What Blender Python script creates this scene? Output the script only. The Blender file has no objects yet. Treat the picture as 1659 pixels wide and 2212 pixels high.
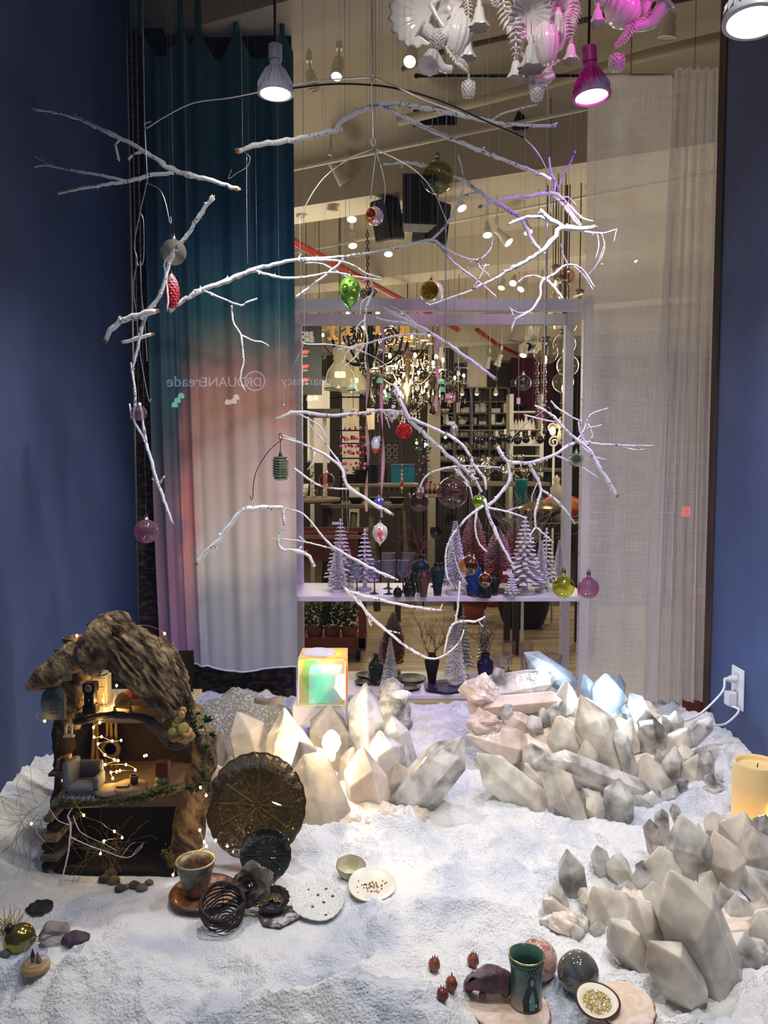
import bpy,bmesh,math,random
import numpy as np
from math import sin,cos,pi,sqrt,radians,atan2
from mathutils import Vector,Matrix,noise
SC = bpy.context.scene
COL = SC.collection
RND = random.Random(7)
# ------------------------------------------------------------------ camera
F = 1671.0; W_,H_ = 1659.0,2212.0; EYE = 1.08; PITCH = radians(3.6)
cd = bpy.data.cameras.new('camera'); cam = bpy.data.objects.new('camera',cd); COL.objects.link(cam)
cd.sensor_fit = 'VERTICAL'; cd.sensor_height = 36.0; cd.lens = 36.0*F/H_; cd.clip_start = 0.02; cd.clip_end = 100
cam.location = (0,0,EYE); cam.rotation_euler = (pi/2-PITCH,0,0)
SC.camera = cam
# ------------------------------------------------------------------ world, exposure
wd = bpy.data.worlds.new('night'); SC.world = wd; wd.use_nodes = True
wd.node_tree.nodes['Background'].inputs[0].default_value = (0.10,0.13,0.22,1)
wd.node_tree.nodes['Background'].inputs[1].default_value = 0.30
SC.view_settings.view_transform = 'Standard'; SC.view_settings.look = 'None'
SC.view_settings.exposure = 0.0; SC.view_settings.gamma = 1.0; SC.view_settings.use_curve_mapping = False
cy = SC.cycles
cy.use_denoising = True; cy.max_bounces = 8; cy.diffuse_bounces = 3; cy.glossy_bounces = 3
cy.transmission_bounces = 5; cy.transparent_max_bounces = 24; cy.sample_clamp_indirect = 4.0; cy.caustics_reflective = False; cy.caustics_refractive = False
def aim(o,tgt):
    o.rotation_euler = (Vector(tgt)-o.location).to_track_quat('-Z','Y').to_euler()
def lamp(name,kind,loc,power,col,size=0.05,tgt=None,angle=60,blend=0.6,shape_y=None):
    l = bpy.data.lights.new(name,kind); l.energy = power; l.color = col
    if kind == 'AREA':
        l.size = size
        if shape_y: l.shape = 'RECTANGLE'; l.size_y = shape_y
    else: l.shadow_soft_size = size
    if kind == 'SPOT': l.spot_size = radians(angle); l.spot_blend = blend
    o = bpy.data.objects.new(name,l); COL.objects.link(o); o.location = loc
    if tgt is not None: aim(o,tgt)
    return o
# lamps of the window display (reflector heads hung along its ceiling) and added fill spots
lamp('display_or_fill_spot','SPOT',(-0.34,2.42,2.17),60,(1.0,0.97,0.90),0.05,(-0.40,2.3,0),110,0.9)
lamp('display_or_fill_spot','SPOT',(0.66,2.42,2.16),52,(1.0,0.84,1.0),0.05,(0.55,2.6,0),110,0.9)
lamp('display_or_fill_spot','SPOT',(0.86,1.78,2.00),18,(1.0,0.96,0.88),0.05,(0.75,2.0,0),105,0.9)
lamp('display_or_fill_spot','SPOT',(-0.75,1.30,2.75),36,(0.95,0.96,1.0),0.06,(-0.35,2.1,0),66,0.8)
lamp('display_or_fill_spot','SPOT',(0.10,1.25,2.75),58,(0.95,0.96,1.0),0.06,(0.05,2.2,0),74,0.8)
lamp('display_or_fill_spot','SPOT',(0.85,1.25,2.75),50,(1.0,0.96,0.90),0.06,(0.70,2.1,0),70,0.8)
lamp('display_or_fill_spot','SPOT',(-0.25,1.15,2.7),30,(0.96,0.97,1.0),0.05,(-0.45,2.5,1.75),44,0.9)  # added fill spot to brighten the upper left branches
lamp('display_or_fill_spot','SPOT',(1.02,1.9,2.75),34,(0.86,0.88,1.0),0.05,(1.02,3.3,0.75),48,0.9)  # added cool fill aimed at the sheer curtain
lamp('display_or_fill_spot','SPOT',(0.55,1.02,1.75),46,(1.0,0.94,0.85),0.06,(0.68,2.1,0.10),58,0.9)  # added low front fill to brighten the quartz at the right
lamp('display_or_fill_spot','SPOT',(-0.30,1.02,1.9),18,(1.0,0.95,0.86),0.06,(-0.05,2.3,0.15),40,0.9)  # added low front fill for the quartz in the middle
lamp('display_or_fill_spot','SPOT',(0.45,1.2,2.75),24,(0.94,0.93,1.0),0.05,(0.30,2.7,2.0),46,0.9)  # added fill lifting the upper centre branches
lamp('violet_spot','SPOT',(1.16,2.45,2.85),110,(0.36,0.05,1.0),0.04,(0.72,2.75,1.95),40,0.8)
lamp('magenta_spot','SPOT',(1.12,2.1,3.0),34,(1.0,0.10,0.75),0.04,(0.75,2.8,2.62),34,0.9)
lamp('display_or_fill_spot','SPOT',(0.10,2.0,2.95),28,(1.0,0.97,0.90),0.05,(0.35,2.8,2.65),50,0.9)  # added white fill for the left side of the glass chandelier
lamp('blue_spot','SPOT',(-0.45,2.2,1.6),5,(0.30,0.45,1.0),0.05,(-1.1,3.0,0.3),70,0.9)
lamp('blue_spot','SPOT',(0.65,2.1,1.6),5,(0.30,0.48,1.0),0.05,(1.3,2.8,0.35),70,0.9)
# shop lamps behind the window (track heads and chandeliers)
for (x,y,z,p) in [(-0.6,5.9,1.9,52),(1.7,6.2,1.9,52),(0.2,8.6,1.9,60),(2.6,9.0,1.7,50),(-1.6,9.2,1.6,50),(0.6,11.6,1.5,54),(2.6,4.6,1.5,26),(-2.0,4.5,1.5,18)]:
    lamp('shop_lamp','POINT',(x,y,z),p,(1.0,0.88,0.67),0.25)
# ------------------------------------------------------------------ pixel helpers (photograph -> place)
def ray(px,py):
    x = (px-829.5)/F; y =-(py-1106.0)/F
    return Vector((x,cos(PITCH)+y*sin(PITCH),-sin(PITCH)+y*cos(PITCH)))
def P(px,py,Y):
    d = ray(px,py); t = Y/d.y
    return Vector((d.x*t,Y,EYE+d.z*t))
def G(px,py,z):
    d = ray(px,py); t = (z-EYE)/d.z
    return Vector((d.x*t,d.y*t,z))
def S(n,Y): return n*Y/F
def lin(c):
    out = []
    for v in c[:3]:
        v = v/255.0
        out.append(v/12.92 if v <= 0.04045 else ((v+0.055)/1.055)**2.4)
    return (*out,1.0)
# ------------------------------------------------------------------ materials
MATS = {}
def _nt(name):
    m = bpy.data.materials.new(name); m.use_nodes = True
    nt = m.node_tree
    for n in list(nt.nodes): nt.nodes.remove(n)
    out = nt.nodes.new('ShaderNodeOutputMaterial')
    return m,nt,out
def N(nt,t,**kw):
    n = nt.nodes.new('ShaderNode'+t)
    for k,v in kw.items():
        if k.startswith('i_'): n.inputs[k[2:].replace('_',' ')].default_value = v
        else: setattr(n,k,v)
    return n
def ramp(nt,stops,fac=None,interp='LINEAR'):
    r = N(nt,'ValToRGB'); e = r.color_ramp; e.interpolation = interp
    while len(e.elements) < len(stops): e.elements.new(0.5)
    for el,(p,c) in zip(e.elements,stops): el.position = p; el.color = c if len(c) == 4 and max(c) <= 1 else lin(c)
    if fac is not None: nt.links.new(fac,r.inputs[0])
    return r
def M(name,col,rough=0.5,metal=0.0,trans=0.0,ior=1.45,emit=0.0,ecol=None,bump=0.0,bscale=60.0,col2=None,vscale=12.0,vlo=0.4,vhi=0.6,
      sss=0.0,coat=0.0,stretch=None,col3=None,spec=0.5,distort=0.0,vdetail=5):
    if name in MATS: return MATS[name]
    m,nt,out = _nt(name); L = nt.links.new
    b = N(nt,'BsdfPrincipled'); L(b.outputs[0],out.inputs[0])
    b.inputs['Base Color'].default_value = lin(col); b.inputs['Roughness'].default_value = rough; b.inputs['Metallic'].default_value = metal
    b.inputs['Transmission Weight'].default_value = trans; b.inputs['IOR'].default_value = ior; b.inputs['Coat Weight'].default_value = coat
    b.inputs['Specular IOR Level'].default_value = spec
    if sss: b.inputs['Subsurface Weight'].default_value = sss; b.inputs['Subsurface Radius'].default_value = (0.02,0.018,0.015)
    if emit: b.inputs['Emission Color'].default_value = lin(ecol or col); b.inputs['Emission Strength'].default_value = emit
    if bump or col2:
        tc = N(nt,'TexCoord'); src = tc.outputs['Object']
        if stretch:
            mp = N(nt,'Mapping'); mp.inputs['Scale'].default_value = stretch; L(src,mp.inputs[0]); src = mp.outputs[0]
    if col2:
        n = N(nt,'TexNoise'); n.inputs['Scale'].default_value = vscale; n.inputs['Detail'].default_value = vdetail; n.inputs['Distortion'].default_value = distort; L(src,n.inputs['Vector'])
        st = [(vlo,col),(vhi,col2)] if col3 is None else [(vlo,col),((vlo+vhi)/2,col2),(vhi,col3)]
        r = ramp(nt,st,n.outputs[0]); L(r.outputs[0],b.inputs['Base Color'])
    if bump:
        n = N(nt,'TexNoise'); n.inputs['Scale'].default_value = bscale; n.inputs['Detail'].default_value = 4; L(src,n.inputs['Vector'])
        bp = N(nt,'Bump'); bp.inputs['Strength'].default_value = bump; bp.inputs['Distance'].default_value = 0.01; L(n.outputs[0],bp.inputs['Height']); L(bp.outputs[0],b.inputs['Normal'])
    MATS[name] = m; return m
def E(name,col,s):
    if name in MATS: return MATS[name]
    m,nt,out = _nt(name); e = N(nt,'Emission'); e.inputs[0].default_value = lin(col); e.inputs[1].default_value = s
    nt.links.new(e.outputs[0],out.inputs[0]); MATS[name] = m; return m
def TG(name,col,edge=None,refl=1.0,rough=0.02,milky=0.0,swirl=None):
    """blown thin glass: tinted see-through wall, deeper tint towards the rim, mirror reflections by Fresnel"""
    if name in MATS: return MATS[name]
    m,nt,out = _nt(name); L = nt.links.new
    lw = N(nt,'LayerWeight'); lw.inputs[0].default_value = 0.5
    up = lambda c,g: tuple(255*(v/255)**g for v in c)
    r = ramp(nt,[(0.0,up(col,.62)),(0.75,up(col,.8)),(1.0,up(edge or tuple(int(c*0.5) for c in col),.7))],lw.outputs['Facing'])
    tr = N(nt,'BsdfTransparent'); L(r.outputs[0],tr.inputs[0])
    base = tr.outputs[0]
    if milky or swirl:
        df = N(nt,'BsdfDiffuse'); df.inputs[0].default_value = lin(swirl or col)
        mx = N(nt,'MixShader'); L(base,mx.inputs[1]); L(df.outputs[0],mx.inputs[2])
        if swirl:
            tc = N(nt,'TexCoord'); mp = N(nt,'Mapping'); mp.inputs['Scale'].default_value = (8,8,55); L(tc.outputs['Object'],mp.inputs[0])
            n = N(nt,'TexNoise'); n.inputs['Scale'].default_value = 1.6; n.inputs['Distortion'].default_value = 1.5; n.inputs['Detail'].default_value = 4; L(mp.outputs[0],n.inputs['Vector'])
            r2 = ramp(nt,[(0.45,(0,0,0,1)),(0.62,(milky or .7,milky or .7,milky or .7,1))],n.outputs[0]); L(r2.outputs[0],mx.inputs[0])
        else: mx.inputs[0].default_value = milky
        base = mx.outputs[0]
    gl = N(nt,'BsdfGlossy'); gl.inputs['Roughness'].default_value = rough
    l2 = N(nt,'LayerWeight'); l2.inputs[0].default_value = 0.5; pw = N(nt,'Math',operation='POWER'); L(l2.outputs['Facing'],pw.inputs[0]); pw.inputs[1].default_value = 4.0
    mt = N(nt,'Math',operation='MULTIPLY_ADD'); mt.use_clamp = True; L(pw.outputs[0],mt.inputs[0]); mt.inputs[1].default_value = .55*refl; mt.inputs[2].default_value = 0.045*refl
    mx2 = N(nt,'MixShader'); L(mt.outputs[0],mx2.inputs[0]); L(base,mx2.inputs[1]); L(gl.outputs[0],mx2.inputs[2])
    L(mx2.outputs[0],out.inputs[0]); MATS[name] = m; return m
def QZ(name,col,col2,trans=0.35,rough=0.12,tl=0.5,scale=7.0,sss=True):
    """milky quartz: cloudy body that lets light through, clear patches, glassy faces"""
    if name in MATS: return MATS[name]
    m,nt,out = _nt(name); L = nt.links.new
    tc = N(nt,'TexCoord'); n = N(nt,'TexNoise'); n.inputs['Scale'].default_value = scale; n.inputs['Detail'].default_value = 4; n.inputs['Distortion'].default_value = .6
    L(tc.outputs['Object'],n.inputs['Vector'])
    r = ramp(nt,[(0.35,col2),(0.62,col)],n.outputs[0])
    df = N(nt,'BsdfDiffuse'); L(r.outputs[0],df.inputs[0])
    tb = N(nt,'BsdfTranslucent'); L(r.outputs[0],tb.inputs[0])
    m1 = N(nt,'MixShader'); m1.inputs[0].default_value = tl; L(df.outputs[0],m1.inputs[1]); L(tb.outputs[0],m1.inputs[2])
    if sss:   # cloudy body scatters light; seen from inside it is a plain translucent wall
        ss = N(nt,'SubsurfaceScattering'); L(r.outputs[0],ss.inputs['Color']); ss.inputs['Scale'].default_value = 1.0; ss.inputs['Radius'].default_value = (.011,.010,.0085)
        ge = N(nt,'NewGeometry'); m0 = N(nt,'MixShader'); L(ge.outputs['Backfacing'],m0.inputs[0]); L(ss.outputs[0],m0.inputs[1]); L(m1.outputs[0],m0.inputs[2]); m1 = m0
    rf = N(nt,'BsdfTransparent'); rf.inputs[0].default_value = (0.97,0.955,0.93,1)
    n2 = N(nt,'TexNoise'); n2.inputs['Scale'].default_value = scale*1.7; n2.inputs['Detail'].default_value = 3; L(tc.outputs['Object'],n2.inputs['Vector'])
    r2 = ramp(nt,[(0.38,(trans*.35,)*3+(1,)),(0.64,(min(1,trans*1.7),)*3+(1,))],n2.outputs[0])
    m2 = N(nt,'MixShader'); L(r2.outputs[0],m2.inputs[0]); L(m1.outputs[0],m2.inputs[1]); L(rf.outputs[0],m2.inputs[2])
    gl = N(nt,'BsdfGlossy'); gl.inputs['Roughness'].default_value = rough
    fr = N(nt,'Fresnel'); fr.inputs[0].default_value = 1.62
    bp = N(nt,'Bump'); bp.inputs['Strength'].default_value = 0.12; bp.inputs['Distance'].default_value = 0.004
    n3 = N(nt,'TexNoise'); n3.inputs['Scale'].default_value = 90; L(tc.outputs['Object'],n3.inputs['Vector']); L(n3.outputs[0],bp.inputs['Height']); L(bp.outputs[0],gl.inputs['Normal'])
    m3 = N(nt,'MixShader'); L(fr.outputs[0],m3.inputs[0]); L(m2.outputs[0],m3.inputs[1]); L(gl.outputs[0],m3.inputs[2])
    L(m3.outputs[0],out.inputs[0]); MATS[name] = m; return m
# ------------------------------------------------------------------ mesh builder
def frame_of(d):
    d = Vector(d).normalized(); a = Vector((0,0,1)) if abs(d.z) < 0.95 else Vector((1,0,0))
    u = d.cross(a).normalized(); return u,d.cross(u).normalized()
def catmull(pts,n):
    """resample a polyline of tuples (any length) with n points per span"""
    pts = [Vector(p) for p in pts]
    if len(pts) < 3: n = max(n,2)
    out = []; k = len(pts)
    for i in range(k-1):
        p0 = pts[max(i-1,0)]; p1 = pts[i]; p2 = pts[i+1]; p3 = pts[min(i+2,k-1)]
        for j in range(n):
            t = j/n
            out.append(0.5*((2*p1)+(p2-p0)*t+(2*p0-5*p1+4*p2-p3)*t*t+(3*p1-p0-3*p2+p3)*t**3))
    out.append(pts[-1]); return out
class MB:
    def __init__(s): s.v = []; s.f = []
    def add(s,vs,fs,m=None):
        o = len(s.v)
        s.v += [tuple(m @ Vector(p)) if m is not None else tuple(p) for p in vs]
        s.f += [tuple(i+o for i in f) for f in fs]; return s
    def box(s,c,d,m=None):
        x,y,z = c; a,b,e = d[0]/2,d[1]/2,d[2]/2
        vs = [(x+i*a,y+j*b,z+k*e) for k in (-1,1) for (i,j) in ((-1,-1),(1,-1),(1,1),(-1,1))]
        return s.add(vs,[(3,2,1,0),(4,5,6,7),(0,1,5,4),(1,2,6,5),(2,3,7,6),(3,0,4,7)],m)
    def lathe(s,prof,c=(0,0,0),seg=24,axis=(0,0,1),cap0=True,cap1=True,ripple=None,m=None):
        """prof: (radius, height) along axis from c"""
        c = Vector(c); ax = Vector(axis).normalized(); u,w = frame_of(ax); vs = []; fs = []; n = len(prof)
        for (r,z) in prof:
            for k in range(seg):
                a = 2*pi*k/seg; rr = r*(ripple(a,r,z) if ripple else 1)
                vs.append(c+ax*z+(u*cos(a)+w*sin(a))*rr)
        for i in range(n-1):
            for k in range(seg):
                k2 = (k+1) % seg
                fs.append((i*seg+k,i*seg+k2,(i+1)*seg+k2,(i+1)*seg+k))
        if cap0 and prof[0][0] > 1e-5: fs.append(tuple(range(seg-1,-1,-1)))
        if cap1 and prof[-1][0] > 1e-5: fs.append(tuple((n-1)*seg+k for k in range(seg)))
        return s.add(vs,fs,m)
    def tube(s,pts,rad,seg=8,caps=True,m=None,flat=1.0):
        pts = [Vector(p) for p in pts]; n = len(pts)
        if not hasattr(rad,'__len__'): rad = [rad]*n
        t0 = (pts[1]-pts[0]).normalized(); u,w = frame_of(t0); vs = []; fs = []; pt = t0
        for i in range(n):
            t = (pts[min(i+1,n-1)]-pts[max(i-1,0)])
            t = t.normalized() if t.length > 1e-9 else pt
            q = pt.rotation_difference(t); u = q @ u; w = q @ w; pt = t
            for k in range(seg):
                a = 2*pi*k/seg; vs.append(pts[i]+(u*cos(a)+w*sin(a)*flat)*rad[i])
        for i in range(n-1):
            for k in range(seg):
                k2 = (k+1) % seg; fs.append((i*seg+k,i*seg+k2,(i+1)*seg+k2,(i+1)*seg+k))
        if caps: fs.append(tuple(range(seg-1,-1,-1))); fs.append(tuple((n-1)*seg+k for k in range(seg)))
        return s.add(vs,fs,m)
    def ball(s,c,r,seg=16,rings=10,sc=(1,1,1),nz=0.0,nf=3.0,m=None):
        c = Vector(c); vs = [c+Vector((0,0,r*sc[2]))]; fs = []
        for i in range(1,rings):
            th = pi*i/rings
            for k in range(seg):
                a = 2*pi*k/seg; d = Vector((sin(th)*cos(a),sin(th)*sin(a),cos(th)))
                rr = r*(1+(nz*noise.noise(d*nf+c*7) if nz else 0))
                vs.append(c+Vector((d.x*sc[0],d.y*sc[1],d.z*sc[2]))*rr)
        vs.append(c-Vector((0,0,r*sc[2]))); e = len(vs)-1
        for k in range(seg): fs.append((0,1+k,1+(k+1) % seg))
        for i in range(rings-2):
            for k in range(seg):
                a = 1+i*seg; b = a+seg; k2 = (k+1) % seg; fs.append((a+k,b+k,b+k2,a+k2))
        a = 1+(rings-2)*seg
        for k in range(seg): fs.append((a+k,e,a+(k+1) % seg))
        return s.add(vs,fs,m)
    def grid(s,fn,nu,nv,m=None,closed_u=False):
        vs = [fn(i/(nu-(0 if closed_u else 1)),j/(nv-1)) for j in range(nv) for i in range(nu)]; fs = []
        for j in range(nv-1):
            for i in range(nu if closed_u else nu-1):
                i2 = (i+1) % nu; fs.append((j*nu+i,j*nu+i2,(j+1)*nu+i2,(j+1)*nu+i))
        return s.add(vs,fs,m)
    def prism(s,poly,d,m=None):
        """poly: list of Vectors (planar); d: extrusion vector"""
        n = len(poly); vs = [Vector(p) for p in poly]+[Vector(p)+Vector(d) for p in poly]
        fs = [tuple(range(n-1,-1,-1)),tuple(range(n,2*n))]+[(i,(i+1) % n,n+(i+1) % n,n+i) for i in range(n)]
        return s.add(vs,fs,m)
    def leafq(s,base,d,L,w,up=(0,0,1),bend=0.15):
        d = Vector(d).normalized(); side = d.cross(Vector(up)); side = side.normalized() if side.length > 1e-4 else Vector((1,0,0)); nn = side.cross(d)
        b = Vector(base)
        vs = [b,b+d*L*.45+side*w/2,b+d*L*.45-side*w/2,b+d*L+nn*L*bend,b+d*L*.5-nn*w*.2]
        return s.add(vs,[(0,1,4),(0,4,2),(1,3,4),(4,3,2)])
    def build(s,name,mat,parent=None,smooth=True,kind=None,label=None,cat=None,group=None,origin=None,weld=False,local=False):
        me = bpy.data.meshes.new(name)
        off = None
        if parent is not None and not local: off = wloc(parent)
        elif origin is not None: off = Vector(origin)
        vs = s.v if off is None else [(p[0]-off.x,p[1]-off.y,p[2]-off.z) for p in s.v]
        me.from_pydata(vs,[],s.f)
        if mat is not None:
            for mm in (mat if isinstance(mat,(list,tuple)) else [mat]): me.materials.append(mm)
        if smooth is True: me.polygons.foreach_set('use_smooth',[True]*len(me.polygons))
        elif smooth: # sharp by angle
            me.polygons.foreach_set('use_smooth',[True]*len(me.polygons)); me.set_sharp_from_angle(angle=radians(smooth))
        me.update()
        o = bpy.data.objects.new(name,me); COL.objects.link(o)
        if parent is not None: o.parent = parent
        elif origin is not None: o.location = origin
        return tag(o,label,cat,group,kind)
def wloc(o):
    v = Vector((0,0,0))
    while o is not None: v += o.location; o = o.parent
    return v
def tag(o,label=None,cat=None,group=None,kind=None):
    if label: o['label'] = label
    if cat: o['category'] = cat
    if group: o['group'] = group
    if kind: o['kind'] = kind
    return o
def thing(name,loc,label,cat,group=None):
    o = bpy.data.objects.new(name,None); o.empty_display_size = 0.02; COL.objects.link(o); o.location = loc
    return tag(o,label,cat,group)
def struct(name,mb,mat,smooth=False): return mb.build(name,mat,smooth=smooth,kind='structure')
KIDS = {}
def copy_tree(o,parent=None):
    c = o.copy(); COL.objects.link(c)
    if parent is not None: c.parent = parent
    for ch in list(o.children): copy_tree(ch,c)
    return c
def place(src,used,loc,rz=0.0,sc=1.0,label=None,group=None,rot=None):
    """first use moves the model itself, later uses copy it with its parts"""
    o = src if not used else copy_tree(src)
    used.append(1)
    o.location = loc; o.rotation_euler = rot if rot else (0,0,rz)
    o.scale = (sc,)*3 if not hasattr(sc,'__len__') else sc
    if label: o['label'] = label
    if group: o['group'] = group
    return o
def bevel(o,w,seg=1):
    bm = bmesh.new(); bm.from_mesh(o.data); bmesh.ops.recalc_face_normals(bm,faces=bm.faces[:]); bmesh.ops.bevel(bm,geom=bm.edges[:],offset=w,segments=seg,profile=0.5,affect='EDGES',clamp_overlap=True); bm.to_mesh(o.data); bm.free(); return o
def rough(o,amp,f,seed=0.0,along=None,freq2=None):
    """displace a mesh along its normals with fractal noise (optionally stretched along an axis for wood grain)"""
    me = o.data; me.update(); no = [v.normal.copy() for v in me.vertices]
    for v,n in zip(me.vertices,no):
        p = Vector((v.co.x*f[0],v.co.y*f[1],v.co.z*f[2]))+Vector((seed,seed*1.7,seed*.3))
        v.co += n*amp*noise.fractal(p,0.8,2.1,4)
    me.update(); return o
# ================================================================== THE SETTING
_lat = np.random.RandomState(11).rand(256,256)
def vnoise(x,y):
    xi = np.floor(x).astype(int); yi = np.floor(y).astype(int); fx = x-xi; fy = y-yi
    fx = fx*fx*(3-2*fx); fy = fy*fy*(3-2*fy)
    a = _lat[xi % 256,yi % 256]; b = _lat[(xi+1) % 256,yi % 256]; c = _lat[xi % 256,(yi+1) % 256]; d = _lat[(xi+1) % 256,(yi+1) % 256]
    return (a*(1-fx)+b*fx)*(1-fy)+(c*(1-fx)+d*fx)*fy-0.5
SX0,SX1,SY0,SY1,SST =-1.099,1.299,1.12,3.415,0.0052
nx = int((SX1-SX0)/SST)+1; ny = int((SY1-SY0)/SST)+1
gx,gy = np.meshgrid(np.linspace(SX0,SX1,nx),np.linspace(SY0,SY1,ny))
def bump2(cx,cy,rx,ry,h,p=2): return h*np.exp(-(np.abs((gx-cx)/rx)**p+np.abs((gy-cy)/ry)**p))
SN = 0.006+0.035*vnoise(gx*3.1+5,gy*3.1)+0.040*vnoise(gx*8+9,gy*8+3)
rg = 1-2*np.abs(vnoise(gx*5.5+1.7*vnoise(gx*3,gy*3),gy*7.5+40))
SN += 0.030*(rg**2-.4)
SN += 0.026*vnoise(gx*21,gy*21)+0.013*vnoise(gx*47,gy*47)+0.006*vnoise(gx*110,gy*110)+.004*vnoise(gx*190+4,gy*190)
SN += bump2(-1.12,2.35,.22,.45,.13)+bump2(-1.1,1.75,.30,.30,.05)+bump2(-.62,1.55,.20,.13,.035)+bump2(.0,1.42,.4,.10,.04)
SN += bump2(-.62,2.95,.35,.22,.05)+bump2(1.25,2.85,.18,.3,.07)+bump2(-.75,3.3,.5,.12,.07)+bump2(.38,1.28,.09,.10,.035)
SN += bump2(.08,1.87,.12,.10,.035)+bump2(-.13,1.44,.14,.05,.03)+bump2(.62,1.24,.3,.05,.03)
SN *= np.clip((gy-1.10)/.04,0,1)*.5+.5
def flat(cx,cy,r,h):
    global SN
    k = np.exp(-(((gx-cx)**2+(gy-cy)**2)/(r*r))**2); SN = SN*(1-k)+(h+.15*(SN-h))*k
flat(-.20,1.78,.16,.0); flat(-.42,1.75,.16,.005); flat(.26,1.38,.13,.0); flat(-.68,2.02,.30,.0); flat(-.46,1.92,.16,.0); flat(0.02,1.92,.10,.01)
def Hs(x,y):
    i = (min(max(x,SX0),SX1)-SX0)/(SX1-SX0)*(nx-1); j = (min(max(y,SY0),SY1)-SY0)/(SY1-SY0)*(ny-1)
    i0 = min(int(i),nx-2); j0 = min(int(j),ny-2); fx = i-i0; fy = j-j0
    return float((SN[j0,i0]*(1-fx)+SN[j0,i0+1]*fx)*(1-fy)+(SN[j0+1,i0]*(1-fx)+SN[j0+1,i0+1]*fx)*fy)
def GS(px,py):
    d = ray(px,py); t = 1.0/d.y
    for _ in range(900):
        p = Vector((d.x*t,d.y*t,EYE+d.z*t))
        if p.z <= Hs(p.x,p.y): break
        t += 0.004
    return p
def m_snow():
    m,nt,out = _nt('fake_snow'); L = nt.links.new
    b = N(nt,'BsdfPrincipled'); L(b.outputs[0],out.inputs[0]); b.inputs['Roughness'].default_value = 0.75
    b.inputs['Subsurface Weight'].default_value = 0.25; b.inputs['Subsurface Radius'].default_value = (.02,.022,.026)
    tc = N(nt,'TexCoord'); n = N(nt,'TexNoise'); n.inputs['Scale'].default_value = 5; n.inputs['Detail'].default_value = 6; L(tc.outputs['Object'],n.inputs['Vector'])
    r = ramp(nt,[(0.36,(205,212,226)),(0.5,(236,238,242)),(0.7,(246,246,243))],n.outputs[0]); L(r.outputs[0],b.inputs['Base Color'])
    n2 = N(nt,'TexNoise'); n2.inputs['Scale'].default_value = 160; n2.inputs['Detail'].default_value = 6; L(tc.outputs['Object'],n2.inputs['Vector'])
    bp = N(nt,'Bump'); bp.inputs['Strength'].default_value = 0.85; bp.inputs['Distance'].default_value = 0.012; L(n2.outputs[0],bp.inputs['Height']); L(bp.outputs[0],b.inputs['Normal'])
    return m
me = bpy.data.meshes.new('snow_blanket')
vv = np.stack([gx,gy,SN],-1).reshape(-1,3)
ii = (np.arange(ny-1)[:,None]*nx+np.arange(nx-1)[None,:]).reshape(-1)
ff = np.stack([ii,ii+1,ii+nx+1,ii+nx],-1)
me.vertices.add(len(vv)); me.vertices.foreach_set('co',vv.astype(np.float32).ravel())
me.loops.add(ff.size); me.loops.foreach_set('vertex_index',ff.astype(np.int32).ravel())
me.polygons.add(len(ff)); me.polygons.foreach_set('loop_start',(np.arange(len(ff))*4).astype(np.int32)); me.polygons.foreach_set('loop_total',np.full(len(ff),4,np.int32))
me.update(calc_edges=True); me.polygons.foreach_set('use_smooth',np.ones(len(ff),bool)); me.materials.append(m_snow())
snow = bpy.data.objects.new('snow',me); COL.objects.link(snow)
tag(snow,'white fluffy fake snow heaped over the floor of the shop window','snow',kind='stuff')

# window base, side walls painted blue, brown post of the right wall
struct('floor',MB().box((0.1,2.05,-.29),(2.5,2.75,.36)),M('base_white',(215,215,222),.6))
BLUE = M('blue_paint',(66,84,130),.55,bump=.25,bscale=300,col2=(58,76,120),vscale=3)
struct('wall_left',MB().box((-1.15,2.25,1.55),(.10,2.6,3.5)),BLUE)
struct('wall_right',MB().box((1.35,2.0,1.55),(.10,2.06,3.5)),BLUE)
struct('trim_1',MB().box((1.345,3.06,1.55),(.10,.06,3.5)),M('rough_brown',(70,45,34),.8,bump=.6,bscale=40,col2=(44,29,24),vscale=20,stretch=(1,1,.2)))
# the pane of the shop window: clear glass with faint street reflections
def m_pane():
    m,nt,out = _nt('clear_pane'); L = nt.links.new
    tr = N(nt,'BsdfTransparent'); gl = N(nt,'BsdfGlossy'); gl.inputs['Roughness'].default_value = 0.0
    lw = N(nt,'LayerWeight'); lw.inputs[0].default_value = .5; pw = N(nt,'Math',operation='POWER'); L(lw.outputs['Facing'],pw.inputs[0]); pw.inputs[1].default_value = 5
    mt = N(nt,'Math',operation='MULTIPLY_ADD'); mt.inputs[1].default_value = .9; mt.inputs[2].default_value = .075; L(pw.outputs[0],mt.inputs[0])
    mx = N(nt,'MixShader'); L(mt.outputs[0],mx.inputs[0]); L(tr.outputs[0],mx.inputs[1]); L(gl.outputs[0],mx.inputs[2]); L(mx.outputs[0],out.inputs[0]); return m
struct('window_1',MB().add([(-2.2,.92,-.47),(2.2,.92,-.47),(2.2,.92,3.6),(-2.2,.92,3.6)],[(0,1,2,3)]),m_pane())
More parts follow.
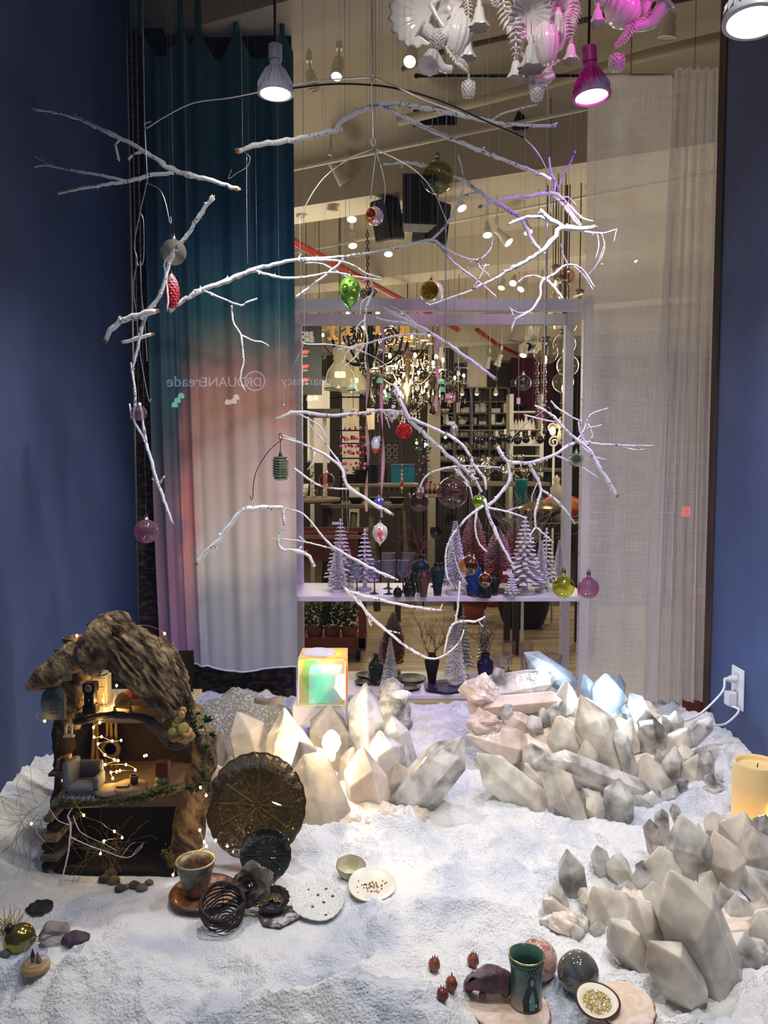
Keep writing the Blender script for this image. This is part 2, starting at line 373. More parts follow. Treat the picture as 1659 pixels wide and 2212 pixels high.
# ---- the shop behind
ZF =-0.47
def m_boards():
    m,nt,out = _nt('shop_boards'); L = nt.links.new
    b = N(nt,'BsdfPrincipled'); L(b.outputs[0],out.inputs[0]); b.inputs['Roughness'].default_value = .45
    tc = N(nt,'TexCoord'); mp = N(nt,'Mapping'); mp.inputs['Scale'].default_value = (.7,9,1); L(tc.outputs['Object'],mp.inputs[0])
    n = N(nt,'TexNoise'); n.inputs['Scale'].default_value = 1.6; n.inputs['Detail'].default_value = 5; L(mp.outputs[0],n.inputs['Vector'])
    r = ramp(nt,[(.35,(150,128,98)),(.65,(190,170,138))],n.outputs[0]); L(r.outputs[0],b.inputs['Base Color']); return m
fl = MB().box((.6,8.6,ZF-.05),(13,11.2,.10)); struct('floor_shop',fl,M('shop_subfloor',(90,76,58),.6))
floor_shop = bpy.data.objects['floor_shop']
bd = m_boards(); r_ = random.Random(3)
for k in range(24):   # floor boards of the visible strip, each with its own edges
    y = 4.2+k*.17; x0 =-2.4
    while x0 < 3.4:
        ln = r_.uniform(1.2,2.1); x1 = min(x0+ln,3.5)
        MB().box(((x0+x1)/2,y+.085,ZF+.004),(x1-x0-.006,.164,.012)).build('floor_board',bd,floor_shop,smooth=False); x0 = x1
PLAST = M('shop_plaster',(188,178,158),.8,bump=.1,bscale=20)
struct('wall_back',MB().box((.6,14.25,1.5),(13,.10,4.0)),M('shop_back_wall',(78,68,56),.8))
struct('wall_shop_left',MB().box((-5.9,8.6,1.5),(.1,11.2,4.0)),PLAST)
struct('wall_shop_right',MB().box((7.1,8.6,1.5),(.1,11.2,4.0)),PLAST)
# ceiling: shallow plaster vaults between dropped beams, running askew to the window
CA = radians(-24); cdir = Vector((cos(CA),sin(CA),0)); cper = Vector((-sin(CA),cos(CA),0)); CZ = 3.20
cb = MB()
prof = []
for k in range(-2,9):
    o = k*2.15
    prof += [(o,CZ),(o,CZ-.30),(o+.34,CZ-.30),(o+.34,CZ)]
    for j in range(1,12):
        t = j/12; prof.append((o+.34+t*1.81,CZ+.42*sin(pi*t)))
def cpt(a,s_,z): q = Vector((0,3.0,0))+cper*a+cdir*s_; return (q.x,q.y,z)
vs = []; fs = []
for i,(a,z) in enumerate(prof):
    vs += [cpt(a,-9,z),cpt(a,11,z)]
    if i: fs.append((2*i-2,2*i,2*i+1,2*i-1))
cb.add(vs,fs); cb.build('ceiling',PLAST,smooth=False,kind='structure')
def cline(a,s0,s1,z,r,name,mat,label,cat,group=None,seg=8):
    return MB().tube([cpt(a,s0,z),cpt(a,s1,z)],r,seg).build(name,mat,label=label,cat=cat,group=group)

# ---- patterned rug hung behind the ombre curtain
def m_rug():
    m,nt,out = _nt('dark_rug'); L = nt.links.new
    b = N(nt,'BsdfPrincipled'); L(b.outputs[0],out.inputs[0]); b.inputs['Roughness'].default_value = .95
    tc = N(nt,'TexCoord'); mp = N(nt,'Mapping'); mp.inputs['Scale'].default_value = (1,1,2.2); L(tc.outputs['Object'],mp.inputs[0])
    n = N(nt,'TexNoise'); n.inputs['Scale'].default_value = 26; n.inputs['Detail'].default_value = 5; L(mp.outputs[0],n.inputs['Vector'])
    r = ramp(nt,[(.44,(22,17,15)),(.52,(44,34,28)),(.58,(78,62,46)),(.66,(92,46,40))],n.outputs[0]); L(r.outputs[0],b.inputs['Base Color'])
    bp = N(nt,'Bump'); bp.inputs['Strength'].default_value = .6; bp.inputs['Distance'].default_value = .01; L(n.outputs[0],bp.inputs['Height']); L(bp.outputs[0],b.inputs['Normal']); return m
rug = MB()
def rugf(side):
    return lambda u,v: Vector((-1.097+u*.69,3.425+.008*sin(u*9+v*3)+side*.006,.03+v*2.9))
rug.grid(rugf(0),30,40); rug.grid(lambda u,v: rugf(1)(1-u,v),30,40)
rg_t = thing('hanging_rug',(-.75,3.43,.03),'dark patterned rug hanging behind the ombre curtain','rug')
rug.build('pile',m_rug(),rg_t)
fr = MB()
for k in range(40):
    x =-1.09+k*.0172; fr.tube([(x,3.427,.035),(x+.002,3.425,.012),(x-.001,3.42,-.005)],.0022,5)
fr.build('fringe',M('rug_fringe',(60,50,45),.9),rg_t,kind='stuff')
MB().box((-.402,3.428,1.48),(.012,.014,2.9)).build('selvage',M('rug_selvage',(52,24,62),.9),rg_t,smooth=False)
# ---- the ombre curtain: teal at the top, coral, cream and grey blue below
def m_ombre():
    m,nt,out = _nt('ombre_silk'); L = nt.links.new
    b = N(nt,'BsdfPrincipled'); L(b.outputs[0],out.inputs[0]); b.inputs['Roughness'].default_value = .55; b.inputs['Sheen Weight'].default_value = .25
    tc = N(nt,'TexCoord'); sx = N(nt,'SeparateXYZ'); L(tc.outputs['Generated'],sx.inputs[0])
    n = N(nt,'TexNoise'); n.inputs['Scale'].default_value = 4.5; n.inputs['Detail'].default_value = 2; L(tc.outputs['Object'],n.inputs['Vector'])
    ad = N(nt,'MULTIPLY_ADD' if False else 'Math',operation='MULTIPLY_ADD'); L(n.outputs[0],ad.inputs[0]); ad.inputs[1].default_value = .13; ad.inputs[2].default_value =-.065
    a2 = N(nt,'Math',operation='ADD'); L(sx.outputs['Z'],a2.inputs[0]); L(ad.outputs[0],a2.inputs[1])
    rr = ramp(nt,[(0.0,(158,160,174)),(.10,(172,175,178)),(.17,(220,214,196)),(.27,(230,210,190)),(.35,(240,210,198)),(.42,(255,192,164)),(.475,(246,188,170)),(.515,(150,160,150)),(.57,(52,122,136)),(.70,(22,88,128)),(.82,(16,84,104)),(1.0,(14,86,94))],a2.outputs[0])
    rl = ramp(nt,[(0.0,(150,112,146)),(.10,(160,122,150)),(.20,(152,116,140)),(.30,(150,130,146)),(.40,(96,126,140)),(.50,(84,124,142)),(.60,(44,102,134)),(.75,(18,82,112)),(1.0,(14,84,92))],a2.outputs[0])
    n3 = N(nt,'Math',operation='MULTIPLY_ADD'); L(n.outputs[0],n3.inputs[0]); n3.inputs[1].default_value = .18; n3.inputs[2].default_value =-.09
    a3 = N(nt,'Math',operation='ADD'); L(sx.outputs['X'],a3.inputs[0]); L(n3.outputs[0],a3.inputs[1])
    fx = N(nt,'MapRange'); fx.inputs[1].default_value = .22; fx.inputs[2].default_value = .36; L(a3.outputs[0],fx.inputs[0])
    mx = N(nt,'MixRGB'); L(fx.outputs[0],mx.inputs[0]); L(rl.outputs[0],mx.inputs[1]); L(rr.outputs[0],mx.inputs[2])
    # rose blush stripe at mid left
    pk = N(nt,'MapRange'); pk.interpolation_type = 'SMOOTHSTEP'; pk.inputs[1].default_value = .09; pk.inputs[2].default_value = .0
    d1 = N(nt,'VectorMath',operation='DISTANCE'); cmb = N(nt,'CombineXYZ'); L(a3.outputs[0],cmb.inputs[0]); zz = N(nt,'Math',operation='MULTIPLY'); zz.inputs[1].default_value = .35; L(sx.outputs['Z'],zz.inputs[0]); L(zz.outputs[0],cmb.inputs[2])
    L(cmb.outputs[0],d1.inputs[0]); d1.inputs[1].default_value = (.27,0,.28*.35); L(d1.outputs['Value'],pk.inputs[0])
    mx2 = N(nt,'MixRGB'); L(pk.outputs[0],mx2.inputs[0]); L(mx.outputs[0],mx2.inputs[1]); mx2.inputs[2].default_value = lin((240,158,152))
    L(mx2.outputs[0],b.inputs['Base Color'])
    n4 = N(nt,'TexNoise'); n4.inputs['Scale'].default_value = 60; n4.inputs['Detail'].default_value = 4; L(tc.outputs['Object'],n4.inputs['Vector'])
    bp = N(nt,'Bump'); bp.inputs['Strength'].default_value = .25; bp.inputs['Distance'].default_value = .006; L(n4.outputs[0],bp.inputs['Height']); L(bp.outputs[0],b.inputs['Normal']); return m
CY = 3.33; CTOP = P(450,55,CY).z; CX0 = P(316,700,CY).x; CX1 = P(637,700,CY).x; CBOT = P(500,1440,CY).z
pins = [.0,.27,.38,.63,.93]          # where the cloth is pinned up
def ombre(u,v):
    z = CBOT+(CTOP-CBOT)*v
    fold = .014*sin(u*2*pi*4.3+.9*sin(v*3))*(.5+.5*sin(u*7+1)**2)+.005*sin(u*2*pi*9.7+v*2)
    sharp =-.030*math.exp(-((u-.28-.03*(1-v))/.022)**2)-.026*math.exp(-((u-.10)/.02)**2)-.022*math.exp(-((u-.215+.02*v)/.015)**2)
    y = CY+fold*(.45+.55*v)+sharp
    x = CX0+(CX1-CX0)*u+(.035*(1-v)**3)*(1-u)
    if v > .93:   # the top edge sags between the pins
        d = min(abs(u-q) for q in pins); z -= (v-.93)/.07*.13*min(1,d/.10)**.8
    if v < .02: z += .012*sin(u*9)-.02*(u > .35)*sin((u-.35)*4)
    return Vector((x,y,z))
ct = thing('ombre_curtain',(-.72,CY,CBOT),'teal to coral to grey ombre dyed silk curtain left of the white shelf','curtain')
oc = MB().grid(ombre,150,90).build('cloth',m_ombre(),ct)
MB().tube([ombre(k/60,0)+Vector((0,-.001,.004)) for k in range(61)],.004,6).build('hem',M('silk_hem',(205,205,218),.6),ct)
for q in pins:
    p = ombre(q,1); MB().tube([p+Vector((0,0,-.03)),p+Vector((0,.01,.5))],[.012,.004],6).build('tie',M('teal_tie',(16,70,76),.7),ct)
# ---- sheer linen panels on a black rod
def m_sheer(name,dens,gath):
    m,nt,out = _nt(name); L = nt.links.new
    df = N(nt,'BsdfDiffuse'); df.inputs[0].default_value = lin((240,238,244)); tl = N(nt,'BsdfTranslucent'); tl.inputs[0].default_value = lin((222,216,212))
    m0 = N(nt,'MixShader'); m0.inputs[0].default_value = .45; L(df.outputs[0],m0.inputs[1]); L(tl.outputs[0],m0.inputs[2])
    tr = N(nt,'BsdfTransparent')
    tc = N(nt,'TexCoord'); fac = None
    for sc in ((900,10,9),(7,10,900)):
        mp = N(nt,'Mapping'); mp.inputs['Scale'].default_value = sc; L(tc.outputs['Object'],mp.inputs[0])
        n = N(nt,'TexNoise'); n.inputs['Scale'].default_value = 1.0; n.inputs['Detail'].default_value = 2; L(mp.outputs[0],n.inputs['Vector'])
        if fac is None: fac = n.outputs[0]
        else:
            mt = N(nt,'Math',operation='MAXIMUM'); L(fac,mt.inputs[0]); L(n.outputs[0],mt.inputs[1]); fac = mt.outputs[0]
    mr = N(nt,'MapRange'); mr.inputs[1].default_value = .42; mr.inputs[2].default_value = .68; mr.inputs[3].default_value = dens*.75; mr.inputs[4].default_value = min(1,dens*1.35); L(fac,mr.inputs[0])
    lw = N(nt,'LayerWeight'); lw.inputs[0].default_value = .3
    a = N(nt,'Math',operation='MULTIPLY_ADD'); a.use_clamp = True; L(lw.outputs['Facing'],a.inputs[0]); a.inputs[1].default_value = gath; L(mr.outputs[0],a.inputs[2])
    mx = N(nt,'MixShader'); L(a.outputs[0],mx.inputs[0]); L(tr.outputs[0],mx.inputs[1]); L(m0.outputs[0],mx.inputs[2]); L(mx.outputs[0],out.inputs[0]); return m
RY = 3.38; RZ = P(1300,164,RY).z
rod = MB().tube([(P(895,164,RY).x,RY,RZ),(P(1545,164,RY).x,RY,RZ)],.0075,10)
rodt = thing('curtain_rod',(.8,RY,RZ),'thin black curtain rod carrying the sheer linen panels','curtain rod')
rod.build('bar',M('black_metal',(24,22,24),.4,.6),rodt)
for px in (900,1540): MB().ball(P(px,164,RY),.011,10,8).build('finial',MATS['black_metal'],rodt)
for px in (960,1500): MB().tube([(P(px,164,RY).x,RY,RZ),(P(px,164,RY).x,RY,RZ+.9)],.0012,5).build('wire',MATS['black_metal'],rodt)
def sheer_f(x0,x1,b0,b1,zb,amp,nf,y0,ph=0):
    def f(u,v):
        z = zb+(RZ-zb)*v; xt = x0+(x1-x0)*u; xb = b0+(b1-b0)*u
        x = xb+(xt-xb)*v**1.2
        y = y0+amp*(.6+.4*(1-v))*(sin(u*2*pi*nf+ph+1.2*sin(v*2.1))+.45*sin(u*2*pi*nf*2.3+v))
        return Vector((x,y,z))
    return f
s1 = thing('sheer_curtain',(1.02,RY,0),'flat sheer linen panel with frayed edge over the right shelf post','curtain')
f1 = sheer_f(P(1266,400,RY).x,P(1445,400,RY).x,P(1250,1500,RY).x,P(1425,1500,RY).x,.03,.004,1.6,RY-.012)
MB().grid(f1,60,60).build('cloth',m_sheer('sheer_flat',.68,.05),s1)
fry = MB(); r_ = random.Random(5)
for k in range(330):
    p = f1(0,r_.random()); l = r_.uniform(.004,.016); fry.tube([p,p+Vector((-l,r_.uniform(-.003,.003),-l*.4))],.0005,3)
fry.build('frayed_edge',M('linen_thread',(215,208,206),.9),s1,kind='stuff')
s2 = thing('sheer_curtain',(1.28,RY,0),'gathered sheer linen panel with deep folds beside the right blue wall','curtain')
f2 = sheer_f(P(1442,400,RY).x,P(1535,400,RY).x,P(1385,1500,RY).x,P(1512,1500,RY).x,.045,.026,5.0,RY-.062,.6)
MB().grid(f2,130,50).build('cloth',m_sheer('sheer_gathered',.50,.9),s2)
# ---- the white open shelf
def struct_shelf():
    WM = M('white_metal',(226,222,230),.45)
    t = thing('display_shelf',(.26,3.65,0),'white steel open shelving unit with perforated posts dividing window from shop','shelf')
    xl,xr =-.442,P(1282,700,3.45).x; yf,yb = 3.45,3.84; w = .042
    zt = P(830,645,3.45).z; zm = P(830,1290,3.45).z; zb = .03
    for x in (xl+w/2,xr-w/2):
        for y in (yf+w/2,yb-w/2):
            pp = MB().box((x,y,(zt-.36)/2),(w,w,zt+.36-.001)).build('post',WM,t,smooth=False)
            inx = x+(w/2+.0004)*(1 if x < .2 else-1)
            for k in range(12):
                z = .10+k*.115
                if z < zt-.1: MB().lathe([(.0045,-.0003),(.0045,.0003)],(inx,y,z),8,(1,0,0)).build('hole',M('hole_black',(8,8,10),.9),pp,smooth=False)
    h = .05
    for y in (yf+w/2,yb-w/2):
        MB().box(((xl+xr)/2,y,zt-h/2),(xr-xl-2*w,w-.002,h)).build('top_rail',WM,t,smooth=False)
    for x in (xl+w/2,xr-w/2):
        MB().box((x,(yf+yb)/2,zt-h/2),(w-.002,yb-yf-2*w,h)).build('top_rail',WM,t,smooth=False)
    for z,n in ((zm,'shelf_board'),(zb,'shelf_board')):
        b = MB().box(((xl+xr)/2,(yf+yb)/2,z-.008),(xr-xl+.004,yb-yf+.004,.024)).build(n,WM,t,smooth=False); bevel(b,.003)
    return zm+.004,zb+.004
SHM,SHB = struct_shelf()
# ================================================================== THE SHOP BEHIND THE SHELF
ORD = ['first','second','third','fourth','fifth','sixth','seventh','eighth','ninth','tenth','eleventh','twelfth']
WHT = M('lamp_white',(205,200,188),.4); BLK = MATS['black_metal']; BULB = E('warm_bulb',(255,214,150),9.0); LENS = E('lamp_lens',(255,244,222),14.0); LENS0 = M('lens_off',(120,116,106),.2)
CREAM = M('cream_ceramic',(226,220,206),.25); GREYM = M('dull_metal',(128,122,112),.4,.7)
def track_spot(px,py,Y,dpx,dpy,lit,what,ln=.13,r=.042,up=None):
    """white track spotlight; its head points along the picture direction (dpx, dpy), towards the viewer when lit"""
    c = P(px,py,Y); d = Vector((dpx,-.45 if lit else .25,-dpy)).normalized()
    t = thing('track_spotlight',c,what,'spotlight','track spotlights under the shop ceiling')
    back = c-d*ln
    MB().lathe([(.012,0),(.026,.008),(.027,ln*.42),(.033,ln*.5),(r*.95,ln*.9),(r,ln),(r*.86,ln+.002)],back,14,d,cap1=False).build('head',WHT,t,smooth=40)
    MB().lathe([(r*.84,-.004),(r*.84,.001)],c,14,d).build('lens',LENS if lit else LENS0,t,smooth=False)
    zc = CZ+.45
    if up: zc = P(px,up,Y).z
    MB().tube([back+d*ln*.3,back+d*ln*.3+Vector((0,.012,.03)),Vector((back.x,back.y+.012,back.z+.06)),Vector((back.x,back.y+.012,max(zc,back.z+.12)))],.006,6).build('stem',WHT,t)
    MB().box((back.x,back.y+.012,back.z+.075),(.03,.03,.05)).build('adapter',WHT,t,smooth=False)
    return t
for a in [
    (885,133,3.75,-.1,.55,1,'bright track spotlight beside the left edge of the white glass chandelier',.12,.033),
    (727,165,3.95,-.1,1,1,'bright track spotlight just left of the mobile wire',.12,.030),
    (680,195,4.3,.3,1,0,'unlit track spotlight beside the top edge of the ombre curtain',.10,.03),
    (745,395,5.4,.75,1,0,'unlit silver track spotlight tilted right over the left speaker',.16,.045),
    (718,455,5.6,-.1,1,0,'unlit stubby track spotlight left of the black speakers'),
    (652,468,5.8,.2,1,0,'unlit track spotlight beside the hooked end of the left mobile wire'),
    (760,474,6.2,0,1,1,'small lit spotlight between curtain and speakers, upper of two'),
    (762,531,6.8,.1,1,1,'small lit spotlight between curtain and speakers, lower of two'),
    (839,549,7.0,0,1,1,'lit track spotlight just under the left black speaker'),
    (998,450,6.2,.35,.9,1,'lit track spotlight under the marbled olive glass ball'),
    (1053,508,6.5,0,1,1,'upright lit track spotlight right of the right black speaker'),
    (1099,524,6.4,.7,.9,1,'large lit track spotlight tilted right behind the violet branch',.16,.045),
    (1141,502,6.8,.2,1,1,'lit spotlight seen edge-on beside the violet branch'),
    (1170,568,7.6,-.6,.9,1,'lit spotlight tilted left under the thick forked branch'),
    (1108,612,8.2,-.2,.5,1,'glowing spotlight above the white shelf, left of a bright pair'),
    (1125,625,8.1,-.5,.8,1,'glowing spotlight above the white shelf, right of a bright pair'),
    (1083,622,8.6,-.3,1,1,'small lit spotlight at the tip of the long white branch'),
    (1036,353,5.2,.1,1,0,'tiny grey twin spotlight above the lit track heads'),
    (1240,352,5.0,.4,1,0,'unlit track spotlight at the left edge of the sheer panel'),
    (1440,82,3.7,-.1,1,0,'unlit round track lamp above the sheer curtain rod',.10,.04),
    (1258,562,7.8,.5,.9,1,'lit spotlight shining at the frayed edge of the sheer panel'),
    (1304,564,7.6,.6,.7,1,'lit spotlight shining through the middle of the sheer panel'),
    (1375,560,7.6,.7,.5,1,'lit spotlight shining beside the gathered sheer folds'),
    (667,815,9.0,-.1,1,1,'lit spotlight in front of the black discount sign',.13,.05),
    (1130,768,9.0,-.35,1,1,'lit spotlight under the ceiling projector',.16,.045),
    (1152,722,8.5,-.6,1,0,'unlit spotlight tilted left above the ceiling projector',.16,.05),
    (1073,790,10,-.4,1,0,'dim spotlight hanging over the white ceramics, nearest the dark red wall',.16,.05),
    (1050,795,10.3,-.3,1,0,'dim spotlight hanging over the white ceramics, middle of three',.16,.05),
    (953,775,9.6,0,1,0,'dim spotlight hanging over the white ceramics, beside the chandeliers',.15,.05),
    (1010,112,3.6,.1,.8,1,'lit lamp glimpsed through the white glass bell of the chandelier',.10,.028)]:
    track_spot(*a)
# rails, pipes, ducts under the ceiling
def pipe(a,b,r,name,mat,label,cat,group=None,seg=8):
    return MB().tube([a,b],r,seg).build(name,mat,label=label,cat=cat,group=group)
for i,(p0,y0,p1,y1,r,m_) in enumerate([((640,470),6.4,(1265,335),5.4,.016,WHT),((640,545),7.4,(1265,425),6.2,.013,WHT),((640,412),5.9,(1265,290),5.0,.02,PLAST),
        ((640,585),8.4,(1265,480),7.0,.014,WHT),((640,618),9.4,(1265,530),8.0,.015,WHT),((640,365),5.3,(1265,235),4.5,.012,WHT)]):
    a = P(*p0,y0); b = P(*p1,y1); a = a+(a-b)*.5; b = b+(b-a)*.5
    pipe(a,b,r,'track_rail',m_,'white lighting rail crossing the shop ceiling, %s from the top' % ORD[[2,3,1,4,5,0][i]],'rail','lighting rails under the ceiling')
MB().tube([P(560,462,6.2),P(640,525,6.5),P(760,590,7.2),P(875,652,8.0),P(990,712,9.0)],.030,10).build('sprinkler_pipe',M('red_pipe',(168,48,36),.4),label='red sprinkler pipe slanting down under the shop ceiling',cat='pipe')
MB().tube([P(1030,712,11.0),P(1075,745,11.5),P(1130,770,12),P(1135,690,12.2),P(1135,560,12.2)],.03,8).build('sprinkler_pipe',MATS['red_pipe'],label='short dark red pipe far back above the ceramics',cat='pipe')
MB().tube([P(560,60,4.2),P(645,50,4.3),P(720,38,4.2),P(800,-5,4.0)],.012,8).build('black_cable',BLK,label='black cable looping across the ceiling beside the ombre curtain',cat='cable')
MB().tube([P(870,150,4.3),P(960,110,4.1),P(1060,88,4.0),P(1560,-20,3.6)],.014,8).build('conduit_pipe',M('conduit',(88,82,72),.5),label='perforated grey conduit behind the white glass chandelier',cat='pipe')
MB().tube([P(860,262,4.8),P(1150,190,4.5),P(1400,118,4.2),P(1600,70,4.0)],.028,10).build('duct_pipe',PLAST,label='pale plaster-coloured duct running behind the curtain rod',cat='pipe')
# air grille
t = thing('air_grille',P(939,262,4.95),'black double air grille in the ceiling beam','vent')
for (x0,x1) in ((893,932),(936,986)):
    f = MB()
    for k in range(9):
        a = P(x0+(x1-x0)*k/8,272-8*k/8-(4 if x0 > 930 else 0),4.95); f.box((a.x,a.y,a.z+.035),(.006,.02,.085))
    f.build('slats',BLK,t,smooth=False,kind='stuff')
    a = P((x0+x1)/2,258,4.97); MB().box((a.x,a.y,a.z+.012),(S(x1-x0,4.97),.01,.09)).build('backing',M('grille_dark',(22,20,18),.8),t,smooth=False)
# loudspeakers: cluster of three over the shop, one at the right
def speaker(px,py,Y,w,h,d,rz,rx,label,cabinet=True):
    c = P(px,py,Y); t = thing('loudspeaker',c,label,'speaker','black loudspeakers under the shop ceiling')
    R = Matrix.Translation(c) @ Matrix.Rotation(rz,4,'Z') @ Matrix.Rotation(rx,4,'X')
    prof_ = [Vector((-w/2,-d/2,0)),Vector((w/2,-d/2,0)),Vector((w*.36,d/2,0)),Vector((-w*.36,d/2,0))]
    b = MB().prism([R @ (p+Vector((0,0,-h/2))) for p in prof_],R.to_3x3() @ Vector((0,0,h))).build('cabinet',M('speaker_black',(20,19,20),.6),t,smooth=False); bevel(b,.012,2)
    MB().box((0,-d/2-.003,0),(w*.9,.006,h*.9),R).build('grille',M('speaker_grille',(13,13,14),.8,bump=.5,bscale=400),t,smooth=False)
    MB().tube([c+Vector((0,.05,h/2-.04)),Vector((c.x,c.y+.05,CZ+.44))],.008,6).build('cable',BLK,t)
    MB().box((0,d/2+.02,0),(w*.25,.06,h*.3),R).build('bracket',BLK,t,smooth=False)
speaker(903,440,5.25,.24,.32,.2,radians(8),0,'large upright black speaker hanging in the middle of the cluster')
speaker(840,476,5.45,.15,.27,.18,radians(-40),radians(14),'black speaker tilted left behind the pink and gold ornament')
speaker(928,482,5.6,.21,.28,.19,radians(38),radians(10),'black speaker turned right at the lower right of the cluster')
speaker(1129,260,5.0,.15,.13,.12,radians(20),radians(12),'small black speaker hanging alone under the violet branch tip')
# discount sign
sg = thing('discount_sign',P(655,775,6.9),'black hanging sign with grey and pink discount lettering','sign')
c = P(655,775,6.9); sw = P(695,775,6.9).x-P(596,775,6.9).x; sh = P(655,700,6.9).z-P(655,856,6.9).z
MB().box((P(645.5,775,6.9).x,6.91,c.z),(sw,.012,sh)).build('board',M('sign_black',(14,14,16),.5),sg,smooth=False)
def to_mesh(o,name,mat,parent):
    dg = bpy.context.evaluated_depsgraph_get(); me = bpy.data.meshes.new_from_object(o.evaluated_get(dg)); me.name = name
    me.materials.clear(); me.materials.append(mat)
    n = bpy.data.objects.new(name,me); COL.objects.link(n); n.location = o.location; n.rotation_euler = o.rotation_euler
    cu = o.data; bpy.data.objects.remove(o); bpy.data.curves.remove(cu)
    if parent: n.parent = parent; n.location -= wloc(parent)
    return n
def text(s,px,py,Y,hpx,mat,parent,name='lettering',ax='LEFT',bold=0,extr=.001,**kw):
    cu = bpy.data.curves.new(name,'FONT'); cu.body = s; cu.size = S(hpx,Y)*1.38; cu.align_x = ax; cu.extrude = extr; cu.offset = bold
    o = bpy.data.objects.new(name,cu); COL.objects.link(o); o.data.materials.append(mat)
    o.location = P(px,py,Y); o.rotation_euler = (pi/2,0,0)
    return to_mesh(o,name,mat,parent)
LG = M('letter_grey',(150,150,150),.6); LP = M('letter_pink',(236,110,110),.6); LW = M('letter_white',(225,222,215),.6)
for s,x,y,h,m_ in [('MORE',676,727,14,LG),('& MORE',678,739,14,LG),('% OFF*',669,764,9,LP),('base $100+',666,771,5,LW),('% OFF*',669,795,9,LP),('base $500+',666,802,5,LW),('% OFF*',669,824,9,LP),('base $1,500+',669,831,5,LW)]:
    text(s,x,y,6.898,h*.74,m_,sg,ax='RIGHT',bold=.004 if h > 8 else 0)
for x in (662,690): MB().tube([P(x,702,6.91),Vector((P(x,702,6.91).x,6.91,CZ+.44))],.003,5).build('wire',BLK,sg)
# columns, partition, dark red wall
MB().box((P(757,800,10).x,10,1.35),(S(36,10),.22,3.62)).build('column',PLAST,smooth=False,label='square plaster column behind the candle chandelier',cat='column',kind='structure')
MB().box((P(938,800,11).x,11,1.35),(S(26,11),.2,3.62)).build('column',PLAST,smooth=False,label='square plaster column right of the chandeliers',cat='column',kind='structure')
MB().box((P(1030,800,12.5).x,12.5,1.35),(S(40,12.5),.2,3.62)).build('column',PLAST,smooth=False,kind='structure')
pw = thing('partition_panel',P(686,960,9.4),'tall cream partition panel behind the discount sign','panel')
MB().prism([P(664,1000,9.4),P(712,1000,9.4),P(712,828,9.4),P(664,806,9.4)],(0,.05,0)).build('board',CREAM,pw,smooth=False)
MB().box((P(705,893,9.0).x,9.0,P(705,893,9).z),(S(76,9),.3,S(16,9))).build('header',M('header_grey',(92,88,80),.6),pw,smooth=False)
for x in (674,702): MB().box((P(x,960,9.0).x,9.0,(P(x,900,9).z+ZF)/2+.0),(.045,.05,P(x,900,9).z-ZF-.015)).build('post',CREAM,pw,smooth=False)
rw = MB(); rw.box((P(1148,850,13).x,13.0,P(1148,850,13).z),(S(90,13),.06,S(150,13))); rw.build('wall_red_panel',M('maroon_wall',(74,16,24),.7),smooth=False,kind='structure')
# candle chandelier with scrolls
def scroll(c,r,a0,a1,ax,n=22,g=.12):
    out = []
    for k in range(n+1):
        t = k/n; a = a0+(a1-a0)*t; rr = r*(1-(1-g)*t); out.append(c+ax*(cos(a)*rr)+Vector((0,0,sin(a)*rr)))
    return out
def candle_chandelier(px,py,Y,R_,n,lab):
    c = P(px,py,Y); t = thing('candle_chandelier',c,lab,'chandelier')
    MB().lathe([(.0,-.30),(.04,-.28),(.02,-.2),(.05,-.1),(.02,0),(.035,.1),(.012,.3)],c,12).build('centre_post',BLK,t)
    MB().tube([c+Vector((0,0,.3)),Vector((c.x,c.y,CZ+.44))],.012,6).build('chain',BLK,t)
    for k in range(n):
        a = 2*pi*k/n+.2; d = Vector((cos(a),sin(a),0)); e = c+d*R_
        MB().tube(catmull([c+Vector((0,0,-.12)),c+d*R_*.4+Vector((0,0,-.25)),c+d*R_*.85+Vector((0,0,-.16)),e+Vector((0,0,0))],5),.012,6).build('arm',BLK,t)
        MB().tube(scroll(c+d*R_*.55+Vector((0,0,.02)),.11,0,4.4*pi,d),.008,5).build('scroll',BLK,t)
        cn = MB().lathe([(.05,0),(.055,.015),(.02,.02),(.022,.025),(.022,.17),(.008,.175)],e,10).build('candle',M('candle_yellow',(226,176,84),.5,emit=.25),t)
        MB().lathe([(.004,0),(.022,.03),(.012,.06),(.001,.085)],e+Vector((0,0,.175)),8).build('bulb',BULB,cn)
candle_chandelier(800,735,8.2,.40,8,'black scrolled chandelier with yellow candles high behind the shelf')
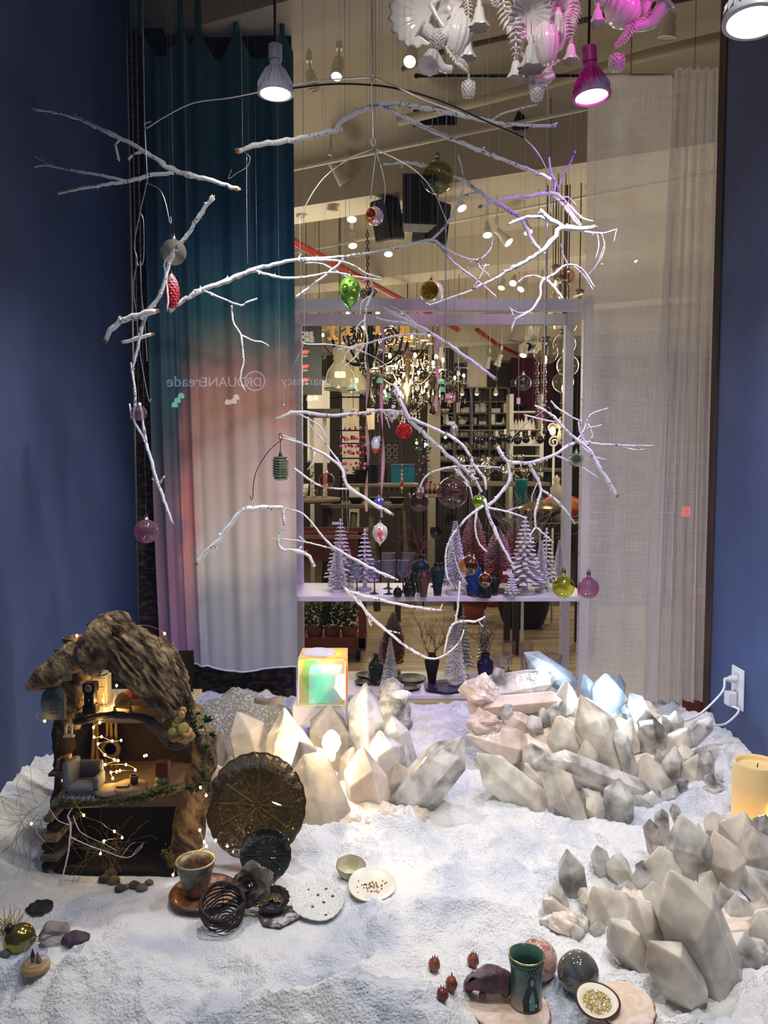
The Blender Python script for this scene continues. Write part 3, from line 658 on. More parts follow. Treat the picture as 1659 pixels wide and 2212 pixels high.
def crystal_chandelier(px,py,Y,R_,n,tiers,lab):
    c = P(px,py,Y); t = thing('crystal_chandelier',c,lab,'chandelier','crystal chandeliers')
    MB().lathe([(.0,-.42),(.05,-.38),(.02,-.3),(.09,-.2),(.02,-.05),(.06,.08),(.02,.2),(.012,.4)],c,12).build('stem',M('antique_metal',(92,80,62),.35,.8),t)
    MB().tube([c+Vector((0,0,.4)),Vector((c.x,c.y,CZ+.44))],.008,6).build('chain',MATS['antique_metal'],t)
    glc = M('cut_crystal',(214,206,190),.06,trans=.0,spec=1.0,coat=.6)
    drops = MB(); rr = random.Random(int(px))
    for tr in range(tiers):
        m_ = n if tr == 0 else max(5,n-3); Rt = R_*(1-.35*tr); z0 = .30*tr
        for k in range(m_):
            a = 2*pi*k/m_+tr*.3; d = Vector((cos(a),sin(a),0)); e = c+d*Rt+Vector((0,0,z0))
            MB().tube(catmull([c+Vector((0,0,z0-.1)),c+d*Rt*.5+Vector((0,0,z0-.16)),e],5),.010,5).build('arm',MATS['antique_metal'],t)
            cn = MB().lathe([(.045,0),(.05,.012),(.014,.018),(.014,.09)],e,8).build('candle',CREAM,t)
            MB().ball(e+Vector((0,0,.115)),.019,8,6,(1,1,1.5)).build('bulb',BULB,cn)
            for q in range(5):
                f_ = rr.uniform(.2,1); p = c+d*Rt*f_+Vector((rr.uniform(-.04,.04),rr.uniform(-.04,.04),z0-.12-rr.uniform(0,.16)))
                drops.lathe([(.0,-.035),(.012,-.02),(.003,.02),(.008,.03),(0,.038)],p,5)
        for k in range(12):
            a0 = 2*pi*k/12
            for q in range(7):
                s_ = q/7; a = a0+s_*2*pi/12; z = z0+.16-.16*sin(pi*s_) ; p = c+Vector((cos(a),sin(a),0))*Rt*.6+Vector((0,0,z)); drops.ball(p,.010,5,4)
    drops.build('crystal_drops',glc,t,smooth=False,kind='stuff')
for a in [(880,800,8.8,.40,9,2,'large crystal chandelier with two rings of lit candles below the candle chandelier'),(800,812,10.2,.34,8,2,'crystal chandelier behind the pink ribbons'),(935,830,10.6,.42,9,1,'crystal chandelier beside the plaster column'),(862,868,11.4,.42,9,1,'low crystal chandelier hanging above the red ornament'),(740,742,10.8,.27,6,1,'small crystal chandelier half behind the left candle arms')]:
    crystal_chandelier(*a)
# dome pendant lamps
for (px,py,Y,r,lab) in [(735,815,7.3,.15,'clear glass dome pendant lamp, left of a pair'),(765,826,9.6,.17,'clear glass dome pendant lamp, right of a pair')]:
    c = P(px,py,Y); t = thing('dome_pendant',c,lab,'pendant lamp','dome pendant lamps')
    MB().lathe([(r,-.11),(r*.97,-.03),(r*.8,.06),(r*.45,.13),(.06,.15),(.06,.27),(.02,.29)],c,24,cap0=False).build('dome',TG('dome_glass',(232,228,205),(190,185,160),milky=.35),t)
    MB().lathe([(r*1.02,-.118),(r*1.02,-.105)],c,24,cap0=False,cap1=False).build('rim',GREYM,t)
    MB().lathe([(.05,.0),(.055,.02),(.05,.05)],c,14).build('bulb',E('soft_bulb',(255,236,196),2.5),t)
    MB().tube([c+Vector((0,0,.28)),Vector((c.x,c.y,CZ+.44))],.012,6).build('stem',GREYM,t)
# clear globe pendants, right of the shelf
def globe(px,py,Y,r,lab,lit=True):
    c = P(px,py,Y); t = thing('globe_pendant',c,lab,'pendant lamp','clear globe pendant lamps')
    MB().ball(c,r,24,16,(1,1,.96)).build('globe',TG('globe_glass',(244,240,230),(190,182,165),refl=.5,milky=.07),t)
    MB().lathe([(.030,0),(.032,.03),(.012,.04)],c+Vector((0,0,r*.9)),12).build('cap',GREYM,t)
    MB().tube([c+Vector((0,0,r)),Vector((c.x,c.y,CZ+.44))],.004,5).build('cord',BLK,t)
    MB().lathe([(.012,.05),(.014,.0),(.010,-.02)],c,8).build('socket',GREYM,t)
    MB().lathe([(.005,-.02),(.011,-.045),(.001,-.075)],c,8).build('bulb',E('globe_bulb',(255,190,130),7),t)
for a in [(1179,762,5.2,.080,'clear globe pendant nearest the middle, hanging alone'),(1222,700,5.6,.080,'clear globe pendant just under the upper shelf rails, behind the post'),(1219,744,5.4,.078,'clear globe pendant left of the shelf post, second from the top'),(1226,790,5.8,.082,'clear globe pendant cut by the shelf post at mid height'),(1216,826,5.7,.078,'lowest clear globe pendant at the shelf post'),
          (1210,628,5.9,.085,'clear globe pendant behind the small pink ball above the shelf'),(1198,690,6.2,.08,'clear globe pendant half hidden by the shelf top rails'),(1200,600,6.0,.07,'highest clear globe pendant behind the twig tuft'),(1252,655,5.9,.075,'clear globe pendant behind the sheer panel and shelf corner')]:
    globe(*a)
# bead strings
for i,(px,y0,y1,Y) in enumerate([(1160,785,905,6.0),(1176,740,940,5.6),(1214,850,900,6.2),(1215,905,980,6.2)]):
    a = P(px,y0,Y); b = P(px,y1,Y); n_ = int((y1-y0)/7); mb = MB()
    for k in range(n_): mb.ball(a.lerp(b,k/n_),.012 if k % 3 else .018,6,5)
    mb.tube([a,b],.002,4); mb.tube([a,Vector((a.x,a.y,CZ+.44))],.002,4)
    mb.build('bead_string',M('bead_brown',(112,84,66),.25,spec=.9),label='string of brown beads hanging by the globe lamps, %s from the left' % ORD[i],cat='beads',group='bead strings')
# projector
t = thing('projector',P(1145,750,9.4),'white ceiling projector above the dark red wall','projector')
b = MB().box(P(1145,750,9.4),(S(40,9.4),.3,S(18,9.4))).build('body',WHT,t,smooth=False); bevel(b,.02,2)
MB().lathe([(.05,0),(.05,.03),(.035,.03)],P(1139,750,9.24),12,(0,-1,0)).build('lens',BLK,t)
for k in range(4): MB().box(P(1152,746+k*3,9.245),(.07,.006,.006)).build('vent_slot',BLK,t,smooth=False)
MB().tube([P(1145,742,9.4),P(1145,742,9.4)+Vector((0,0,2.0))],.03,8).build('mount_pole',WHT,t)
# thin hanging wires of the shop ceiling, grouped by look
for i,(px,y0,y1,Y) in enumerate([(655,300,470,5.8),(680,230,700,6.5),(790,330,600,6.0),(1075,480,800,7),(1120,630,910,7.5),(1050,690,800,9.5),(1005,690,790,9),(968,700,880,8),(1189,205,480,4.8),(1206,205,600,5.0),(1213,205,480,5.2),(1222,205,600,5.0),(1195,205,600,5.4),(1363,60,165,4.2)]):
    MB().tube([Vector((P(px,y0,Y).x,Y,CZ+.44)),P(px,y1,Y)],.004 if i > 7 else .003,5).build('suspension_cable',M('cord_tan',(136,126,100),.6),label='thin tan wire hanging from the shop ceiling %s' % ['beside the ombre curtain edge','left of the green ornament','beside the black chain','above the long white branch tip','left of the lit pair of spots','over the ceramics','beside the plaster column','behind the gold tinted ball','under the violet branch, leftmost','under the violet branch, second','under the violet branch, fourth','at the sheer edge, rightmost','under the violet branch, third','in front of the sheer rod'][i],cat='cord',group='cords hanging from the shop ceiling')
# iron hook stand with chain and scrolls left of the green drop
t = thing('chain_hanger',P(795,560,6.0),'black chain with scrolled iron hanger behind the green ornament','chain')
ch = MB()
for k in range(16):
    c = P(794,500+k*8,6.0); u = Vector((1,0,0)) if k % 2 else Vector((0,1,0)); ch.tube([c+u*cos(a*pi/4)*.010+Vector((0,0,sin(a*pi/4)*.018)) for a in range(9)],.0035,4)
ch.build('chain',BLK,t)
for sg_ in (-1,1): MB().tube(scroll(P(795+sg_*9,634,6.0),.035,0,3.5*pi*sg_,Vector((1,0,0))),.006,5).build('scroll',BLK,t)
MB().tube([P(795,628,6),P(795,680,6)],.007,5).build('rod',BLK,t)
# ---- back shelving with white ceramics
SHW = M('shelf_brown',(96,80,60),.6)
def profl(kind):
    return {'vase': [(.5,0),(.62,.3),(.7,.9),(.5,1.5),(.42,1.8),(.5,2)],'mug': [(.8,0),(.9,.1),(.9,1.5),(.82,1.5)],'bowl': [(.4,0),(.5,.06),(1.3,.5),(1.6,.9),(1.5,.9)],'pot': [(.5,0),(.9,.3),(1.0,.8),(.7,1.2),(.3,1.3),(.12,1.4),(.2,1.55),(0,1.65)],'jar': [(.7,0),(.75,.1),(.75,2.2),(.7,2.3)],'cone': [(.6,0),(.55,.1),(.25,1.8),(.05,2.3)],'bottle': [(.5,0),(.6,.2),(.6,1.0),(.25,1.5),(.2,2.1),(.26,2.15)]}[kind]
def ceramic(kind,c,s_,lab,grp,mat=CREAM,handle=False,spout=False):
    t = thing('ceramic_'+kind,c,lab,kind,grp) if handle else None
    mb = MB().lathe([(r*s_,z*s_) for r,z in profl(kind)],c,12)
    if not t: return mb.build('ceramic_'+kind,mat,label=lab,cat=kind,group=grp,origin=c)
    mb.build('body',mat,t)
    MB().tube(catmull([c+Vector((s_*.55,0,s_*1.6)),c+Vector((s_*1.25,0,s_*1.3)),c+Vector((s_*.6,0,s_*.45))],4),s_*.09,5).build('handle',mat,t)
    if spout: MB().tube([c+Vector((-s_*.4,0,s_*1.5)),c+Vector((-s_*.75,0,s_*2.0))],[s_*.25,s_*.12],6).build('spout',mat,t)
    return t
def book(c,w,h,d,lab,grp,mat=CREAM): return MB().box((c.x,c.y,c.z+h/2),(w,d,h)).build('book',mat,smooth=False,label=lab,cat='book',group=grp,origin=c)
YB = 11.0
cab = thing('back_bookcase',P(1025,960,YB),'brown grid bookcase of white ceramics at the back of the shop','bookcase')
for px in (938,983,1018,1058,1098): MB().box((P(px,920,YB).x,YB+.15,(P(px,838,YB).z+ZF)/2),(.035,.34,P(px,838,YB).z-ZF-.014)).build('upright',SHW,cab,smooth=False)
rows = [838,868,893,919,944,970,996]
for py in rows: MB().box(((P(938,980,YB).x+P(1098,980,YB).x)/2,YB+.15,P(0,py,YB).z),(S(160,YB)-.04,.33,.022)).build('shelf',SHW,cab,smooth=False)
MB().box(((P(938,980,YB).x+P(1098,980,YB).x)/2,YB+.33,(P(0,838,YB).z+ZF)/2),(S(160,YB),.02,P(0,838,YB).z-ZF-.02)).build('back_panel',M('bookcase_back',(104,98,84),.8),cab,smooth=False)
def onrow(px,r,Y=YB): q = P(px,rows[r],Y); return Vector((q.x,Y+.1,q.z+.012))
g = 'white ceramics on the back bookcase'
ceramic('vase',onrow(1032,2),.066,'white ceramic pitcher with handle, smaller of two',g,handle=True,spout=True)
ceramic('vase',onrow(1046,2),.080,'white ceramic pitcher with handle, larger of two',g,handle=True,spout=True)
book(onrow(989,2),.055,.14,.2,'upright white book beside the white mugs',g)
ceramic('mug',onrow(1001,2),.042,'small white mug left of the white tumbler',g)
ceramic('mug',onrow(1010,2),.052,'white tumbler between book and pitchers',g)
for k in range(2): book(onrow(1070,2)+Vector((0,0,k*.03)),.14,.028,.2,['lower','upper'][k]+' flat white book of the two lying on the bookcase',g)
book(onrow(1092,2),.05,.13,.2,'upright white book at the right end of the pitcher row',g)
ceramic('bowl',onrow(961,2),.06,'wide white footed bowl on the bookcase',g)
ceramic('vase',onrow(965,3),.075,'tall white pitcher in the second bookcase row',g,handle=True,spout=True)
ceramic('pot',onrow(1000,3),.065,'white lidded teapot in the second bookcase row',g,handle=True,spout=True)
ceramic('jar',onrow(1027,3),.045,'white cylinder jar in the second bookcase row',g)
ceramic('mug',onrow(1040,3),.035,'little white cup in the second bookcase row, left of two',g)
ceramic('mug',onrow(1049,3),.035,'little white cup in the second bookcase row, right of two',g)
book(onrow(1064,3),.07,.15,.2,'upright thick white book in the second bookcase row',g)
book(onrow(1078,3),.10,.03,.2,'flat white book in the second bookcase row',g)
ceramic('bottle',onrow(1090,3),.05,'white bottle vase at the end of the second bookcase row',g)
r_ = random.Random(9)
for r in (4,5,6):
    for px in range(946,1096,9):
        k = r_.choice(['mug','jar','bowl','vase','mug','bottle']) if px % 2 else r_.choice(['mug','jar'])
        ceramic(k,onrow(px+r_.uniform(-1,1),r),r_.uniform(.030,.042),'small pale %s on the %s bookcase row, %s from the left' % (k,ORD[r],(ORD+['thirteenth','fourteenth','fifteenth','sixteenth','last'])[(px-946) // 9]),'small ceramics on the lower bookcase rows',M('ceramic_dim',(176,168,150),.3))
for i,px in enumerate((998,1030,1071)):
    c = P(px,846,YB-.05); t = thing('shelf_spot',c,'small white lamp clipped over the bookcase, %s from the left' % ORD[i],'spotlight','clip lamps of the bookcase')
    MB().lathe([(.015,.05),(.022,.03),(.04,-.03)],c,10).build('shade',WHT,t); MB().ball(c+Vector((0,0,-.03)),.03,8,6).build('bulb',E('dim_bulb',(255,240,210),1.2),t)
    MB().tube([c+Vector((0,0,.05)),c+Vector((.04,.1,.11))],.006,5).build('arm',WHT,t)
# second unit with paper cones
YC = 10.4
cn = thing('cone_shelf',P(1150,960,YC),'pale open shelf with white cones in front of the dark red wall','shelf')
for px in (1101,1166): MB().box((P(px,920,YC).x,YC,(P(px,852,YC).z+ZF)/2),(.05,.3,P(px,852,YC).z-ZF-.014)).build('upright',WHT,cn,smooth=False)
for py in (891,930,962,985): MB().box((P(1134,py,YC).x,YC,P(1134,py,YC).z),(S(66,YC)-.055,.28,.02)).build('shelf',WHT,cn,smooth=False)
for i,px in enumerate((1107,1114,1121,1127,1144,1152)): ceramic('cone',P(px,929,YC)+Vector((0,0,.004)),.062,'white paper cone on the pale shelf, %s from the left' % ORD[i],'white cones')
ceramic('bottle',P(1136,929,YC)+Vector((0,0,.004)),.085,'white bottle-shaped tower standing among the paper cones','white cones')
for i,px in enumerate(range(1106,1164,8)): ceramic('bottle',P(px,961,YC)+Vector((0,0,.004)),.05,'small white bottle below the paper cones, %s from the left' % ORD[i],'white bottles')
bw = MB().lathe([(.02,0),(.05,.01),(.13,.06),(.14,.09),(.125,.09),(.04,.02)],P(1120,890,YC)+Vector((0,0,.004)),16); bw.build('black_bowl',BLK,label='black bowl on the shelf in front of the dark red wall',cat='bowl')
# row of dark hanging balls
for i,(px,py) in enumerate([(1034,951),(1066,950),(1084,946),(1101,950),(1118,952),(1136,949),(1167,950)]):
    Y = 7.6; c = P(px,py,Y); t = thing('dark_bauble',c,'dark navy ball hanging in a row, %s from the left' % ORD[i],'bauble','row of dark hanging balls')
    MB().ball(c,S(8.5,Y),14,10).build('ball',M('navy_glass',(20,22,34),.15,coat=.5),t)
    MB().lathe([(.009,0),(.009,.018)],c+Vector((0,0,S(8.3,Y))),8).build('cap',GREYM,t)
    if i: MB().box(c+Vector((.03,-.02,.06)),(.025,.003,.05)).build('paper_tag',CREAM,t,smooth=False)
    MB().tube([c+Vector((0,0,.05)),Vector((c.x,c.y,P(0,930,Y).z))],.002,4).build('string',GREYM,t)
hr = MB().tube([P(985,930,7.6),P(1168,930,7.6)],.008,6)
for px in (990,1168): a = P(px,930,7.6); hr.tube([a,Vector((a.x,a.y,CZ+.44))],.004,5)
hr.build('hanging_rail',GREYM,label='thin metal rail from which the dark balls hang',cat='rail')
# tables with glittering wares
def tabletop(name,px0,px1,py,Y,dp,mat,lab,legs=True):
    a = P(px0,py,Y); b = P(px1,py,Y); c = Vector(((a.x+b.x)/2,Y+dp/2,a.z)); t = thing(name,c,lab,'table')
    o = MB().box((c.x,c.y,a.z-.02),(b.x-a.x,dp,.04)).build('tabletop',mat,t,smooth=False); bevel(o,.006)
    for sx in (-1,1):
        for sy in (-1,1):
            x = c.x+sx*((b.x-a.x)/2-.05); y = c.y+sy*(dp/2-.05); MB().box((x,y,(a.z-.04+ZF+.012)/2),(.05,.05,a.z-.042-ZF-.012)).build('leg',M('dark_wood',(52,44,36),.6),t,smooth=False)
    return t,a.z
OLDW = M('old_wood',(104,94,76),.8,bump=.4,bscale=40,col2=(78,70,56),vscale=6,stretch=(1,1,6))
DKW = M('dark_wood',(52,44,36),.6)
_,z1 = tabletop('ware_table',962,1220,1012,8.6,.7,M('grey_table',(120,112,96),.5),'long table crowded with glittering glassware')
_,z2 = tabletop('ware_table',985,1190,1042,7.6,.5,MATS['grey_table'],'nearer low table with silver dishes')
_,z3 = tabletop('saw_horse_table',690,872,1090,7.4,.6,OLDW,'weathered wooden trestle table with black tableware')
_,z4 = tabletop('white_counter',735,905,1045,8.6,.5,M('counter_pale',(126,116,98),.6),'pale counter carrying stacks of dark plates')
_,z5 = tabletop('gallery_table',885,960,1068,9.5,.5,M('counter_white',(150,142,130),.6),'white table with small bottles behind the pink ball')
GLZ = TG('clear_ware',(236,236,232),(150,150,145),refl=1.8); SLV = M('silver',(200,195,186),.15,1.0)
r_ = random.Random(21)
for k in range(46):
    row = k % 2; x = r_.uniform(P(966,980,8.6).x,P(1215,980,8.6).x) if row == 0 else r_.uniform(P(990,980,7.6).x,P(1180,980,7.6).x)
    c = Vector((x,r_.uniform(8.65,9.2) if row == 0 else r_.uniform(7.65,8.0),(z1 if row == 0 else z2)+.001)); s_ = r_.uniform(.04,.075)
    prof_ = r_.choice([[(.6,0),(.12,.1),(.1,1),(.6,1.5),(.65,2.2)],[(.5,0),(.8,.5),(.3,1.5),(.4,1.9)],[(.9,0),(1,.8),(.2,1.2),(.25,1.4)],[(.5,0),(.55,2.2)]])
    MB().lathe([(r*s_,z*s_) for r,z in prof_],c,10).build('glass_vessel',GLZ if k % 3 else SLV,label='%s %s on the %s table, %s of those there' % (['silver','clear glass'][bool(k % 3)],{.12: 'goblet',.8: 'bottle',1: 'bowl',.55: 'tumbler'}[prof_[1][0]],['long glittering','low nearer'][row],'number %s' % ((ORD+['thirteenth','fourteenth','fifteenth','sixteenth','seventeenth','eighteenth','nineteenth','twentieth','twenty-first','twenty-second','twenty-third'])[k // 2])),cat='vessel',group='glassware on the back tables' if k % 3 else 'silver on the back tables',origin=c)
for k in range(14):
    c = Vector((P(890+k*5.0,980,9.5).x,9.6+.2*(k % 2),z5+.001)); MB().lathe([(.02,0),(.022,.05),(.008,.08),(.009,.13)],c,8).build('tiny_bottle',M('bottle_rose',(176,110,110),.2) if k % 2 else M('bottle_dark',(60,40,40),.2),label='tiny %s bottle on the white table, %s of its colour from the left' % (['dark','rose'][k % 2],ORD[k // 2]),cat='bottle',group='tiny bottles rose' if k % 2 else 'tiny bottles dark',origin=c)
for i,(px,n_) in enumerate([(752,4),(780,6),(800,8)]):
    for k in range(n_):
        c = Vector((P(px,980,8.6).x,8.8,z4+k*.026+.001)); MB().lathe([(.07,0),(.10-.006*(k % 2),.012),(.115,.024),(.10,.020)],c,16).build('dark_bowl',M('matt_black',(30,29,29),.5),label='matt black bowl in the %s stack on the pale counter, %s from the bottom' % (['left','middle','right'][i],ORD[k]),cat='bowl',group='stacked black bowls',origin=c)
for i,px in enumerate((722,768,815,858)):
    c = Vector((P(px,980,7.4).x,7.6,z3+.001)); MB().lathe([(.05,0),(.07+.01*(i % 2),.05),(.085,.06),(.07,.055)],c,18).build('black_dish',MATS['matt_black'],label='wide black dish on the trestle table, %s from the left' % ORD[i],cat='dish',group='black dishes on the trestle table',origin=c)
c = Vector((P(905,1020,8.6).x-.1,8.75,z4)); bx = P(870,1025,8.7)
tk = thing('blue_tank',bx,'turquoise glass box beside the hanging beads','box')
MB().box((bx.x,8.75,z4+.11),(.26,.2,.2)).build('glass',TG('blue_glass',(70,160,190),(30,100,130),milky=.5),tk,smooth=False); MB().box((bx.x,8.75,z4+.215),(.27,.21,.015)).build('lid',GREYM,tk,smooth=False)
# trestle legs seen between shelf boards
for i,(x0,y0,x1,y1) in enumerate([(710,1095,700,1300),(868,1095,880,1300),(800,1110,815,1320),(765,1100,748,1320)]):
    a = P(x0,y0,7.5); b = P(x1,y1,7.5); b.z = max(b.z,ZF+.02); MB().tube([a-Vector((0,0,.03)),b],.035,4).build('trestle_leg',OLDW,bpy.data.objects['saw_horse_table'])
# round display table left
t = thing('round_table',P(660,1078,7.0),'round wooden table with trays left of the trestle table','table')
c = P(640,1076,7.0); MB().lathe([(.0,-.035),(.38,-.035),(.40,-.02),(.40,0),(.38,.004)],c,32).build('tabletop',M('table_round',(120,104,80),.6),t,smooth=40)
MB().lathe([(.22,ZF-c.z+.013),(.2,ZF-c.z+.05),(.04,ZF-c.z+.12),(.035,-.04)],c,16).build('pedestal',MATS['table_round'],t)
for k in range(5):
    q = c+Vector((-.1+k*.09,-.1+.05*(k % 2),.005)); MB().lathe([(.025,0),(.03,.09),(.028,.09)],q,10).build('tumbler',GLZ,label='clear tumbler on the round table, %s from the left' % ORD[k],cat='tumbler',group='tumblers on the round table',origin=q)
pt = thing('flower_pot',c+Vector((.02,.15,.005)),'leafy green plant on the round table','plant')
q = c+Vector((.02,.15,.005)); MB().lathe([(.06,0),(.08,.12),(.07,.12)],q,14).build('pot',CREAM,pt)
lf = MB(); r_ = random.Random(4)
for k in range(90):
    a = r_.uniform(0,2*pi); lf.leafq(q+Vector((0,0,.11))+Vector((cos(a),sin(a),0))*r_.uniform(0,.12)+Vector((0,0,r_.uniform(0,.2))),(cos(a),sin(a),r_.uniform(-.2,1)),.07,.03)
lf.build('foliage',M('leaf_dark',(52,84,40),.6),pt,smooth=False,kind='stuff')
# pink ornament rack
t = thing('ornament_rack',P(765,960,8.2),'black wire rack hung with pink glass ornaments','rack')
for px in (737,790): MB().tube([P(px,852,8.2),P(px,1075,8.2)],.012,6).build('upright',BLK,t)
for py in (858,895,930,958,990): MB().tube([P(728,py,8.2),P(800,py,8.2)],.008,5).build('bar',BLK,t)
for (x0,y0,x1,y1) in ((730,858,800,858),(712,860,737,860)): MB().tube([P(x0,y0,8.0),P(x1,y1,8.0)],.006,5).build('arm',BLK,t)
r_ = random.Random(2)
PINK = [M('pink_glass',(206,60,120),.15,coat=.5),M('rose_glass',(226,120,150),.15,coat=.5),M('berry_glass',(150,30,66),.2)]
for r,(py,n_) in enumerate([(897,4),(925,5),(945,9),(962,8),(978,9),(1000,6),(1012,5)]):
    for k in range(n_):
        c = P(738+k*(60/n_)+r_.uniform(-2,2)+(6 if r in (0,1) else 0),py+r_.uniform(-2,3),8.15); MB().ball(c,S(r_.uniform(2.6,4.2),8.15),9,6,(1,1,r_.choice([1,1,1.4]))).build('pink_ornament',PINK[(r+k) % 3],label='%s glass ornament on the wire rack, row %s from the top, place %s' % (['hot pink','pale rose','berry red'][(r+k) % 3],ORD[r],ORD[k]),cat='ornament',group='pink ornaments on the wire rack',origin=c)
# menu cards
for i,(px,py,w,h) in enumerate([(763,905,18,45),(800,905,18,45)]):
    c = P(px,py,9.0); t = thing('ornament_card',c,'tan card with a dark X mark, %s one behind the pink rack' % ['left','right'][i],'card','tan cards with X marks')
    MB().box(c,(S(w,9),.01,S(h,9))).build('board',M('card_tan',(168,152,124),.8),t,smooth=False); text('X',px,py-10,8.99,9,M('letter_black',(20,20,20),.7),t,ax='CENTER')
    MB().tube([c+Vector((0,0,S(h/2,9))),Vector((c.x,c.y,CZ+.44))],.003,4).build('string',BLK,t)
# wire panel with round hooks
t = thing('hook_panel',P(842,985,9.4),'wire display panel with rows of round hooks','panel')
for k in range(5): MB().tube([P(822+k*12,955,9.4),P(822+k*12,1060,9.4)],.008,5).build('bar',BLK,t)
for px in (822,870): MB().tube([P(px,1050,9.4),Vector((P(px,1050,9.4).x,9.4,ZF+.012))],.008,5).build('foot_post',BLK,t)
for a in range(3):
    for b in range(3): MB().tube([P(826+14*a,966+14*b,9.35)+Vector((cos(q*pi/5)*.03,0,sin(q*pi/5)*.03)) for q in range(11)],.004,4).build('ring_hook',GREYM,t)
# glowing bulb and glass ornament tree
for i,(px,py,r) in enumerate([(919,962,5),(900,957,3),(962,945,3)]):
    c = P(px,py,8.8); t = thing('bare_bulb',c,['round glowing bulb beside the teal ornament tree','small glowing bulb left of the round bulb','small glowing bulb by the bookcase'][i],'bulb','bare bulbs')
    MB().ball(c,S(r,8.8),12,8).build('globe',E('bare_glow',(255,240,205),6),t); MB().lathe([(.012,0),(.012,.03)],c+Vector((0,0,S(r,8.8))),8).build('socket',GREYM,t); MB().tube([c+Vector((0,0,.06)),Vector((c.x,c.y,CZ+.44))],.003,4).build('cord',BLK,t)
t = thing('ornament_tree',P(915,985,8.3),'dark wire tree hung with teal and purple glass drops','tree')
c0 = P(915,1070,8.3); c0.z = ZF+.012; MB().tube([c0,P(915,920,8.3)],.01,6).build('trunk',BLK,t)
r_ = random.Random(8); tl = M('teal_glass',(50,110,105),.15,coat=.4); pu = M('plum_glass',(120,60,100),.15,coat=.4)
for k in range(34):
    py = r_.uniform(925,1045); px = 915+r_.uniform(-1,1)*(10+(py-920)*.16); a = P(915,py-10,8.3); b = P(px,py,8.3+r_.uniform(-.12,.12))
    MB().ball(b,r_.uniform(.012,.022),8,6).build('drop',tl if k % 2 else pu,t)
tw = MB()
for k in range(26): py = 925+k*4.5; tw.tube([P(915,py,8.3),P(915+r_.uniform(-1,1)*(10+(py-920)*.16),py+4,8.3+r_.uniform(-.1,.1))],.003,4)
tw.build('wire_twigs',BLK,t,kind='stuff')
# pitch-dark pot, terracotta pots, plant cart, teal vase, tureen, orange cushion
q = P(1130,1366,7.25); q.z = ZF+.012
t = thing('black_planter',q,'big round black planter on the shop floor','planter')
MB().lathe([(.15,0),(.19,.03),(.235,.16),(.25,.30),(.27,.31),(.27,.34),(.24,.34),(.23,.27),(0,.26)],q,32).build('bowl',M('planter_black',(30,28,28),.6),t)
for k in range(3): MB().lathe([(.02,-.012),(.025,.0)],q+Vector((cos(k*2.1)*.12,sin(k*2.1)*.12,.0)),8).build('foot',M('planter_black',(30,28,28),.6),t)
for i,(px,Y,s_) in enumerate([(1024,7.4,1.0),(1062,8.3,.9)]):
    q = P(px,1300,Y); q.z = ZF+.012; t = thing('terracotta_pot',q,'terracotta pot behind the shelf, %s of two' % ['left','right'][i],'pot','terracotta pots')
    MB().lathe([(.09*s_,0),(.14*s_,.26),(.0,.25)],q,20,cap1=False).build('pot',M('terracotta',(140,72,44),.8),t); MB().lathe([(.145*s_,.22),(.16*s_,.22),(.16*s_,.30),(.14*s_,.30)],q,20).build('rim',M('terracotta',(140,72,44),.8),t)
q = P(715,1432,6.0); RW = M('cart_red',(118,62,44),.7,bump=.2,bscale=50,col2=(98,50,36),vscale=8)
t = thing('plant_cart',Vector((q.x,6.0,ZF+.012)),'rust red wooden plant cart on casters beyond the shelf','cart')
xr = P(790,1300,5.9).x; xl = xr-.95; yc = 6.15; z_ = lambda py: P(700,py,5.9).z
for y in (5.92,6.38): MB().box(((xl+xr)/2,y,(z_(1150)+z_(1212))/2),(xr-xl,.03,z_(1150)-z_(1212))).build('trough_board',RW,t,smooth=False)
for x in (xl,xr): MB().box((x,yc,(z_(1150)+z_(1212))/2),(.03,.43,z_(1150)-z_(1212))).build('trough_end',RW,t,smooth=False)
MB().box(((xl+xr)/2,yc,z_(1170)),(xr-xl-.04,.42,.02)).build('soil',M('soil',(26,20,16),.9,bump=.5),t,smooth=False)
MB().box(((xl+xr)/2,5.915,z_(1160)),(xr-xl+.04,.05,.03)).build('trim',M('cart_trim',(150,120,104),.6),t,smooth=False)
for x in (xl+.03,xr-.03):
    for y in (5.93,6.37): MB().box((x,y,(z_(1150)+ZF+.12)/2),(.05,.05,z_(1150)-ZF-.12)).build('leg',RW,t,smooth=False)
MB().box(((xl+xr)/2,yc,z_(1400)),(xr-xl,.46,.04)).build('lower_shelf',RW,t,smooth=False); MB().box(((xl+xr)/2,5.92,z_(1393)),(xr-xl,.03,.1)).build('lower_rail',RW,t,smooth=False)
for x in (xl+.06,xr-.06):
    for y in (5.95,6.35):
        wq = Vector((x,y,ZF+.07)); w_ = MB().lathe([(.0,-.018),(.05,-.018),(.055,-.01),(.055,.01),(.05,.018),(0,.018)],wq,18,(1,0,0)).build('caster',BLK,t,smooth=40); MB().box(wq+Vector((0,0,.04)),(.05,.03,.05)).build('fork',GREYM,w_,smooth=False)
r_ = random.Random(13); LF = [M('leaf_dark',(52,84,40),.6),M('leaf_mid',(70,104,48),.6),M('leaf_deep',(30,52,28),.6)]
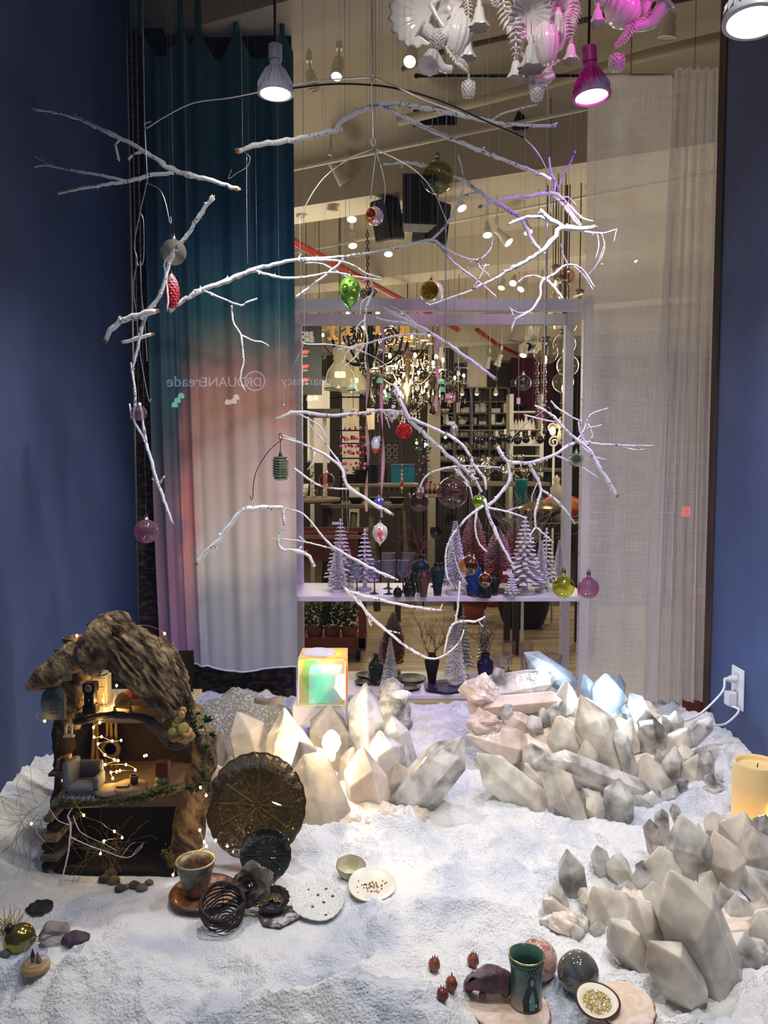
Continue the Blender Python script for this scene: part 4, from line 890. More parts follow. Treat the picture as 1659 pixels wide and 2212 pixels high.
for i,(px,sz) in enumerate([(640,.8),(678,.85),(716,.85),(754,.85)]):
    c = Vector((P(px,1390,6.0).x,6.1,z_(1400)+.021)); pt = thing('potted_plant',c,'leafy green plant on the lower cart shelf, %s from the left' % ORD[i],'plant','potted plants on the cart')
    MB().lathe([(.05,0),(.07,.10),(.06,.10)],c,12).build('pot',M('terracotta',(140,72,44),.8),pt)
    lf = MB()
    for k in range(150):
        a = r_.uniform(0,2*pi); rr = sqrt(r_.random())*.075*sz; lf.leafq(c+Vector((cos(a)*rr,sin(a)*rr,.1+r_.uniform(0,.2)*sz)),(cos(a),sin(a),r_.uniform(-.3,.9)),.05,.03)
    lf.build('foliage',LF[i % 3],pt,smooth=False,kind='stuff')
q = Vector((P(1127,1050,7.6).x,7.62,z2+.001)); 
MB().lathe([(.035,0),(.05,.02),(.05,.26),(.055,.28),(.045,.28)],P(1126,1105,6.6),16).build('teal_vase',M('teal_glaze',(20,108,120),.3),label='tall teal cylinder vase behind the white twig bush',cat='vase')
t,z6 = tabletop('copper_table',1105,1300,1130,6.1,.55,DKW,'dark table with a gilt tureen behind the right shelf post')
q = Vector((P(1172,980,6.3).x,6.36,z6+.001)); tu = thing('gilt_tureen',q,'shiny gilt lidded tureen behind the white bottle-brush trees','tureen')
GB = M('gilt_bronze',(140,116,74),.22,.9)
MB().lathe([(.10,0),(.11,.02),(.17,.06),(.19,.09),(.185,.095)],q,28).build('bowl',GB,tu); MB().lathe([(.195,.097),(.19,.11),(.12,.145),(.04,.165),(.015,.17),(.02,.19),(0,.2)],q,28,cap0=False).build('lid',GB,tu)
t = thing('orange_cushion',P(1222,1085,6.9),'orange cloth heaped beside the gilt tureen','cloth')
oq = P(1215,1095,6.7); o = MB().ball(oq,.14,20,14,(1.5,.7,.75)).build('cloth',M('orange_cloth',(196,110,66),.9),t); rough(o,.02,(9,9,9)); MB().tube([oq+Vector((cos(k*.4)*.2,-.09,sin(k*.4)*.09)) for k in range(16)],.006,5).build('piping',M('orange_edge',(170,90,56),.9),t)
# scrolled cream mirror sconce at the right
t = thing('scroll_sconce',P(1197,945,7.4),'cream scrolled sconce with a glowing candle bulb behind the shelf post','sconce')
MB().tube(scroll(P(1193,925,7.4),.05,0,3.5*pi,Vector((1,0,0))),.010,6).build('scroll',CREAM,t); MB().tube(scroll(P(1197,955,7.4),.06,0,3.5*pi,Vector((1,0,0))),.010,6).build('scroll',CREAM,t)
MB().lathe([(.03,0),(.012,.02),(.012,.09)],P(1194,940,7.38),10).build('candle',CREAM,t); MB().ball(P(1194,932,7.38),.028,10,8,(1,1,1.4)).build('bulb',BULB,t)
MB().lathe([(.02,0),(.05,.06),(.03,.14),(.05,.2),(.02,.26)],P(1213,960,7.4),12).build('finial',CREAM,t); MB().tube([P(1196,960,7.4),Vector((P(1196,1010,7.4).x,7.4,ZF+.012))],.012,6).build('rod',CREAM,t)
# figurine and mauve crystal behind the right trees
q = Vector((P(1206,980,6.25).x,6.3,z6+.001)); fg = MB().lathe([(.05,0),(.055,.1),(.045,.2),(.05,.27),(.02,.31),(.03,.345),(.0,.38)],q,14); fg.build('pale_figurine',M('figurine',(196,182,166),.5),label='pale draped figurine standing right of the gilt tureen',cat='figurine')
# red thing behind the right end of the sheer curtain
MB().box((P(1530,1400,4.0).x,4.0,P(0,1430,4.0).z),(.16,.25,.75)).build('red_cabinet',M('cabinet_red',(120,34,26),.6),smooth=False,label='dark red cabinet glimpsed beside the right blue wall',cat='cabinet')
# ---- across the street, behind the viewer: the lit shop front whose letters the pane mirrors
YS =-10.0; YV = 2*.92-YS
def sletter(s,px,py,hpx,mat,serif=False,name='street_letters'):
    cu = bpy.data.curves.new(name,'FONT'); cu.body = s; cu.size = S(hpx,YV)*1.38; cu.align_x = 'LEFT'; cu.extrude = .01
    o = bpy.data.objects.new(name,cu); COL.objects.link(o); o.data.materials.append(mat); v = P(px,py,YV); o.location = (v.x,YS,v.z); o.rotation_euler = (pi/2,0,pi); return to_mesh(o,name,mat,sgn)
sgn = thing('street_sign',(P(760,835,YV).x,YS,P(760,835,YV).z),'lit shop name mirrored in the window pane','sign')
C1 = E('sign_blue',(170,220,255),3.2); C2 = E('sign_white',(235,225,245),3.4)
for a in [('reade',436,835,24,C1),('DUANE',534,835,21,C2),('pharmacy',716,832,20,C1),('reade',1178,835,24,E('sign_dim',(160,200,225),1.2)),('DR',566,834,19,C2)]:
    sletter(*a,name='lettering')
rc = P(551,823,YV); ring = MB().tube([Vector((rc.x+cos(k*pi/14)*S(21,YV),YS,rc.z+sin(k*pi/14)*S(20,YV))) for k in range(29)],.012,5); ring.build('ring',C2,sgn)
sl1 = MB(); sl2 = MB()
for i,(px,py) in enumerate([(380,852),(372,862),(366,872),(502,855),(484,866),(496,864),(664,858),(678,857),(820,818),(838,851),(957,820),(958,838),(760,830)]):
    v = P(px,py,YV); s_ = S(7,YV); (sl1 if i < 3 or i > 7 else sl2).lathe([(s_,-.03),(s_*.95,.02),(s_*.5,.045),(0,.05)],(v.x,YS-.3,v.z),12)
sl1.build('street_lamps',E('street_lamp',(150,255,220),5.5),label='turquoise lamps across the street mirrored in the pane',cat='lamp',kind='stuff')
sl2.build('street_lamps',E('street_lamp_white',(240,245,230),5.5),label='white lamps across the street mirrored in the pane',cat='lamp',kind='stuff')
v = P(1482,1105,YV); MB().box((v.x,YS,v.z),(S(18,YV),.02,S(22,YV))).build('tail_light',E('tail_red',(255,40,30),6),smooth=False,label='red tail light in the street mirrored on the sheer curtain',cat='light')
# ================================================================== THINGS ON THE WHITE SHELF
def onshelf(px,py,low=False):
    """point of a shelf board under a pixel"""
    return G(px,py,(SHB if low else SHM)+.0005)
TW = M('tree_white',(236,232,236),.7); TBASE = M('tree_base',(232,228,230),.6)
def brush_tree(q,h,r,label,mat,n=32,needles=34,base=True,hang=.25,taper=1.0,wood=None,round_=False,tip_r=.16):
    """bottle-brush tree: wire stem with rings of bristles on a round base"""
    t = thing('bottle_brush_tree',q,label,'tree','bottle-brush trees'); rr = random.Random(int(q.x*1000)); hb = h*.09
    MB().lathe([(r*.62,0),(r*.66,.004),(r*.66,hb*.55),(r*.60,hb*.6)],q,18).build('base',wood or TBASE,t,smooth=40)
    MB().tube([q+Vector((0,0,hb*.5)),q+Vector((0,0,h*.99))],.0025,6).build('stem',wood or TBASE,t)
    mb = MB(); z0 = hb+h*.06
    for k in range(n):
        s_ = k/(n-1); z = z0+(h-z0)*s_
        R_ = r*(tip_r+(1-tip_r)*(1-s_)**taper) if not round_ else r*max(.12,sin(min(1,(1-s_)*1.05+.02)*pi*.62)**.85)
        for j in range(needles):
            a = 2*pi*(j+rr.random())/needles; d = Vector((cos(a),sin(a),-hang+rr.uniform(-.12,.12))).normalized(); l = R_*rr.uniform(.86,1.06)
            b = q+Vector((0,0,z)); e = b+d*l; w = d.cross(Vector((0,0,1))).normalized()*(.0016+.0085*R_)
            mb.add([b+Vector((0,0,.001)),e+w,e-w,e+Vector((0,0,.0036))],[(0,1,3),(0,3,2),(0,2,1)])
    mb.build('bristles',mat,t,smooth=False,kind='stuff'); return t
def snow_tree(q,h,r,label,tiers=14,mat=None,glit=False):
    """white tree of flat flared branch tiers round a stem"""
    t = thing('tiered_tree',q,label,'tree','white tiered trees'); rr = random.Random(int(q.x*3000)+tiers)
    MB().lathe([(r*.5,0),(r*.5,h*.03),(r*.16,h*.05),(r*.12,h*.16)],q,14).build('base',mat or TBASE,t)
    MB().tube([q+Vector((0,0,.005)),q+Vector((0,0,h))],[.006,.003],6).build('stem',mat or TW,t)
    for k in range(tiers):
        s_ = k/(tiers-1); z = h*(.17+.80*s_); R_ = r*(.10+.90*(1-s_)**.9); mb = MB(); n = 7
        a0 = rr.random()*6
        for j in range(n):
            a = a0+2*pi*j/n; d = Vector((cos(a),sin(a),-.10)); sd = Vector((-sin(a),cos(a),0)); b = q+Vector((0,0,z)); w = R_*.20
            e = b+d*R_*rr.uniform(.85,1.05)
            up = Vector((0,0,.003+h*.006))
            mb.add([b-up*.5,b+d*R_*.55+sd*w*.8,e+sd*w*.9,e-sd*w*.9,b+d*R_*.55-sd*w*.8,b+up,e+up*.9,b+d*R_*.5+up*1.3],
                   [(0,4,3,2,1),(5,7,1),(5,4,7),(7,2,1),(7,6,2),(7,3,6),(7,4,3),(2,6,3),(0,1,5),(0,5,4)])
        mb.build('branch_tier',mat or TW,t,smooth=False)
    return t
def hpx(px,top,bot,low=False):
    q = onshelf(px,bot,low); return q,S(bot-top,q.y)*1.0
def frosted(name,top,mid,bot):
    m,nt,out = _nt(name); L = nt.links.new; b = N(nt,'BsdfPrincipled'); L(b.outputs[0],out.inputs[0]); b.inputs['Roughness'].default_value = .8
    tc = N(nt,'TexCoord'); sx = N(nt,'SeparateXYZ'); L(tc.outputs['Generated'],sx.inputs[0]); n = N(nt,'TexNoise'); n.inputs['Scale'].default_value = 60; L(tc.outputs['Object'],n.inputs['Vector'])
    a = N(nt,'Math',operation='MULTIPLY_ADD'); L(n.outputs[0],a.inputs[0]); a.inputs[1].default_value = .5; a2 = N(nt,'Math',operation='ADD'); a.inputs[2].default_value =-.25; L(a.outputs[0],a2.inputs[0]); L(sx.outputs['Z'],a2.inputs[1])
    r = ramp(nt,[(.12,bot),(.48,mid),(.85,top)],a2.outputs[0]); L(r.outputs[0],b.inputs['Base Color']); return m
FP = frosted('frosted_pink',(196,176,158),(196,116,104),(92,48,62)); FR = frosted('frosted_rust',(190,164,156),(158,122,126),(206,96,62)); FM = frosted('frosted_mauve',(178,152,150),(150,118,124),(182,92,66))
WOODB = M('tree_wood',(120,82,58),.7)
for (px,top,bot,w,lab) in [(729,1170,1278,46,'white bottle-brush tree standing before the tall tiered tree at the left'),(754,1186,1268,30,'small white bottle-brush tree behind the first wine glass'),(983,1125,1283,64,'tallest white bottle-brush tree, left of the pink frosted trees'),(1168,1168,1278,40,'white bottle-brush tree right of the biggest tiered tree'),(1208,1166,1272,38,'white bottle-brush tree next to the right shelf post')]:
    q,h = hpx(px,top,bot); brush_tree(q,h,S(w/2,q.y),lab,TW)
for (px,top,bot,w,mat,lab) in [(1022,1098,1272,60,FP,'tall pink frosted bottle-brush tree behind the amber ball'),(1075,1138,1280,62,FR,'rust and mauve frosted bottle-brush tree in the middle of the right group'),(1110,1120,1268,50,FP,'pink frosted bottle-brush tree half behind the biggest tiered tree')]:
    q,h = hpx(px,top,bot); brush_tree(q,h,S(w/2,q.y),lab,mat,34,34,wood=WOODB,hang=-.2,round_=True)
for (px,top,bot,w,n,lab) in [(736,1118,1268,70,16,'tall white tiered tree with a paper tag at the left end'),(788,1140,1274,62,13,'white tiered tree behind the wine glasses'),(1133,1112,1283,90,17,'biggest white tiered tree right of the frosted trees'),(1179,1138,1275,54,14,'slim white tiered tree behind the right bottle-brush trees'),(1104,1232,1288,36,9,'tiny white tiered tree beside the dark twin vase'),(1023,1196,1278,18,9,'slim tiered tree peeping over the amber ball')]:
    q,h = hpx(px,top,bot); t = snow_tree(q,h,S(w/2,q.y),lab,n)
    if px in (736,1104):
        MB().box((q.x-.022,q.y-.01,q.z+h*.93),(.036,.002,.014)).build('paper_tag',M('tag_paper',(228,226,222),.8),t,smooth=False)
# lower board
for (px,top,bot,w,mat,lab,n,nd) in [(540,1,1,1,None,None,0,0)]: pass
q,h = hpx(849,1320,1455,True); brush_tree(q,h,S(26,q.y),'mauve and rust frosted bottle-brush tree on the bottom shelf',FM,32,32,wood=WOODB,hang=-.2,round_=True)
q,h = hpx(843,1376,1468,True); brush_tree(q,h,S(17,q.y),'small white bottle-brush tree on the bottom shelf beside the dark bottle vase',TW,20)
q,h = hpx(822,1378,1455,True); brush_tree(q,h,S(10,q.y),'slim white bottle-brush tree behind the dark bottle vase',TW,18)
q,h = hpx(983,1325,1478,True); brush_tree(q,h,S(27,q.y),'tall white bottle-brush tree on the bottom shelf',TW,26)
SILV = M('frost_silver',(206,210,214),.35,.4)
q,h = hpx(1000,1308,1462,True); snow_tree(q,h,S(27,q.y),'frosted silver tiered tree behind the tall white one',16,SILV)
q,h = hpx(1046,1314,1450,True); t = snow_tree(q,h,S(21,q.y),'frosted silver tiered tree with a paper tag behind the purple vase',15,SILV)
MB().box((q.x+.022,q.y-.01,q.z+h*.93),(.036,.002,.012)).build('paper_tag',M('tag_paper',(228,226,222),.8),t,smooth=False)
q,h = hpx(798,1418,1470,True); snow_tree(q,h,S(9,q.y),'tiny silver tiered tree left of the dark bottle vase',8,SILV)
# wine glasses
def wine_glass(q,h,r,mat,lab,grp='smoky wine glasses',shape=0):
    t = thing('wine_glass',q,lab,'wine glass',grp)
    zb = h*(.44 if shape == 0 else .40)
    MB().lathe([(r*.80,0),(r*.78,.002),(r*.2,.006),(.0035,.014),(.0032,zb*.95),(.006,zb)],q,24,cap1=False).build('stem',M('smoky_stem',(38,44,58),.08,coat=1.0) if mat is not ROSEG else M('rose_stem',(92,66,62),.08,coat=1.0),t)
    p_ = [(.004,zb),(r*.55,zb+h*.05),(r*.92,zb+h*.16),(r,zb+h*.28),(r*.97,zb+h*.42),(r*.90,h)] if shape == 0 else [(.004,zb),(r*.7,zb+h*.06),(r*.95,zb+h*.2),(r,zb+h*.36),(r*.98,h)]
    MB().lathe(p_,q,28,cap0=False,cap1=False).build('bowl',mat,t)
    MB().lathe([(r*.90+.0006,h-.0012),(r*.90+.0012,h),(r*.90-.0006,h)] if shape == 0 else [(r*.98+.0006,h-.0012),(r*.98+.001,h),(r*.98-.0006,h)],q,28,cap0=False,cap1=False).build('rim',M('rim_glass',(170,176,190),.05,coat=1),t)
    return t
SMOKE = TG('smoke_glass',(190,198,222),(110,118,150),refl=1.5,milky=.09); ROSEG = TG('rose_smoke_glass',(226,210,200),(160,140,132),refl=1.3,milky=.10); PURG = TG('purple_tint',(228,222,236),(170,160,186),refl=1.3,milky=.10)
for (px,top,bot,w,lab) in [(771,1207,1283,31,'smoky blue wine glass, first from the left'),(809,1210,1282,28,'smoky blue wine glass, second from the left'),(840,1208,1283,31,'smoky blue wine glass, third from the left'),(871,1208,1279,28,'smoky blue wine glass, fourth from the left')]:
    q,h = hpx(px,top,bot); wine_glass(q,h,S(w/2,q.y),SMOKE,lab)
for (px,top,bot,w,lab) in [(838,1192,1271,30,'rosy clear goblet behind the third smoky wine glass'),(882,1192,1270,30,'rosy clear goblet behind the fourth smoky wine glass')]:
    q,h = hpx(px,top,bot); wine_glass(q,h,S(w/2,q.y),ROSEG,lab,'rosy goblets',1)
for (px,top,bot,w,lab) in [(1098,1388,1452,30,'rosy goblet at the right end of the bottom shelf, left of a pair'),(1137,1388,1452,30,'rosy goblet at the right end of the bottom shelf, right of a pair')]:
    q,h = hpx(px,top,bot,True); wine_glass(q,h*1.05,S(w/2,q.y),ROSEG,lab,'rosy goblets',1)
q,h = hpx(1085,1412,1462,True); wine_glass(q,h,S(22,q.y),PURG,'wide purple tinted coupe glass right of the purple vase','coupe glasses',1)
for (px,w,lab) in [(1193,44,'clear glass bowl at the right end of the bottom shelf'),(1140,34,'small clear bowl behind the blue lit crystal')]:
    q,h = hpx(px,1415,1458,True); t = thing('glass_bowl',q,lab,'bowl','clear bowls'); MB().lathe([(.02,0),(.024,.006),(S(w*.36,3.6),h*.3),(S(w/2,3.6),h),(S(w/2-1,3.6),h)],q,24,cap1=False,ripple=lambda a,r,z: 1+.04*cos(a*12)*(z > .03)).build('bowl',PURG,t); MB().lathe([(S(w/2+.4,3.6),h-.002),(S(w/2+.6,3.6),h+.001)],q,24,cap0=False,cap1=False).build('rim',MATS['rim_glass'],t)
# tall dark glass candle goblets
for (px,top,bot,w,lab) in [(941,1138,1268,25,'tall dark glass candle goblet behind the green vases'),(973,1112,1262,25,'taller dark glass candle goblet behind the white brush tree')]:
    q,h = hpx(px,top,bot); t = thing('candle_goblet',q,lab,'candle holder','dark glass candle goblets'); r = S(w/2,q.y); DKG = TG('dark_glass',(96,82,84),(28,22,26),refl=1.6)
    MB().lathe([(r*.9,0),(r*.85,.004),(.006,.014),(.004,h*.4),(.0045,h*.78),(.008,h*.80)],q,20,cap1=False).build('stem',M('dark_stem',(34,26,30),.08,coat=1),t)
    MB().lathe([(.006,h*.80),(r*.8,h*.84),(r,h*.9),(r,h)],q,24,cap0=False,cap1=False).build('cup',DKG,t)
# cloisonne vases: lacquer grounds with small blossoms
def cloi(name,ground,blossom,c3,dens=.075,scale=70):
    m,nt,out = _nt(name); L = nt.links.new; b = N(nt,'BsdfPrincipled'); L(b.outputs[0],out.inputs[0]); b.inputs['Roughness'].default_value = .42; b.inputs['Specular IOR Level'].default_value = .25
    tc = N(nt,'TexCoord'); v = N(nt,'TexVoronoi'); v.inputs['Scale'].default_value = scale; L(tc.outputs['Object'],v.inputs['Vector'])
    n = N(nt,'TexNoise'); n.inputs['Scale'].default_value = 22; L(tc.outputs['Object'],n.inputs['Vector'])
    mk = ramp(nt,[(.20,(1,1,1,1)),(.30,(0,0,0,1))],v.outputs['Distance']); sel = ramp(nt,[(.50,(0,0,0,1)),(.56,(1,1,1,1))],n.outputs[0])
    mu = N(nt,'Math',operation='MULTIPLY'); L(mk.outputs[0],mu.inputs[0]); L(sel.outputs[0],mu.inputs[1])
    n2 = N(nt,'TexNoise'); n2.inputs['Scale'].default_value = 30; n2.inputs['Detail'].default_value = 5; n2.inputs['Distortion'].default_value = 1; L(tc.outputs['Object'],n2.inputs['Vector'])
    r0 = ramp(nt,[(.46,ground),(.58,c3)],n2.outputs[0]); mx = N(nt,'MixRGB'); L(mu.outputs[0],mx.inputs[0]); L(r0.outputs[0],mx.inputs[1]); mx.inputs[2].default_value = lin(blossom); L(mx.outputs[0],b.inputs['Base Color']); return m
CG = cloi('cloisonne_green',(18,36,36),(112,130,110),(26,56,60)); CB = cloi('cloisonne_blue',(22,40,96),(190,196,214),(34,62,130),scale=60); CK = cloi('cloisonne_black',(18,20,18),(196,176,150),(30,40,30)); CR = cloi('cloisonne_rust',(36,18,16),(120,60,36),(20,20,24)); CPU = cloi('cloisonne_purple',(24,14,52),(120,90,170),(36,22,80)); CBR = M('lacquer_brown',(88,50,34),.2,coat=.5); BRONZE = M('bronze_edge',(92,66,44),.35,.8)
VP = {'amphora': [(.42,0),(.46,.03),(.44,.06),(.56,.2),(.9,.52),(1,.68),(.92,.78),(.5,.86),(.36,.89),(.34,.94),(.48,1)],
      'bottle': [(.5,0),(.56,.03),(.75,.2),(1,.52),(.98,.66),(.7,.78),(.36,.86),(.32,.93),(.44,1)],
      'meiping': [(.46,0),(.50,.03),(.62,.3),(.95,.66),(1,.78),(.8,.88),(.52,.92),(.50,.96),(.62,1)],
      'jar': [(.7,0),(.75,.04),(.95,.2),(1,.45),(.9,.62),(.7,.68),(.72,.70),(.74,.76),(.5,.86),(.12,.90),(.16,.96),(.0,1)],
      'cyl': [(.8,0),(.86,.03),(1,.12),(.98,.8),(.82,.9),(.62,.94),(.7,1)],
      'stout': [(.5,0),(.55,.04),(.85,.25),(1,.5),(.96,.7),(.6,.82),(.5,.88),(.62,1)]}
def vase(px,top,bot,w,kind,mat,lab,low=False,foot=BRONZE,name='vase',cat='vase'):
    q,h = hpx(px,top,bot,low); r = S(w/2,q.y); t = thing(name,q,lab,cat,'cloisonne vases')
    p_ = [(a*r,z*h) for a,z in VP[kind]]
    MB().lathe(p_,q,28,cap1=False).build('body',mat,t)
    MB().lathe([(p_[0][0]*1.02,0),(p_[0][0]*1.14,.002),(p_[0][0]*1.1,.006)],q,24).build('foot_ring',foot,t)
    if kind != 'jar':
        e = p_[-1][0]; MB().lathe([(e*.98,h-.002),(e*1.08,h),(e*1.02,h+.002),(e*.85,h)],q,24,cap0=False,cap1=False).build('lip',foot,t)
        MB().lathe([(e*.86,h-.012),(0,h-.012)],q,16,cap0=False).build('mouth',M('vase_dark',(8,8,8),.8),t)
    else: MB().ball(q+Vector((0,0,h)),r*.14,8,6).build('knob',foot,t)
    return t,q,h
vase(908,1198,1279,39,'amphora',CG,'tall dark green vase with twigs on the middle shelf'); vase(945,1216,1286,33,'meiping',CG,'green vase with gold scrolls in front of the white brush tree')
vase(915,1232,1289,29,'meiping',CBR,'plain glossy brown vase in front of the green vases'); vase(885,1250,1288,29,'jar',CK,'black lidded jar beside the brown vase',name='lidded_jar',cat='jar')
vase(859,1266,1290,20,'jar',CK,'tiny black lidded pot left of the black jar',name='lidded_jar',cat='jar'); vase(1024,1218,1286,34,'cyl',CB,'blue vase with white blossoms under the amber ball')
vase(1068,1236,1286,26,'amphora',CK,'dark blossom vase right of the small amber ball'); vase(1047,1262,1291,30,'cyl',CK,'small black pot under the small amber ball')
vase(812,1412,1480,32,'bottle',CK,'black bottle vase with pale blossoms on the bottom shelf',True)
tv,qv,hv = vase(933,1410,1478,33,'meiping',CR,'dark rust vase of bare brown twigs on the bottom shelf',True)
tp,qp,hp = vase(1048,1410,1470,36,'stout',CPU,'deep purple vase of bare twigs beside the crystals',True)
def twigs(q,h,hgt,spread,n,mat,lab,seed):
    rr = random.Random(seed); mb = MB()
    def grow(p,d,l,r,dep):
        pts = [p]; dd = d.copy()
        for k in range(4):
            dd = (dd+Vector((rr.uniform(-.3,.3),rr.uniform(-.3,.3),rr.uniform(-.1,.2)))).normalized(); pts.append(pts[-1]+dd*l/4)
        mb.tube(pts,[r*(1-.12*k) for k in range(5)],3,caps=False)
        if dep:
            for k in range(rr.randint(3,4)):
                i = rr.randint(1,4); a = rr.uniform(0,2*pi); grow(pts[i],(dd+Vector((cos(a),sin(a)*.7,rr.uniform(-.2,.4)))*.8).normalized(),l*rr.uniform(.45,.65),r*.65,dep-1)
    for k in range(n):
        a = 2*pi*k/n+rr.random(); grow(q+Vector((0,0,h-.02)),Vector((cos(a)*spread,sin(a)*spread*.5,1)).normalized(),hgt*rr.uniform(.5,.7),.0018,3)
    o = mb.build('twig_bunch',mat,smooth=False,label=lab,cat='twigs',origin=q+Vector((0,0,h))); return o
TWB = M('twig_brown',(74,52,42),.8); TWR = M('twig_red',(120,58,52),.8)
twigs(qv,hv,.24,.7,6,TWB,'bare brown twigs fanning out of the dark rust vase',5); twigs(qp,hp,.17,.55,5,TWB,'bare brown twigs standing in the purple vase',6)
q,h = hpx(908,1198,1279); o = twigs(q,h,.18,.5,3,TWR,'thin reddish twigs rising from the tall dark green vase',9)
# plates of dark cloisonne
def plate(px,py,w,mat,lab,scal=0,z=0,low=True):
    q = onshelf(px,py,low)+Vector((0,0,z)); r = S(w/2,q.y); t = thing('cloisonne_plate',q,lab,'plate','dark cloisonne plates')
    rp = (lambda a,rr,zz: 1+scal*cos(a*6) if rr > r*.3 else 1) if scal else None
    MB().lathe([(r*.6,0),(r*.62,.003),(r*.98,.011),(r,.013),(r*.97,.014),(r*.7,.006),(0,.005)],q,36,ripple=rp).build('dish',mat,t)
    MB().lathe([(r*.985,.012),(r*1.01,.0135),(r*.985,.0148)],q,36,cap0=False,cap1=False,ripple=rp).build('rim',BRONZE if mat is not CPU else M('violet_edge',(70,60,130),.3,.3),t); return t
plate(790,1462,44,CK,'dark plate lying behind the left black saucer'); plate(785,1478,40,CK,'small black plate left of the black bottle vase',z=0); plate(886,1470,70,CG,'dark green blossom plate in the middle of the bottom shelf')
plate(880,1488,60,CR,'small rust plate in front of the green blossom plate',.03); plate(962,1488,94,CPU,'violet edged scalloped tray at the front of the bottom shelf',.05)
# ================================================================== MOBILE OF PAINTED BRANCHES
def m_paint(name,flecks,base=(232,232,236)):
    m,nt,out = _nt(name); L = nt.links.new; b = N(nt,'BsdfPrincipled'); L(b.outputs[0],out.inputs[0]); b.inputs['Roughness'].default_value = .75
    tc = N(nt,'TexCoord'); n = N(nt,'TexNoise'); n.inputs['Scale'].default_value = 130; n.inputs['Detail'].default_value = 5; L(tc.outputs['Object'],n.inputs['Vector'])
    n1 = N(nt,'TexNoise'); n1.inputs['Scale'].default_value = 24; L(tc.outputs['Object'],n1.inputs['Vector'])
    mt = N(nt,'Math',operation='MULTIPLY_ADD'); L(n1.outputs[0],mt.inputs[0]); mt.inputs[1].default_value = .5; L(n.outputs[0],mt.inputs[2])
    r = ramp(nt,[(.56,(96,80,70)),(.61,(180,172,168)),(.65,base),(1,base)] if flecks else [(0,base),(1,base)],mt.outputs[0]); L(r.outputs[0],b.inputs['Base Color'])
    bp = N(nt,'Bump'); bp.inputs['Strength'].default_value = .5; bp.inputs['Distance'].default_value = .003; L(n.outputs[0],bp.inputs['Height']); L(bp.outputs[0],b.inputs['Normal']); return m
PAINT = m_paint('white_bark_paint',True); RAW = M('raw_wood',(206,170,118),.8,bump=.5,bscale=120,col2=(150,112,70),vscale=60); WIRE = M('bright_wire',(205,205,208),.3,.9); DWIRE = M('dark_wire',(40,38,38),.4,.8); THREAD = M('nylon_thread',(150,148,150),.4); GTHREAD = M('gold_thread',(168,140,84),.4,.6)
rb = random.Random(77)
def limb(mb,pts,Y,buds=True,seg=7,jit=.35,dY=0.0):
    """pts: (px, py, radius_px); depth Y, sways by dY along the limb"""
    n = len(pts); ctr = []
    for i,p in enumerate(pts):
        y = Y+dY*i/max(1,n-1); q = P(p[0],p[1],y); ctr.append((q.x,q.y,q.z,S(p[2]*.67,y)))
    cv = []
    for i in range(n-1):
        L_ = math.hypot(pts[i+1][0]-pts[i][0],pts[i+1][1]-pts[i][1]); k = max(2,int(L_/9))
        p0 = ctr[max(i-1,0)]; p1 = ctr[i]; p2 = ctr[i+1]; p3 = ctr[min(i+2,n-1)]
        for j in range(k):
            t = j/k; cv.append([.5*((2*b)+(c-a)*t+(2*a-5*b+4*c-d)*t*t+(3*b-a-3*c+d)*t**3) for a,b,c,d in zip(p0,p1,p2,p3)])
    cv.append(list(ctr[-1])); path = []; rad = []
    for i,c in enumerate(cv):
        r = c[3]; e = jit*r if 0 < i < len(cv)-1 else 0
        path.append(Vector((c[0]+rb.uniform(-e,e),c[1]+rb.uniform(-e,e),c[2]+rb.uniform(-e,e)))); rad.append(r*(1+rb.uniform(-.08,.10)+(.28 if rb.random() < .12 else 0)))
    mb.tube(path,rad,seg)
    if buds:
        for i in range(2,len(path)-1,3):
            if rb.random() < .75:
                t = (path[i+1]-path[i-1]).normalized(); u,w = frame_of(t); a = rb.uniform(0,6.3); d = (u*cos(a)+w*sin(a)+t*.5).normalized(); l = rad[i]*rb.uniform(.6,1.2)+.002
                mb.tube([path[i]+d*rad[i]*.6,path[i]+d*(rad[i]*.8+l)],[rad[i]*.45+.0006,.0007],5)
    return path,rad
def tip_cap(parent,pa,ra):
    d = (pa[0]-pa[1]).normalized(); mb = MB(); u,w = frame_of(d)
    mb.lathe([(ra[0]*.96,-.004),(ra[0]*1.0,.001),(ra[0]*.85,.003)],pa[0],8,d)
    for k in range(7):
        a = k*.9; b = pa[0]+(u*cos(a)+w*sin(a))*ra[0]*.55; mb.tube([b,b+d*rb.uniform(.003,.012)+(u*rb.uniform(-1,1))*.002],[ra[0]*.35,.0008],4)
    mb.build('broken_end',RAW,parent,smooth=False)
def branch(label,Y,main,twigs=(),dY=0.0,caps=(),hang=()):
    q = P(main[0][0],main[0][1],Y); t = thing('painted_branch',q,label,'branch','white painted branches of the mobile')
    mb = MB(); pa,ra = limb(mb,main,Y,dY=dY); mb.build('main_limb',PAINT,t)
    for tw in twigs:
        f = min(1,max(0,(tw[0][0]-main[0][0])/((main[-1][0]-main[0][0]) or 1))); m2 = MB(); limb(m2,tw,Y+dY*f,seg=6); m2.build('twig',PAINT,t)
    if 0 in caps: tip_cap(t,pa,ra)
    if 1 in caps: tip_cap(t,pa[::-1],ra[::-1])
    for (px,py) in hang:
        f = min(1,max(0,(px-main[0][0])/((main[-1][0]-main[0][0]) or 1))); a = P(px,py,Y+dY*f); MB().tube([a,Vector((a.x,a.y,CZ+.44))],.00035,4).build('thread',THREAD,t)
    return t
